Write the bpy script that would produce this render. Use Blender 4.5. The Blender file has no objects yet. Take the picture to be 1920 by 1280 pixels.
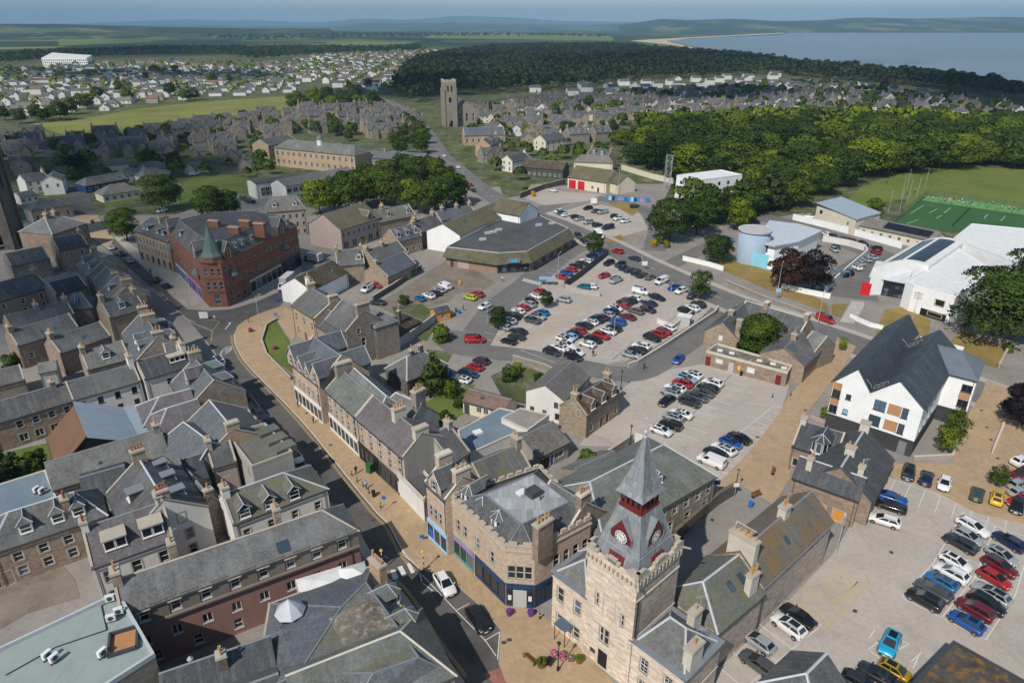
import bpy,math,random
import numpy as np
from mathutils import Vector
random.seed(7)
R=math.radians
SC=bpy.context.scene
COL=SC.collection
# ------------------------------------------------------------------ camera, sky, sun, exposure
CAM_H,FPX,HORIZON=68.0,1280.0,48.0
PITCH=math.atan((640-HORIZON)/FPX)
cd=bpy.data.cameras.new('camera');cam=bpy.data.objects.new('camera',cd);COL.objects.link(cam)
cam.location=(0,0,CAM_H);cam.rotation_euler=(math.pi/2-PITCH,0,0)
cd.sensor_width=36;cd.lens=24;cd.clip_start=1;cd.clip_end=90000
SC.camera=cam
SUN_AZ,SUN_EL=213.0,46.0
W=bpy.data.worlds.new('World');SC.world=W;W.use_nodes=True
nt=W.node_tree;nt.nodes.clear()
sky=nt.nodes.new('ShaderNodeTexSky');sky.sky_type='NISHITA';sky.sun_disc=False
sky.sun_elevation=R(SUN_EL);sky.sun_rotation=R(SUN_AZ);sky.altitude=70
sky.air_density=1.0;sky.dust_density=0.0;sky.ozone_density=3.5
bg=nt.nodes.new('ShaderNodeBackground');bg.inputs['Strength'].default_value=0.135
wo=nt.nodes.new('ShaderNodeOutputWorld')
tint=nt.nodes.new('ShaderNodeMixRGB');tint.blend_type='MULTIPLY';tint.inputs[0].default_value=1;tint.inputs[2].default_value=(1.14,1.0,0.85,1)
nt.links.new(sky.outputs[0],tint.inputs[1]);nt.links.new(tint.outputs[0],bg.inputs[0]);nt.links.new(bg.outputs[0],wo.inputs[0])
sl=bpy.data.lights.new('sun','SUN');sl.energy=4.4;sl.angle=R(0.55);sl.color=(1.0,0.94,0.85)
sun=bpy.data.objects.new('sun',sl);COL.objects.link(sun);sun.location=(-60,-80,140)
sun.rotation_euler=(math.pi/2-R(SUN_EL),0,-R(SUN_AZ)+math.pi)
SC.view_settings.view_transform='Standard';SC.view_settings.look='None'
SC.view_settings.exposure=0.0;SC.view_settings.gamma=1.0
SC.cycles.max_bounces=4;SC.cycles.diffuse_bounces=2;SC.cycles.glossy_bounces=2
SC.cycles.transparent_max_bounces=6;SC.cycles.transmission_bounces=2;SC.cycles.volume_bounces=0
# ------------------------------------------------------------------ helpers: survey
def G(px,py,z=0.0):
 """Where the sight line through photo pixel (px,py) meets height z: the survey of the town's plan."""
 x=(px-960)/FPX;y=(640-py)/FPX
 d=(x,math.cos(PITCH)+y*math.sin(PITCH),-math.sin(PITCH)+y*math.cos(PITCH))
 t=(z-CAM_H)/d[2]
 return Vector((d[0]*t,d[1]*t,z))
def V(*a):return Vector(a)
# ------------------------------------------------------------------ helpers: materials
MATS={}
class NB:
 def __init__(s,name):
  s.m=bpy.data.materials.new(name);s.m.use_nodes=True
  s.t=s.m.node_tree;s.b=s.t.nodes['Principled BSDF'];MATS[name]=s.m
 def n(s,typ,**kw):
  o=s.t.nodes.new('ShaderNode'+typ)
  for k,v in kw.items():
   if k in o.inputs:s.set(o,k,v)
   else:setattr(o,k,v)
  return o
 def set(s,o,k,v):
  if hasattr(v,'is_output'):s.t.links.new(v,o.inputs[k])
  else:o.inputs[k].default_value=v
 def link(s,a,b):s.t.links.new(a,b)
 def noise(s,vec,scale,detail=4,rough=0.55):
  o=s.n('TexNoise');s.link(vec,o.inputs['Vector']);o.inputs['Scale'].default_value=scale
  o.inputs['Detail'].default_value=detail;o.inputs['Roughness'].default_value=rough;return o.outputs['Fac']
 def ramp(s,fac,stops,interp='LINEAR'):
  o=s.n('ValToRGB');s.link(fac,o.inputs[0]);e=o.color_ramp.elements;o.color_ramp.interpolation=interp
  e[0].position,e[0].color=stops[0][0],c4(stops[0][1]);e[1].position,e[1].color=stops[-1][0],c4(stops[-1][1])
  for p,c in stops[1:-1]:
   x=e.new(p);x.color=c4(c)
  return o.outputs[0]
 def mix(s,fac,a,b,mode='MIX'):
  o=s.n('MixRGB');o.blend_type=mode
  for k,v in(('Fac',fac),('Color1',a),('Color2',b)):
   if hasattr(v,'is_output'):s.link(v,o.inputs[k])
   else:o.inputs[k].default_value=c4(v)if k!='Fac' else v
  return o.outputs[0]
 def math(s,op,a,b=0.5):
  o=s.n('Math');o.operation=op
  for i,v in enumerate((a,b)):
   if hasattr(v,'is_output'):s.link(v,o.inputs[i])
   else:o.inputs[i].default_value=v
  return o.outputs[0]
 def bump(s,h,strength=0.4,dist=0.05):
  o=s.n('Bump');s.link(h,o.inputs['Height']);o.inputs['Strength'].default_value=strength
  o.inputs['Distance'].default_value=dist;s.link(o.outputs[0],s.b.inputs['Normal'])
 def out(s,col=None,rough=None,metal=None,spec=None):
  if col is not None:s.set(s.b,'Base Color',col if hasattr(col,'is_output')else c4(col))
  if rough is not None:s.set(s.b,'Roughness',rough)
  if metal is not None:s.set(s.b,'Metallic',metal)
  if spec is not None:s.set(s.b,'Specular IOR Level',spec)
  return s.m
def c4(c):return(c[0],c[1],c[2],1.0)if len(c)==3 else tuple(c)
def sc(c,k):return(c[0]*k,c[1]*k,c[2]*k)
def plain(name,col,rough=0.7,var=0.12,scale=0.6,metal=0.0,spec=0.3):
 b=NB(name);p=b.n('NewGeometry').outputs['Position']
 n=b.noise(p,scale,5,0.6)
 return b.out(b.ramp(n,[(0.25,sc(col,1-var)),(0.75,sc(col,1+var))]),rough,metal,spec)
def uvn(b):return b.n('UVMap').outputs[0]
def slate(name,col,moss=0.0,mosscol=(0.16,0.13,0.06),row=0.2,wid=0.26,pale=0.25,rough=0.72):
 b=NB(name);uv=uvn(b);p=b.n('NewGeometry').outputs['Position']
 br=b.n('TexBrick');b.link(uv,br.inputs['Vector']);br.offset=0.5
 br.inputs['Color1'].default_value=c4(sc(col,0.74));br.inputs['Color2'].default_value=c4(sc(col,1.24))
 br.inputs['Mortar'].default_value=c4(sc(col,0.42));br.inputs['Scale'].default_value=1
 br.inputs['Mortar Size'].default_value=0.018;br.inputs['Brick Width'].default_value=wid;br.inputs['Row Height'].default_value=row
 br.inputs['Bias'].default_value=-0.1
 c=br.outputs['Color']
 oi=b.n('ObjectInfo').outputs['Random']
 c=b.mix(0.85,c,b.ramp(oi,[(0,(0.7,0.7,0.74)),(0.5,(1,1,1)),(1,(1.13,1.1,1.02))]),'MULTIPLY')
 big=b.noise(p,0.22,6,0.65)
 c=b.mix(b.ramp(big,[(0.42,(0,0,0)),(0.72,(pale,pale,pale))]),c,(0.3,0.3,0.29))
 mp=b.n('Mapping');b.link(uv,mp.inputs[0]);mp.inputs['Scale'].default_value=(1.6,0.12,1)
 st=b.noise(mp.outputs[0],1.0,4,0.7)
 c=b.mix(b.ramp(st,[(0.5,(0,0,0)),(0.8,(0.4,0.4,0.4))]),c,(0.29,0.29,0.27))
 c=b.mix(b.ramp(b.noise(p,0.6,5,0.7),[(0.3,(0.3,0.3,0.3)),(0.5,(0,0,0))]),c,sc(col,0.4))
 if moss>0:
  mz=b.noise(p,0.5,7,0.75)
  c=b.mix(b.ramp(mz,[(0.62-0.3*moss,(0,0,0)),(0.78-0.25*moss,(0.85,0.85,0.85))]),c,mosscol)
 b.bump(br.outputs['Fac'],0.35,-0.02)
 return b.out(c,rough,0,0.35)
def masonry(name,col,col2,mortar,wid=0.55,row=0.26,rough=0.9,dirt=0.5,mort=0.02):
 b=NB(name);uv=uvn(b);p=b.n('NewGeometry').outputs['Position']
 wp=b.n('MixRGB');wp.blend_type='ADD';wp.inputs['Fac'].default_value=0.07
 nz=b.n('TexNoise');b.link(uv,nz.inputs['Vector']);nz.inputs['Scale'].default_value=1.6
 b.link(uv,wp.inputs[1]);b.link(nz.outputs['Color'],wp.inputs[2])
 br=b.n('TexBrick');b.link(wp.outputs[0],br.inputs['Vector'])
 br.inputs['Color1'].default_value=c4(col);br.inputs['Color2'].default_value=c4(col2)
 br.inputs['Mortar'].default_value=c4(mortar);br.inputs['Scale'].default_value=1;br.squash=1.4;br.squash_frequency=3
 br.inputs['Mortar Size'].default_value=mort;br.inputs['Brick Width'].default_value=wid;br.inputs['Row Height'].default_value=row
 c=br.outputs['Color']
 c=b.mix(0.5,c,b.ramp(b.noise(uv,2.3,3,0.6),[(0.3,(0.62,0.6,0.58)),(0.7,(1.25,1.22,1.18))]),'MULTIPLY')
 c=b.mix(b.ramp(b.noise(p,0.35,6,0.7),[(0.45,(0,0,0)),(0.75,(dirt,dirt,dirt))]),c,sc(col,0.38))
 b.bump(br.outputs['Fac'],0.5,-0.03)
 return b.out(c,rough,0,0.2)
def harl(name,col,stain=0.35,rough=0.9):
 b=NB(name);p=b.n('NewGeometry').outputs['Position'];uv=uvn(b)
 mp=b.n('Mapping');b.link(uv,mp.inputs[0]);mp.inputs['Scale'].default_value=(1.3,0.12,1)
 st=b.noise(mp.outputs[0],1.0,5,0.7)
 c=b.mix(b.ramp(st,[(0.5,(0,0,0)),(0.85,(stain,stain,stain))]),col,sc(col,0.45))
 c=b.mix(0.6,c,b.ramp(b.noise(p,0.4,5,0.6),[(0.3,(0.86,0.86,0.85)),(0.7,(1.06,1.06,1.06))]),'MULTIPLY')
 b.bump(b.noise(p,14,3),0.15,0.02)
 return b.out(c,rough,0,0.2)
def ground(name,col,var=0.25,scale=0.12,patch=None,fine=1.5,rough=0.92,amt=0.6):
 b=NB(name);p=b.n('NewGeometry').outputs['Position']
 c=b.ramp(b.noise(p,scale,8,0.65),[(0.3,sc(col,1-var)),(0.7,sc(col,1+var))])
 if patch:c=b.mix(b.ramp(b.noise(p,scale*2.3,6,0.7),[(0.5,(0,0,0)),(0.66,(amt,amt,amt))]),c,patch)
 c=b.mix(0.55,c,b.ramp(b.noise(p,fine,4,0.7),[(0.25,(0.8,0.8,0.8)),(0.75,(1.2,1.2,1.2))]),'MULTIPLY')
 if 'asphalt' in name or name in('tarmac_mid','yard'):
  vo=b.n('TexVoronoi');vo.feature='DISTANCE_TO_EDGE';b.link(p,vo.inputs['Vector']);vo.inputs['Scale'].default_value=0.11
  c=b.mix(b.ramp(vo.outputs['Distance'],[(0.0,(0.16,0.16,0.16)),(0.02,(0,0,0))]),c,sc(col,0.55))
  vc=b.n('TexVoronoi');b.link(p,vc.inputs['Vector']);vc.inputs['Scale'].default_value=0.11
  c=b.mix(0.22,c,b.ramp(b.n('SeparateColor',Color=vc.outputs['Color']).outputs[0],[(0,(0.78,0.78,0.8)),(1,(1.12,1.1,1.08))]),'MULTIPLY')
  c=b.mix(b.ramp(b.noise(p,0.7,3,0.6),[(0.66,(0,0,0)),(0.76,(0.5,0.5,0.5))]),c,sc(col,0.45))
 return b.out(c,rough,0,0.15)
 # ------------------------------------------------------------------ helpers: meshes
class MB:
 """Collects faces; build() links them as ONE mesh object with UVs in metres."""
 def __init__(s,*mats):s.v=[];s.f=[];s.k=[];s.mats=list(mats)
 def vs(s,pts):
  i=len(s.v);s.v.extend([tuple(p)for p in pts]);return i
 def poly(s,pts,k=0):
  i=s.vs(pts);s.f.append(tuple(range(i,i+len(pts))));s.k.append(k)
 def faces(s,pts,fs,k=0):
  i=s.vs(pts)
  for f in fs:s.f.append(tuple(i+a for a in f));s.k.append(k)
 def box(s,o,ux,uy,uz,k=0):
  """o = corner, three edge vectors (right-handed)."""
  o,ux,uy,uz=Vector(o),Vector(ux),Vector(uy),Vector(uz)
  p=[o,o+ux,o+ux+uy,o+uy];p+=[q+uz for q in p]
  s.faces(p,[(3,2,1,0),(4,5,6,7),(0,1,5,4),(1,2,6,5),(2,3,7,6),(3,0,4,7)],k)
 def cbox(s,c,sx,sy,sz,k=0,rz=0):
  """box standing on c (centre of the base)."""
  a=Vector((math.cos(rz),math.sin(rz),0));b=Vector((-a.y,a.x,0));c=Vector(c)
  s.box(c-a*sx/2-b*sy/2,a*sx,b*sy,(0,0,sz),k)
 def prism(s,pts,z0,z1,k=0,cap=True,bottom=False):
  a=0.0
  for i in range(len(pts)):a+=pts[i-1][0]*pts[i][1]-pts[i][0]*pts[i-1][1]
  if a<0:pts=list(reversed(pts))
  n=len(pts);i=s.vs([(p[0],p[1],z0)for p in pts]+[(p[0],p[1],z1)for p in pts])
  for j in range(n):
   s.f.append((i+j,i+(j+1)%n,i+n+(j+1)%n,i+n+j));s.k.append(k)
  if cap:s.f.append(tuple(i+n+j for j in range(n)));s.k.append(k)
  if bottom:s.f.append(tuple(i+n-1-j for j in range(n)));s.k.append(k)
 def lathe(s,c,prof,seg=8,k=0,axis=None,sx=1.0,sy=1.0):
  """prof: (radius, height) pairs, turned about a vertical line through c."""
  c=Vector(c);i=len(s.v);n=len(prof)
  for r,h in prof:
   for j in range(seg):
    t=2*math.pi*(j+.5)/seg;s.v.append((c.x+r*sx*math.cos(t),c.y+r*sy*math.sin(t),c.z+h))
  for a in range(n-1):
   for j in range(seg):
    s.f.append((i+a*seg+j,i+a*seg+(j+1)%seg,i+(a+1)*seg+(j+1)%seg,i+(a+1)*seg+j));s.k.append(k)
  if prof[-1][0]>1e-4:s.f.append(tuple(i+(n-1)*seg+j for j in range(seg)));s.k.append(k)
 def tube(s,a,b,r,seg=6,k=0,r2=None):
  a,b=Vector(a),Vector(b);d=(b-a).normalized();r2=r if r2 is None else r2
  u=d.orthogonal().normalized();w=d.cross(u);i=len(s.v)
  for p,q in((a,r),(b,r2)):
   for j in range(seg):
    t=2*math.pi*j/seg;s.v.append(tuple(p+u*q*math.cos(t)+w*q*math.sin(t)))
  for j in range(seg):s.f.append((i+j,i+(j+1)%seg,i+seg+(j+1)%seg,i+seg+j));s.k.append(k)
  s.f.append(tuple(i+seg+j for j in range(seg)));s.k.append(k)
 def mesh(s,name,base=(0,0,0),smooth=False):
  me=bpy.data.meshes.new(name)
  me.from_pydata([(v[0]-base[0],v[1]-base[1],v[2]-base[2])for v in s.v],[],s.f)
  for m in s.mats:me.materials.append(MATS[m]if isinstance(m,str)else m)
  if len(s.mats)>1:me.polygons.foreach_set('material_index',s.k)
  n=len(me.polygons)
  if n:
   nl=len(me.loops);nor=np.empty(n*3,'f');me.polygons.foreach_get('normal',nor);nor=nor.reshape(-1,3)
   lt=np.empty(n,'i');me.polygons.foreach_get('loop_total',lt)
   vi=np.empty(nl,'i');me.loops.foreach_get('vertex_index',vi)
   co=np.array(s.v,'f').reshape(-1,3)[vi];N=np.repeat(nor,lt,0)
   flat=np.abs(N[:,2])>0.985
   u=np.stack([-N[:,1],N[:,0],np.zeros(nl,'f')],1);l=np.linalg.norm(u,axis=1);l[l<1e-6]=1;u/=l[:,None]
   u[flat]=(1,0,0);w=np.cross(N,u);w[flat]=(0,1,0)
   uv=np.stack([(co*u).sum(1),(co*w).sum(1)],1).astype('f')
   me.uv_layers.new(name='UVMap').data.foreach_set('uv',uv.ravel())
   if smooth:me.polygons.foreach_set('use_smooth',[True]*n)
  return me
 def build(s,name,parent=None,base=None,smooth=False):
  if base is None:base=BASE.get(parent.name,(0,0,0))if parent else(0,0,0)
  o=bpy.data.objects.new(name,s.mesh(name,base,smooth));COL.objects.link(o)
  if parent:o.parent=parent
  elif base!=(0,0,0):o.location=base
  return o
BASE={}
def tag(o,label=None,cat=None,group=None,kind=None):
 if label:o['label']=label
 if cat:o['category']=cat
 if group:o['group']=group
 if kind:o['kind']=kind
 return o
def thing(name,label,cat,loc,group=None):
 o=bpy.data.objects.new(name,None);COL.objects.link(o);o.location=loc;o.empty_display_size=0.5
 BASE[o.name]=tuple(loc);return tag(o,label,cat,group)
def link(name,me,parent=None,loc=(0,0,0),rz=0.0,scale=None):
 o=bpy.data.objects.new(name,me);COL.objects.link(o);o.parent=parent;o.location=loc
 if rz:o.rotation_euler=(0,0,rz)
 if scale:o.scale=scale
 return o
def copy_tree(o,parent=None):
 c=o.copy();COL.objects.link(c);c.parent=parent
 for ch in o.children:copy_tree(ch,c)
 return c
def setmat(o,m):
 s=o.material_slots[0];s.link='OBJECT';s.material=MATS[m]if isinstance(m,str)else m
 # ------------------------------------------------------------------ materials
slate('slate_grey',(0.108,0.11,0.114),0.2);slate('slate_blue',(0.115,0.128,0.15),0.05,pale=0.15)
slate('slate_pale',(0.155,0.156,0.155),0.15,pale=0.5);slate('slate_moss',(0.15,0.15,0.14),0.55,(0.14,0.14,0.06))
slate('slate_ochre',(0.14,0.135,0.125),0.75,(0.2,0.13,0.05));slate('slate_purple',(0.135,0.115,0.125),0.1)
slate('slate_dark',(0.07,0.075,0.085),0.0,pale=0.05);slate('slate_green',(0.14,0.15,0.14),0.35,(0.12,0.125,0.055),pale=0.4)
slate('tile_grey',(0.19,0.175,0.155),0.35,(0.12,0.1,0.06),0.34,0.3);slate('tile_brown',(0.1,0.07,0.045),0.6,(0.05,0.04,0.02),0.34,0.3,pale=0.05)
slate('tile_red',(0.2,0.12,0.09),0.2,(0.12,0.1,0.06),0.34,0.3);slate('tile_brownmoss',(0.12,0.1,0.075),0.7,(0.13,0.12,0.04),0.34,0.3)
slate('lead_spire',(0.25,0.27,0.295),0,row=1.5,wid=0.5,pale=0.7,rough=0.5);slate('lead_flat',(0.42,0.43,0.43),0.12,(0.3,0.3,0.27),row=2.4,wid=0.75,pale=0.6,rough=0.5)
slate('slate_modern',(0.05,0.062,0.078),0.0,row=0.3,wid=0.5,pale=0.05,rough=0.55)
masonry('stone_buff',(0.42,0.33,0.235),(0.28,0.215,0.165),(0.35,0.3,0.25));masonry('stone_pink',(0.38,0.275,0.205),(0.235,0.175,0.145),(0.32,0.27,0.225))
masonry('stone_grey',(0.36,0.31,0.255),(0.22,0.19,0.165),(0.31,0.275,0.24));masonry('stone_dark',(0.17,0.15,0.13),(0.1,0.09,0.08),(0.16,0.145,0.13))
masonry('ashlar_buff',(0.5,0.37,0.245),(0.41,0.3,0.205),(0.35,0.28,0.2),0.75,0.32,mort=0.008,dirt=0.35)
masonry('ashlar_pale',(0.6,0.47,0.36),(0.48,0.37,0.285),(0.46,0.37,0.29),0.7,0.3,mort=0.01,dirt=0.3)
masonry('court_stone',(0.8,0.68,0.56),(0.58,0.45,0.36),(0.68,0.58,0.48),0.8,0.3,mort=0.014,dirt=0.28)
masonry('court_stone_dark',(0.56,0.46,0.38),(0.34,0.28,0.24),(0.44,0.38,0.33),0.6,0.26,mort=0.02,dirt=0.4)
masonry('red_sandstone',(0.3,0.135,0.085),(0.22,0.1,0.07),(0.21,0.115,0.085),0.7,0.32,mort=0.008,dirt=0.4)
masonry('brick_buff',(0.36,0.24,0.18),(0.3,0.2,0.15),(0.34,0.28,0.24),0.24,0.08,mort=0.008)
masonry('brick_grey',(0.07,0.072,0.075),(0.05,0.05,0.055),(0.09,0.09,0.09),0.24,0.08,mort=0.008)
harl('harl_white',(0.7,0.68,0.64));harl('harl_cream',(0.68,0.61,0.47));harl('harl_grey',(0.4,0.385,0.36),0.45)
harl('harl_bright',(0.84,0.84,0.83),0.06);harl('harl_pinkgrey',(0.42,0.335,0.3),0.25);harl('harl_rose',(0.28,0.165,0.14),0.5)
harl('cement',(0.33,0.315,0.29),0.5);harl('moss_wall',(0.2,0.17,0.14),0.6);harl('harl_blue',(0.33,0.42,0.52),0.2);harl('paint_cyan',(0.25,0.6,0.74),0.1)
harl('timber_cedar',(0.46,0.23,0.1),0.45);harl('felt_green',(0.29,0.34,0.325),0.35);harl('rust',(0.17,0.095,0.06),0.7)
ground('asphalt',(0.27,0.245,0.22),0.16,0.1,(0.2,0.19,0.18),amt=0.5);ground('asphalt_pale',(0.425,0.375,0.325),0.1,0.08,(0.33,0.295,0.26),amt=0.5)
ground('tarmac',(0.12,0.112,0.106),0.22,0.05,(0.065,0.062,0.06),amt=0.8);ground('tarmac_mid',(0.17,0.162,0.155),0.15,0.1,(0.13,0.125,0.12),amt=0.6)
ground('red_surface',(0.3,0.13,0.1),0.2,0.3);ground('yard',(0.22,0.185,0.15),0.25,0.15,(0.12,0.12,0.06),amt=0.5)
ground('lawn',(0.11,0.15,0.035),0.25,0.12,(0.17,0.16,0.05),2.0,amt=0.6);ground('dry_grass',(0.27,0.19,0.065),0.25,0.1,(0.14,0.14,0.04),2.0,amt=0.6)
ground('pitch',(0.2,0.2,0.055),0.22,0.012,(0.12,0.15,0.04),0.5,amt=0.7);ground('field_green',(0.13,0.17,0.04),0.2,0.02,(0.21,0.19,0.06),0.6,amt=0.6)
ground('garden',(0.085,0.1,0.038),0.5,0.07,(0.2,0.18,0.145),0.9,amt=0.9);ground('gravel_roof',(0.16,0.135,0.11),0.5,0.5,(0.42,0.38,0.33),5,amt=0.7)
ground('turf_court',(0.045,0.115,0.04),0.12,0.05);ground('turf_light',(0.13,0.3,0.1),0.12,0.05);ground('felt_dark',(0.085,0.085,0.088),0.25,0.1,(0.12,0.118,0.115),amt=0.6)
ground('felt_blue',(0.16,0.215,0.26),0.15,0.15,(0.2,0.19,0.18),amt=0.5);ground('roof_moss',(0.075,0.07,0.06),0.4,0.5,(0.26,0.13,0.03),3,amt=0.85)
ground('sand',(0.5,0.4,0.27),0.15,0.02)
def buff_paving():
 b=NB('buff_paving');p=b.n('NewGeometry').outputs['Position']
 mp=b.n('Mapping');b.link(p,mp.inputs[0]);mp.inputs['Rotation'].default_value=(0,0,R(43))
 br=b.n('TexBrick');b.link(mp.outputs[0],br.inputs['Vector']);br.inputs['Scale'].default_value=1
 br.inputs['Color1'].default_value=c4((0.46,0.33,0.205));br.inputs['Color2'].default_value=c4((0.39,0.28,0.175));br.inputs['Mortar'].default_value=c4((0.34,0.235,0.14))
 br.inputs['Brick Width'].default_value=0.6;br.inputs['Row Height'].default_value=0.4;br.inputs['Mortar Size'].default_value=0.012
 c=b.mix(b.ramp(b.noise(p,0.25,7,0.7),[(0.42,(0,0,0)),(0.75,(0.65,0.65,0.65))]),br.outputs['Color'],(0.3,0.225,0.145))
 c=b.mix(0.6,c,b.ramp(b.noise(p,0.9,5,0.7),[(0.3,(0.84,0.82,0.8)),(0.7,(1.12,1.1,1.06))]),'MULTIPLY')
 return b.out(c,0.85,0,0.2)
buff_paving()
for n_,c_,r_ in(('white_paint',(0.75,0.74,0.71),0.5),('line_white',(0.62,0.61,0.58),0.8),('line_yellow',(0.5,0.36,0.13),0.8),('lead',(0.2,0.215,0.235),0.5),('lead_pale',(0.46,0.48,0.5),0.5),('coping',(0.42,0.37,0.3),0.9),('coping_pale',(0.55,0.5,0.42),0.9),('pot_clay',(0.48,0.3,0.15),0.8),('pot_red',(0.34,0.12,0.07),0.8),('copper_green',(0.12,0.175,0.155),0.75),('oxblood',(0.16,0.025,0.025),0.5),('navy',(0.02,0.05,0.12),0.4),('shop_blue',(0.35,0.55,0.75),0.5),('shop_teal',(0.12,0.3,0.28),0.5),('shop_purple',(0.4,0.2,0.55),0.5),('black_iron',(0.015,0.015,0.016),0.4),('dark_grey',(0.06,0.062,0.066),0.5),('mid_grey',(0.2,0.2,0.2),0.6),('pale_grey',(0.45,0.45,0.44),0.6),('galv',(0.42,0.43,0.44),0.4),('red_paint',(0.55,0.02,0.025),0.45),('orange_wood',(0.62,0.28,0.06),0.5),('brown_wood',(0.2,0.085,0.035),0.6),('tyre',(0.018,0.018,0.019),0.8),('rim',(0.2,0.2,0.21),0.35),('headlight',(0.7,0.72,0.74),0.15),('taillight',(0.4,0.01,0.01),0.25),('plate_white',(0.8,0.8,0.78),0.5),('plate_yellow',(0.8,0.6,0.05),0.5),('green_bin',(0.03,0.13,0.04),0.4),('blue_bin',(0.02,0.16,0.5),0.4),('soil',(0.06,0.045,0.03),0.9),('flower_pink',(0.55,0.06,0.28),0.7),('flower_purple',(0.16,0.05,0.25),0.7),('yellow_paint',(0.75,0.45,0.02),0.5),('skin',(0.45,0.27,0.2),0.6),('concrete',(0.4,0.385,0.36),0.85),('metal_roof',(0.31,0.37,0.42),0.4),('metal_pale',(0.5,0.53,0.56),0.42),('membrane',(0.7,0.7,0.68),0.6),('fence_green',(0.02,0.08,0.07),0.5),('standing_seam',(0.13,0.155,0.18),0.4),('bark',(0.09,0.07,0.05),0.9),('mural_blue',(0.05,0.25,0.55),0.6),('blue_sign',(0.02,0.12,0.5),0.5),('coop_blue',(0.0,0.35,0.55),0.5)):
 plain(n_,c_,r_)
def glassmat(name,col,rough=0.08,spec=0.6):
 b=NB(name);oi=b.n('ObjectInfo').outputs['Random']
 b.out(b.ramp(oi,[(0,sc(col,0.5)),(0.75,sc(col,1.2)),(1,sc(col,5))]),rough,0,spec)
glassmat('glass',(0.022,0.027,0.034));glassmat('glass_sky',(0.06,0.1,0.14));glassmat('car_glass',(0.012,0.014,0.016),0.05)
plain('solar_panel',(0.012,0.014,0.022),0.15,0.2,0.3,spec=0.6)
# ------------------------------------------------------------------ builders: windows, chimneys, houses
CACHE={}
def win_mesh(w,h,style='sash',fm='white_paint',sur='coping',glass='glass'):
 key=(round(w,2),round(h,2),style,fm,sur,glass)
 if key in CACHE:return CACHE[key]
 t=0.07
 m=MB(fm,sur or fm);x0,x1=-w/2,w/2
 def bar(a,b,c,d,y=0.1,dy=0.06,k=0):m.box((a,y,c),(b-a,0,0),(0,dy,0),(0,0,d-c),k)
 bar(x0,x1,0,t);bar(x0,x1,h-t,h);bar(x0,x0+t,t,h-t);bar(x1-t,x1,t,h-t)
 if style in('sash','four','two4'):bar(x0+t,x1-t,h*.5-.03,h*.5+.03,.095)
 if style in('two','four','two4'):bar(-.04,.04,t,h-t,.093)
 if style=='six':
  bar(x0+t,x1-t,h*.5-.03,h*.5+.03,.095)
  for q in(.25,.75):bar(x0+t,x1-t,h*q-.015,h*q+.015,.11)
  bar(-.02,.02,t,h-t,.108)
 if style=='multi':
  n=max(2,int(w/1.0))
  for i in range(1,n):bar(x0+w*i/n-.03,x0+w*i/n+.03,t,h-t,.093)
  for i in range(1,max(2,int(h/1.3))):bar(x0+t,x1-t,h*i/max(2,int(h/1.3))-.025,h*i/max(2,int(h/1.3))+.025,.097)
 bar(x0-.08,x1+.08,-.1,0,-.07,.16,1)
 if sur:
  bar(x0-.17,x0,0,h+.17,-.025,.05,1);bar(x1,x1+.17,0,h+.17,-.025,.05,1);bar(x0,x1,h,h+.17,-.027,.05,1)
 g=MB(glass);g.poly([(x0+.02,.135,.02),(x1-.02,.135,.02),(x1-.02,.135,h-.02),(x0+.02,.135,h-.02)])
 CACHE[key]=(m.mesh('window'),g.mesh('pane'));return CACHE[key]
def put_window(root,o,ux,pos,sill,w,h,base,style='sash',fm='white_paint',sur='coping',glass='glass',name='window',simple=False):
 a,b=win_mesh(w,h,style,fm,sur,glass);p=o+ux*pos
 q=link(name,a,root,(p.x-base[0],p.y-base[1],o.z+sill-base[2]),math.atan2(ux.y,ux.x))
 link('pane',b,q);return q
def door_mesh(w,h,col,sur='coping'):
 key=('door',round(w,2),round(h,2),col,sur)
 if key in CACHE:return CACHE[key]
 m=MB(col,sur or col)
 m.box((-w/2,.1,0),(w,0,0),(0,.06,0),(0,0,h))
 for x in(-w*.24,w*.24):
  for z,d in((.15,h*.38),(h*.5,h*.4)):m.box((x-w*.17,.085,z),(w*.34,0,0),(0,.02,0),(0,0,d))
 m.box((-w/2-.1,-.1,-.02),(w+.2,0,0),(0,.2,0),(0,0,.1),1)
 if sur:
  for x in(-w/2-.17,w/2):m.box((x,-.025,.08),(.17,0,0),(0,.05,0),(0,0,h+.1),1)
  m.box((-w/2,-.027,h),(w,0,0),(0,.05,0),(0,0,.18),1)
 CACHE[key]=m.mesh('door');return CACHE[key]
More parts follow.
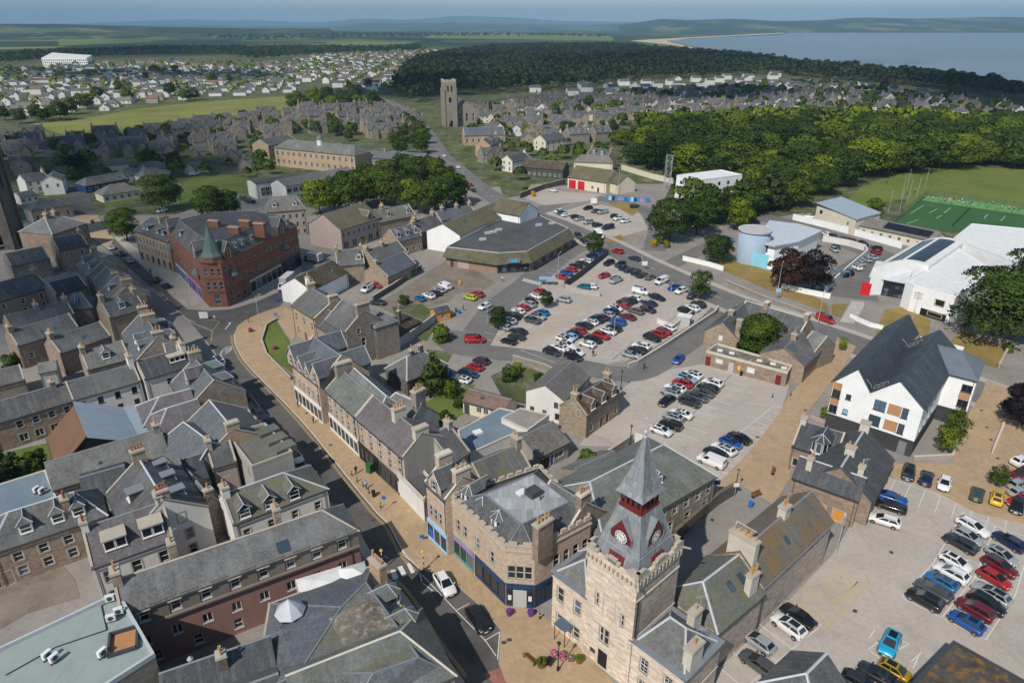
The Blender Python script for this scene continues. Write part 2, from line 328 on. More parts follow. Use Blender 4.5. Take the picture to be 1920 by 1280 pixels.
def wall_face(mb,o,ux,L,h,ops=(),k=0,depth=0.16):
 """Wall from o along ux (outside on the right); ops = (u0,u1,z0,z1) openings cut through with reveals."""
 out=Vector((ux.y,-ux.x,0));z=Vector((0,0,1));ops=[q for q in ops if q[0]>0.02 and q[1]<L-0.02]
 us=sorted({0,L,*[q[0]for q in ops],*[q[1]for q in ops]});zs=sorted({0,h,*[max(0,q[2])for q in ops],*[min(h,q[3])for q in ops]})
 for i in range(len(us)-1):
  um=(us[i]+us[i+1])/2;col=[q for q in ops if q[0]<um<q[1]];z0=zs[0];runs=[]
  if not col:runs=[(0,h)]
  else:
   c=0
   for q in sorted(col,key=lambda q:q[2]):
    if q[2]>c+.001:runs.append((c,q[2]))
    c=max(c,q[3])
   if c<h-.001:runs.append((c,h))
  for a,b in runs:
   p=o+ux*us[i];r=o+ux*us[i+1];mb.poly([p+z*a,r+z*a,r+z*b,p+z*b],k)
 for u0,u1,z0,z1 in ops:
  p,r=o+ux*u0,o+ux*u1;d=-out*depth
  mb.poly([p+z*z0,p+z*z1,p+z*z1+d,p+z*z0+d],k);mb.poly([r+z*z1,r+z*z0,r+z*z0+d,r+z*z1+d],k)
  mb.poly([p+z*z0,p+z*z0+d,r+z*z0+d,r+z*z0],k);mb.poly([p+z*z1,r+z*z1,r+z*z1+d,p+z*z1+d],k)
POTS={}
def pot_mesh(col):
 if col not in POTS:
  m=MB(col);m.lathe((0,0,0),[(.17,0),(.15,.12),(.125,.6),(.16,.64),(.16,.72),(.09,.72),(.09,.5)],8);POTS[col]=m.mesh('chimney_pot')
 return POTS[col]
def chimney(root,c,ux,lx,ly,z0,z1,mat,pots=3,pot='pot_clay',base=None,cope='coping'):
 base=base or BASE[root.name];uy=Vector((-ux.y,ux.x,0));c=Vector((c[0],c[1],0));m=MB(mat,cope)
 def blk(sx,sy,a,b,k):m.box(c-ux*sx/2-uy*sy/2+V(0,0,a),ux*sx,uy*sy,(0,0,b-a),k)
 blk(lx,ly,z0,z1-.3,0);blk(lx+.24,ly+.24,z1-.3,z1-.12,1);blk(lx+.1,ly+.1,z1-.12,z1,1)
 o=m.build('chimney',root,base);lng,sh=(ux,lx)if lx>=ly else(uy,ly)
 for i in range(pots):
  p=c+lng*((i+.5)/pots-.5)*(sh-.1);q=link('chimney_pot',pot_mesh(pot),o,(p.x-base[0],p.y-base[1],z1-base[2]-.01),random.random())
  q.scale=(1,1,random.choice((.8,1,1,1.25,1.5)))
 if pots and random.random()<.4:
  if 'aer' not in POTS:
   a=MB('galv');a.tube((0,0,-.6),(0,0,1.3),.02,4);a.tube((-.6,0,1.25),(.6,0,1.25),.014,3)
   for k in range(7):a.tube((-.55+k*.18,-.25,1.25),(-.55+k*.18,.25,1.25),.01,3)
   POTS['aer']=a.mesh('aerial')
  link('aerial',POTS['aer'],o,(c.x+ux.x*lx*.5-base[0],c.y+ux.y*lx*.5-base[1],z1-base[2]),random.random()*3)
 return o
def slab(mb,pts,t=0.14,k=0):
 """A sheet with thickness: pts counter-clockwise seen from above."""
 n=(Vector(pts[1])-Vector(pts[0])).cross(Vector(pts[2])-Vector(pts[0])).normalized();lo=[Vector(p)-n*t for p in pts];m=len(pts)
 mb.faces(list(pts)+lo,[tuple(range(m)),tuple(reversed(range(m,2*m)))]+[(i,i+m,(i+1)%m+m,(i+1)%m)for i in range(m)],k)
def P(a,z):return Vector(a)if isinstance(a,Vector)else G(a[0],a[1],z)
ROOFTRIM='lead'
def house(label,A,B,hr,he,w,wall='stone_buff',roof='slate_grey',name='stone_house',cat='house',group=None,off=.5,hip=(0,0),z0=0.0,front=None,back=None,ga=None,gb=None,chim=(),dorm=(),sky=(),skew=True,doors=(),sur='coping',fm='white_paint',trim=None,over=.22,ext=(0,0),cope='coping',cmat=None,pot='pot_clay',fwall=None,style='sash',wsize=(.95,1.55),gutter=True,shops=None,flip=False,gutmat='dark_grey',bdorm=(),at='ridge'):
 """Pitched-roof house from its ridge (photo pixels at height hr, or world points). front/back/ga/gb: window rows
    [(n, sill, w, h), ...]; chim: (t, lx, ly, rise, pots[, v]); dorm: (t, kind, w, h, d); v points to the camera side."""
 zz={'ridge':hr,'eave':he,'base':z0}[at];p0,p1=P(A,zz),P(B,zz);p0.z=p1.z=0
 u=(p1-p0).normalized()
 if at!='ridge':
  v=Vector((u.y,-u.x,0));v=-v if(v.dot(-(p0+p1)/2)<0)!=flip else v;p0=p0-v*w*off;p1=p1-v*w*off
 p0=p0-u*ext[0];p1=p1+u*ext[1];v=Vector((u.y,-u.x,0));mid=(p0+p1)/2
 if(v.dot(-mid)<0)!=flip:p0,p1=p1,p0;u=-u;v=-v;hip=(hip[1],hip[0]);swap=True
 else:swap=False
 T=(lambda t:1-t)if swap else(lambda t:t)
 if swap:ga,gb=gb,ga
 L=(p1-p0).length;wf,wb=w*off,w*(1-off);h=he-z0;base=(mid.x,mid.y,z0)
 root=thing(name,label,cat,base,group);Z=V(0,0,1)
 q0,q1=p0-u*hip[0],p1+u*hip[1];LL=L+hip[0]+hip[1]
 c=[q0+v*wf,q1+v*wf,q1-v*wb,q0-v*wb];c=[x+Z*z0 for x in c]
 faces=[(c[0],u,LL,front),(c[1],-v,w,gb),(c[2],-u,LL,back),(c[3],v,w,ga)]
 mb=MB(wall,fwall or wall,cope)
 for fi,(o,ux,ln,rows)in enumerate(faces):
  ops=[];wins=[]
  for rw in(rows or()):
   n,sill,ww,wh=rw[:4];st=rw[4]if len(rw)>4 and rw[4]else style;a,b_=(rw[5]if len(rw)>5 else(0,1));gl=rw[6]if len(rw)>6 else 'glass'
   for i in range(n):
    t=a+(b_-a)*(i+.5)/n
    if fi==0 and swap:t=1-t
    x=t*ln
    if x-ww/2<.15 or x+ww/2>ln-.15:continue
    ops.append((x-ww/2,x+ww/2,sill,min(sill+wh,h+.001 if fi in(0,2)else 99)));wins.append((x,sill,ww,wh,st,gl))
  if fi==0:
   for d in doors:
    x=T(d[0])*ln;ww,wh=(d[2:4]if len(d)>3 else(1.0,2.1));ops.append((x-ww/2,x+ww/2,0.02,wh))
    link('door',door_mesh(ww,wh,d[1],sur),root,(o+ux*x-Vector(base))[:2]+(0.02,),math.atan2(ux.y,ux.x))
  hh=h
  wall_face(mb,o,ux,ln,hh,[q for q in ops if q[3]<=hh+.01],1 if fi==0 else 0)
  for x,sill,ww,wh,st,gl in wins:
   put_window(root,o,ux,x,sill,ww,wh,base,st,fm,sur,gl)
 if hip[0]<.01:
  a,b_=c[3]+Z*h,c[0]+Z*h;mb.poly([a,b_,p0+Z*(hr-.02)])
 if hip[1]<.01:
  a,b_=c[1]+Z*h,c[2]+Z*h;mb.poly([a,b_,p1+Z*(hr-.02)])
 mb.build('wall',root,base)
 rise=hr-he;tf,tb=rise/wf,rise/max(wb,.1);rm=MB(roof);up=.1
 R0,R1=p0+Z*(hr+up),p1+Z*(hr+up);e0=0 if skew else over*.6
 r0=R0-u*(e0 if hip[0]<.01 else 0);r1=R1+u*(e0 if hip[1]<.01 else 0)
 ef=lambda s,hp:(q0 if s==0 else q1)+v*(wf+over)+Z*(he-over*tf+up)+(u*(-1 if s==0 else 1))*((over if hp>.01 else e0))
 eb=lambda s,hp:(q0 if s==0 else q1)-v*(wb+over)+Z*(he-over*tb+up)+(u*(-1 if s==0 else 1))*((over if hp>.01 else e0))
 slab(rm,[ef(0,hip[0]),ef(1,hip[1]),r1,r0]);slab(rm,[eb(1,hip[1]),eb(0,hip[0]),r0,r1])
 if hip[0]>.01:slab(rm,[eb(0,hip[0]),ef(0,hip[0]),r0])
 if hip[1]>.01:slab(rm,[ef(1,hip[1]),eb(1,hip[1]),r1])
 ro=rm.build('roof',root,base)
 tr=MB(trim or ROOFTRIM)
 def cap(a,b,wd=.16):
  d=(b-a).normalized();s_=d.cross(Z).normalized()*wd;n_=s_.normalized().cross(d)*.05
  tr.faces([a-s_-n_,b-s_-n_,b+n_*1.4,a+n_*1.4,a+s_-n_,b+s_-n_],[(0,1,2,3),(3,2,5,4)])
 cap(r0,r1)
 if hip[0]>.01:cap(ef(0,1),R0);cap(eb(0,1),R0)
 if hip[1]>.01:cap(ef(1,1),R1);cap(eb(1,1),R1)
 to=tr.build('ridge',ro,base)
 if skew:
  for s_,pp,hp in((-1,p0,hip[0]),(1,p1,hip[1])):
   if hp>.01:continue
   sk=MB(cope)
   for sg,ww,tt in((1,wf,tf),(-1,wb,tb)):
    a=pp+Z*(hr+up+.02);b_=pp+v*sg*(ww+.12)+Z*(he-.12*tt+up+.02);d=u*.3*-s_
    pts=[b_,b_+d,a+d,a]
    if(pts[1]-pts[0]).cross(pts[2]-pts[0]).z<0:pts=[pts[1],pts[0],pts[3],pts[2]]
    slab(sk,[x+Z*.16 for x in pts],.34)
   sk.build('skew',root,base)
 if gutter:
  gm=MB(gutmat);a,b_=ef(0,hip[0]),ef(1,hip[1]);gm.box(a-Z*.2,b_-a,v*-.0+V(-u.y,u.x,0)*-.12,(0,0,.12))
  for t in(.04,.96):
   gm.tube(q0+u*LL*t+v*(wf+.09)+Z*z0,q0+u*LL*t+v*(wf+.09)+Z*(he-.1),.05,5)
  gm.build('gutter',root,base)
 for ch in chim:
  t,lx,ly,rs,n=ch[:5];vv=ch[5]if len(ch)>5 else 0;pm=ch[6]if len(ch)>6 else pot
  t=T(t);lim=lx/2+.02;s_=min(max(t*L,lim),L-lim);pp=p0+u*s_+v*vv;zb=hr-abs(vv)*(tf if vv>0 else tb)-ly/2*tf-.5
  chimney(root,pp,u,lx,ly,zb,hr+rs,cmat or wall,n,pm,base,cope)
 def frame(side):
  return(v,tf,wf)if side==0 else(-v,tb,wb)
 for side,lst in((0,dorm),(1,bdorm)):
  vv,tt,ww_=frame(side);uu=u if side==0 else-u
  for d in lst:
   t,kind,dw,dh=d[:4];df=d[4]if len(d)>4 else ww_*.72;wc=d[5]if len(d)>5 else fm;dmat=d[6]if len(d)>6 else roof
   dormer(root,p0+u*T(t)*L,uu,vv,tt,hr+up,df,dw,dh,kind,roof,wc,base,wall,dmat)
 for s_ in sky:
  t,d,sw,sh=s_[:4];t=T(t);sg=1 if d>0 else-1;tt=tf if d>0 else tb
  sm=MB('dark_grey');g=MB('glass_sky');dn=(v*sg-Z*tt).normalized();n_=(uu_:=u*sg).cross(dn)*-1
  if n_.z<0:n_=-n_
  o=p0+u*t*L+v*d+Z*(hr+up-abs(d)*tt)
  sm.box(o-u*sw/2-n_*.05,u*sw,dn*sh,n_*.12)if u.cross(dn).dot(n_)>0 else sm.box(o+u*sw/2-n_*.05,-u*sw,dn*sh,n_*.12)
  so=sm.build('skylight',root,base);e=.07
  pts=[o-u*(sw/2-e)+dn*e+n_*.075,o+u*(sw/2-e)+dn*e+n_*.075,o+u*(sw/2-e)+dn*(sh-e)+n_*.075,o-u*(sw/2-e)+dn*(sh-e)+n_*.075]
  if(pts[1]-pts[0]).cross(pts[2]-pts[0]).z<0:pts.reverse()
  g.poly(pts);g.build('pane',so,base)
 root['L']=L
 HF[root.name]=dict(p0=p0,p1=p1,u=u,v=v,base=base,hr=hr,he=he,tf=tf,wf=wf,L=L,T=T)
 return root
HF={}
def dormer(root,pr,u,v,tt,hr,df,dw,dh,kind,roof,wc,base,wall,dmat):
 """pr = ridge point above; front face df out from the ridge."""
 Z=V(0,0,1);zb=hr-df*tt;f=pr+v*df;a=f-u*dw/2;b=f+u*dw/2
 if kind=='box':
  m=MB(wall if wc=='stone' else 'white_paint',roof,'lead' if dw<2 else 'coping');x=min(dh/tt,df*.95);zt=zb+dh
  A,B=a+Z*(zb-.25),b+Z*(zb-.25)
  m.faces([A,B,b+Z*zt,a+Z*zt,a-v*x+Z*zt,b-v*x+Z*zt],[(0,1,2,3)],0);m.faces([a+Z*(zb-.1),a+Z*zt,a-v*x+Z*zt],[(0,1,2)],1);m.faces([b+Z*(zb-.1),b-v*x+Z*zt,b+Z*zt],[(0,1,2)],1)
  o=a-u*.15-v*(x+.1)+Z*(zt-.02);ln=x+.35
  m.box(o,u*(dw+.3),v*-ln if False else v*ln*0-V(u.y,-u.x,0)*0+v*ln,(0,0,.14),2)if u.cross(v).z>0 else m.box(o+v*ln,u*(dw+.3),-v*ln,(0,0,.14),2)
  do=m.build('dormer',root,base);n=max(1,int(round(dw/1.1)))
  for i in range(n):
   put_window(do,a+Z*zb,u,dw*(i+.5)/n,.2,dw/n-.14,dh-.4,base,'sash' if n==1 else 'plain','white_paint',None)
   q=do.children[-1];q.location+=v*.16
 elif kind in('gable','hip'):
  dr=dw*(.42 if dw<2.4 else.62);zt=zb+dh;x1=min(dh/tt,df*.97);x2=min((dh+dr)/tt,df+.02);m=MB(wall if wc=='stone' else wc,dmat,'lead_pale')
  m.faces([a+Z*(zb-.3),b+Z*(zb-.3),b+Z*zt,a+Z*zt],[(0,1,2,3)],0)
  m.faces([a+Z*(zb-.15),a+Z*zt,a-v*x1+Z*zt],[(0,1,2)],1);m.faces([b+Z*(zb-.15),b-v*x1+Z*zt,b+Z*zt],[(0,1,2)],1)
  oh=.18;k=dr/(dw/2)
  if kind=='gable':
   m.poly([a+Z*zt,b+Z*zt,f+Z*(zt+dr)],0);rf=f+v*oh+Z*(zt+dr+.08)
  else:rf=f-v*dw*.35+Z*(zt+dr+.08)
  rb=f-v*x2+Z*(zt+dr+.08);ea=a-u*oh+v*oh+Z*(zt-oh*k+.08);eb=b+u*oh+v*oh+Z*(zt-oh*k+.08)
  ba=a-u*oh-v*(x1-.1)+Z*(zt-oh*k+.08);bb=b+u*oh-v*(x1-.1)+Z*(zt-oh*k+.08)
  slab(m,[ba,ea,rf,rb],.1,1);slab(m,[eb,bb,rb,rf],.1,1)
  if kind=='hip':slab(m,[ea,eb,rf],.1,1)
  for p_,q_ in((ea,rf),(eb,rf),(rf,rb)):m.tube(p_+Z*.03,q_+Z*.03,.07,4,2)
  do=m.build('dormer',root,base)
  put_window(do,a+Z*zb,u,dw/2,.12,dw-.3 if dw<2.4 else 1.05,dh-.25 if dw<2.4 else dh+.35,base,'sash','white_paint',None if dw<2.4 else 'coping');do.children[-1].location+=v*.16
 elif kind=='bay':
  m=MB(wc,dmat,'lead_pale','dark_grey');zt=zb+dh;x1=min(dh/tt,df);x2=min((dh+dw*.4)/tt,df)
  pl=[a-v*.0,a+u*dw*.28+v*dw*.3,b-u*dw*.28+v*dw*.3,b];
  for i in range(3):m.poly([pl[i]+Z*(zb-.9),pl[i+1]+Z*(zb-.9),pl[i+1]+Z*zt,pl[i]+Z*zt],0)
  m.faces([a+Z*(zb-.15),a+Z*zt,a-v*x1+Z*zt],[(0,1,2)],1);m.faces([b+Z*(zb-.15),b-v*x1+Z*zt,b+Z*zt],[(0,1,2)],1)
  ap=f-v*dw*.2+Z*(zt+dw*.42);oc=f+Z*zt
  ol=[oc+(p-f)*1.22+Z*-.05 if False else Vector((f.x+(p.x-f.x)*1.25,f.y+(p.y-f.y)*1.25,zt-.02))for p in pl]
  ol=[ol[0]-v*x1]+ol+[ol[3]-v*x1];bk=f-v*x2+Z*(zt+dw*.42)
  for i in range(1,4):m.poly([ol[i],ol[i+1],ap],1);m.tube(ol[i],ap+Z*.03,.06,4,2)
  m.tube(ol[4],ap,.06,4,2);m.tube(ap,bk,.07,4,2);m.poly([ol[0],ol[1],ap,bk],1);m.poly([ol[4],ol[5],bk,ap],1)
  do=m.build('dormer',root,base)
  for i in range(3):
   A_,B_=pl[i]+Z*zb,pl[i+1]+Z*zb;d_=(B_-A_);put_window(do,A_,d_.normalized(),d_.length/2,.15,d_.length-.2,dh-.3,base,'plain','white_paint',None)
   dd=d_.normalized();do.children[-1].location+=Vector((dd.y,-dd.x,0))*.15
def block(label,pts,z,name='flat_roofed_building',cat='building',wall='stone_grey',roof='felt_dark',par=.35,cope='coping_pale',z0=0.0,rows=(),group=None,fm='white_paint',sur='coping',parw=.25):
 """Flat-roofed building: pts = roof corners (photo pixels at height z, or world points), rows: (edge, n, sill, w, h[, style[,(t0,t1)[,glass]]])."""
 w=[P(p,z)for p in pts]
 a=sum(w[i-1].x*w[i].y-w[i].x*w[i-1].y for i in range(len(w)))
 n=len(w);idx=list(range(n))
 if a<0:w.reverse();idx=[(n-2-i)%n for i in range(n)]
 c=sum(w,V(0,0,0))/n;base=(c.x,c.y,z0);root=thing(name,label,cat,base,group);m=MB(wall);Z=V(0,0,1)
 for i in range(n):
  o,e=Vector((w[i].x,w[i].y,z0)),Vector((w[(i+1)%n].x,w[(i+1)%n].y,z0));d=e-o;ln=d.length;ux=d.normalized();ops=[]
  for rw in rows:
   if rw[0]!=idx[i]:continue
   k,sill,ww,wh=rw[1:5];st=rw[5]if len(rw)>5 else 'sash';a_,b_=rw[6]if len(rw)>6 else(0,1);gl=rw[7]if len(rw)>7 else 'glass'
   for j in range(k):
    x=ln*(a_+(b_-a_)*(j+.5)/k)
    if x-ww/2<.1 or x+ww/2>ln-.1:continue
    ops.append((x-ww/2,x+ww/2,sill,sill+wh));put_window(root,o,ux,x,sill,ww,wh,base,st,fm,sur,gl)
  wall_face(m,o,ux,ln,z-z0,ops)
 m.build('wall',root,base)
 r=MB(roof);r.poly([Vector((p.x,p.y,z-par))for p in w]);ro=r.build('roof',root,base)
 if par>0:
  pm=MB(cope)
  for i in range(n):
   o,e=w[i],w[(i+1)%n];d=(e-o).normalized();inn=Vector((-d.y,d.x,0))*parw
   pm.box(Vector((o.x,o.y,z-par-.1))-d*.04-inn*.15,e-o+d*.08,inn*1.15,(0,0,par+.12+.003*i))
  pm.build('parapet',root,base)
 return root
def mansard(label,eave,flat,he,hf,name='corner_building',cat='building',wall='ashlar_buff',roof='slate_grey',top='lead_pale',rows=(),cope='coping',sur='coping',fm='white_paint',z0=0.0,group=None,par=0,parmat=None,z_over=.25,cren=False):
 """Walls up to the eave ring, slopes up to the flat ring (photo pixels at he / hf, or world points)."""
 e=[P(p,he)for p in eave];f=[P(p,hf)for p in flat];n=len(e)
 a=sum(e[i-1].x*e[i].y-e[i].x*e[i-1].y for i in range(n));idx=list(range(n))
 if a<0:e.reverse();f.reverse();idx=[(n-2-i)%n for i in range(n)]
 c=sum(e,V(0,0,0))/n;base=(c.x,c.y,z0);root=thing(name,label,cat,base,group);m=MB(wall);EDGES={}
 for i in range(n):
  o,q=V(e[i].x,e[i].y,z0),V(e[(i+1)%n].x,e[(i+1)%n].y,z0);d=q-o;ln=d.length;ux=d.normalized();ops=[];EDGES[idx[i]]=(o,ux,ln)
  for rw in rows:
   if rw[0]!=idx[i]:continue
   k,sill,ww,wh=rw[1:5];st=rw[5]if len(rw)>5 else 'sash';a_,b_=rw[6]if len(rw)>6 else(0,1);gl=rw[7]if len(rw)>7 else 'glass'
   for j in range(k):
    x=ln*(a_+(b_-a_)*(j+.5)/k)
    if x-ww/2<.1 or x+ww/2>ln-.1:continue
    ops.append((x-ww/2,x+ww/2,sill,sill+wh));put_window(root,o,ux,x,sill,ww,wh,base,st,fm,sur,gl)
  wall_face(m,o,ux,ln,he-z0+par,ops)
 m.build('wall',root,base);r=MB(roof,top);tr=MB('lead')
 for i in range(n):
  j=(i+1)%n;r.poly([e[i]+V(0,0,.05),e[j]+V(0,0,.05),f[j],f[i]]);tr.tube(e[i]+V(0,0,.08),f[i]+V(0,0,.03),.1,4);tr.tube(f[i]+V(0,0,.03),f[j]+V(0,0,.03),.12,4)
 r.poly([p-V(0,0,.02)for p in f],1);ro=r.build('roof',root,base);tr.build('ridge',ro,base)
 if par>0:
  pm=MB(parmat or cope)
  for i in range(n):
   o,q=e[i],e[(i+1)%n];d=(q-o);ln=d.length;d.normalize();inn=Vector((-d.y,d.x,0))*.35
   pm.box(V(o.x,o.y,he+par)-d*.06-inn*.3,d*(ln+.12),inn*1.3,(0,0,.14+.002*i));pm.box(V(o.x,o.y,he-.35+.002*i)-d*.1-inn*.45,d*(ln+.2),inn*.46,(0,0,.22))
   if cren:
    k=max(2,int(ln/1.3))
    for t in range(k):pm.box(V(o.x,o.y,he+par+.14)+d*ln*(t+.18)/k-inn*.2,d*ln*.62/k,inn,(0,0,.42))
  pm.build('parapet',root,base)
 else:
  gm=MB(cope)
  for i in range(n):
   o,q=e[i],e[(i+1)%n];d=(q-o);ln=d.length;d.normalize();out=Vector((d.y,-d.x,0));gm.box(V(o.x,o.y,he-.18+.002*i)-d*z_over,d*(ln+2*z_over),out*z_over,(0,0,.2))
  gm.build('cornice',root,base)
 root['edges']=n;EDG[root.name]=EDGES;return root
EDG={}
def panel(root,name,o,ux,x0,x1,z0,z1,mat,proud=.05,depth=.1,base=None):
 """A flat board or panel on a wall: from o along ux."""
 out=Vector((ux.y,-ux.x,0));m=MB(mat);m.box(o+ux*x0+out*proud-out*depth+V(0,0,z0),ux*(x1-x0),out*depth,(0,0,z1-z0));return m.build(name,root,base)
def shopfront(root,o,ux,x0,x1,mat,h=3.1,n=3,door=None,fascia=None,glass='glass',fz=.6,base=None):
 """Timber shopfront on a wall: pilasters, fascia, stall riser and big panes."""
 out=Vector((ux.y,-ux.x,0));m=MB(mat,fascia or mat);q=o+out*.14;W_=x1-x0
 def bx(a,b,c,d,k=0,dp=.2):m.box(q+ux*a-out*dp+V(0,0,c),ux*(b-a),out*dp,(0,0,d-c),k)
 bx(x0,x1,h-fz,h,1,.24);bx(x0-.05,x1+.05,h,h+.12,0,.3);bx(x0,x1,0.02,.5)
 for i in range(n+1):x=x0+W_*i/n;bx(max(x0,x-.09),min(x1,x+.09),.5,h-fz)
 so=m.build('shopfront',root,base);base=base or BASE[root.name]
 for i in range(n):
  a,b=x0+W_*i/n+.09,x0+W_*(i+1)/n-.09;isd=door is not None and i==door;g=MB('dark_grey' if isd else glass);p=q-out*.1
  g.poly([p+ux*a+V(0,0,.5 if not isd else.03),p+ux*b+V(0,0,.5 if not isd else.03),p+ux*b+V(0,0,h-fz),p+ux*a+V(0,0,h-fz)]);g.build('door' if isd else 'pane',so,base)
 return so
def front(root):
 """(origin, along, length) of a house's camera-side wall foot."""
 h=HF[root.name];return h['p0']+h['v']*h['wf']+V(0,0,h['base'][2]),h['u'],h['L']
def text(root,s,o,ux,size,mat,base,out=.06):
 """Lettering as real flat geometry standing on a wall; o = left end of the baseline."""
 cu=bpy.data.curves.new('lettering','FONT');cu.body=s;cu.size=size;cu.extrude=.01
 tmp=bpy.data.objects.new('lettering',cu);COL.objects.link(tmp);bpy.context.view_layer.update()
 me=bpy.data.meshes.new_from_object(tmp.evaluated_get(bpy.context.evaluated_depsgraph_get()));bpy.data.objects.remove(tmp)
 ob=bpy.data.objects.new('lettering',me);COL.objects.link(ob);nrm=Vector((ux.y,-ux.x,0));p=o+nrm*out
 ob.location=(p.x-base[0],p.y-base[1],p.z-base[2]);ob.rotation_euler=(math.pi/2,0,math.atan2(ux.y,ux.x));ob.parent=root
 me.materials.clear();me.materials.append(MATS[mat]);return ob
 # ------------------------------------------------------------------ the setting: ground, sea, hills, roads, pavements, markings
def far_ground():
 b=NB('far_ground');p=b.n('NewGeometry').outputs['Position']
 vo=b.n('TexVoronoi');b.link(p,vo.inputs['Vector']);vo.inputs['Scale'].default_value=0.0028;vo.inputs['Randomness'].default_value=0.9
 c=b.ramp(b.n('SeparateColor',Color=vo.outputs['Color']).outputs[0],[(0.0,(0.05,0.075,0.025)),(0.35,(0.09,0.12,0.035)),(0.6,(0.035,0.055,0.02)),(0.8,(0.16,0.16,0.06)),(1.0,(0.03,0.05,0.02))],'CONSTANT')
 c=b.mix(b.ramp(b.noise(p,0.0012,8,0.65),[(0.48,(0,0,0)),(0.53,(0.9,0.9,0.9))]),c,(0.022,0.038,0.018))
 c=b.mix(0.6,c,b.ramp(b.noise(p,0.02,6,0.7),[(0.3,(0.75,0.75,0.75)),(0.7,(1.2,1.2,1.2))]),'MULTIPLY')
 return b.out(c,0.95,0,0.1)
far_ground()
def water():
 b=NB('water');p=b.n('NewGeometry').outputs['Position']
 mp=b.n('Mapping');b.link(p,mp.inputs[0]);mp.inputs['Scale'].default_value=(0.01,0.05,1)
 c=b.ramp(b.noise(p,0.0008,5),[(0.35,(0.10,0.135,0.17)),(0.65,(0.15,0.185,0.22))])
 b.bump(b.noise(mp.outputs[0],1.0,8,0.7),0.25,1.5)
 return b.out(c,0.35,0,0.35)
water()
def struct(name,mb,label=None,kind='structure',smooth=False):
 o=mb.build(name,smooth=smooth);o['kind']=kind
 if label:o['label']=label
 return o
def pxs(pts,z=0):return[G(x,y,z)for x,y in pts]
def sheet(name,pts,z,mat,label=None):
 w=pxs(pts)if not isinstance(pts[0],Vector)else pts
 a=sum(w[i-1].x*w[i].y-w[i].x*w[i-1].y for i in range(len(w)))
 if a<0:w=list(reversed(w))
 m=MB(mat);m.poly([V(p.x,p.y,z)for p in w]);return struct(name,m,label)
def raised(name,pts,h,mat,kerb='coping',label=None):
 w=pxs(pts);m=MB(mat,kerb);a=sum(w[i-1].x*w[i].y-w[i].x*w[i-1].y for i in range(len(w)))
 if a<0:w.reverse()
 m.prism([(p.x,p.y)for p in w],0,h,1,cap=False);m.poly([V(p.x,p.y,h)for p in w],0);return struct(name,m,label)
def smooth_line(pts,n=4):
 """Catmull-Rom through world points."""
 out=[];q=[pts[0]]+pts+[pts[-1]]
 for i in range(1,len(q)-2):
  for j in range(n):
   t=j/n;a,b,c,d=q[i-1],q[i],q[i+1],q[i+2]
   out.append(.5*((2*b)+(c-a)*t+(2*a-5*b+4*c-d)*t*t+(3*b-a-3*c+d)*t**3))
 return out+[pts[-1]]
def ribbon(mb,pts,w,z,k=0,off=0.0):
 L,Rr=[],[]
 for i,p in enumerate(pts):
  d=(pts[min(i+1,len(pts)-1)]-pts[max(i-1,0)]);d.z=0;d.normalize();s=Vector((d.y,-d.x,0))
  L.append(p+s*(off-w/2));Rr.append(p+s*(off+w/2))
 for i in range(len(pts)-1):
  mb.poly([(L[i].x,L[i].y,z),(Rr[i].x,Rr[i].y,z),(Rr[i+1].x,Rr[i+1].y,z),(L[i+1].x,L[i+1].y,z)],k)
m=MB('far_ground');S=45000;m.poly([(-S,-3000,0),(S,-3000,0),(S,S,0),(-S,S,0)]);struct('ground',m,'patchwork of fields and woods stretching to the horizon')
# garden ground of the suburbs, hard ground of the centre
m=MB('garden');m.poly([V(*p,.006)for p in((-1500,150),(1300,150),(1300,900),(900,1500),(-300,1900),(-1500,1900))]);struct('garden_ground',m,'garden soil and grass between the houses of the town')
sheet('town_ground',[(-900,1500),(-500,520),(-60,420),(140,405),(330,402),(520,345),(640,345),(800,362),(905,352),(1010,345),(1235,360),(1280,400),(1380,420),(1500,400),(1700,430),(2200,700),(2600,1500)],.012,'asphalt','worn grey tarmac and yards between the town buildings')
sea=[(1250,77),(1300,88),(1345,96),(1410,104),(1500,117),(1600,126),(1700,134),(1800,142),(1920,166),(2300,260),(3400,400),(9000,200),(9000,58.5),(1920,61.5),(1640,60.5),(1530,60.2),(1480,62),(1465,66),(1400,68.5),(1330,71),(1285,74)]
sheet('sea',sea,.6,'water','calm grey-blue firth')
sheet('beach',[(1180,77),(1270,86),(1320,97),(1420,109),(1420,105.5),(1345,98),(1300,90),(1252,78),(1285,73),(1400,67),(1465,64),(1480,61),(1440,63),(1300,70)],.4,'sand','strip of pale sand along the bay')
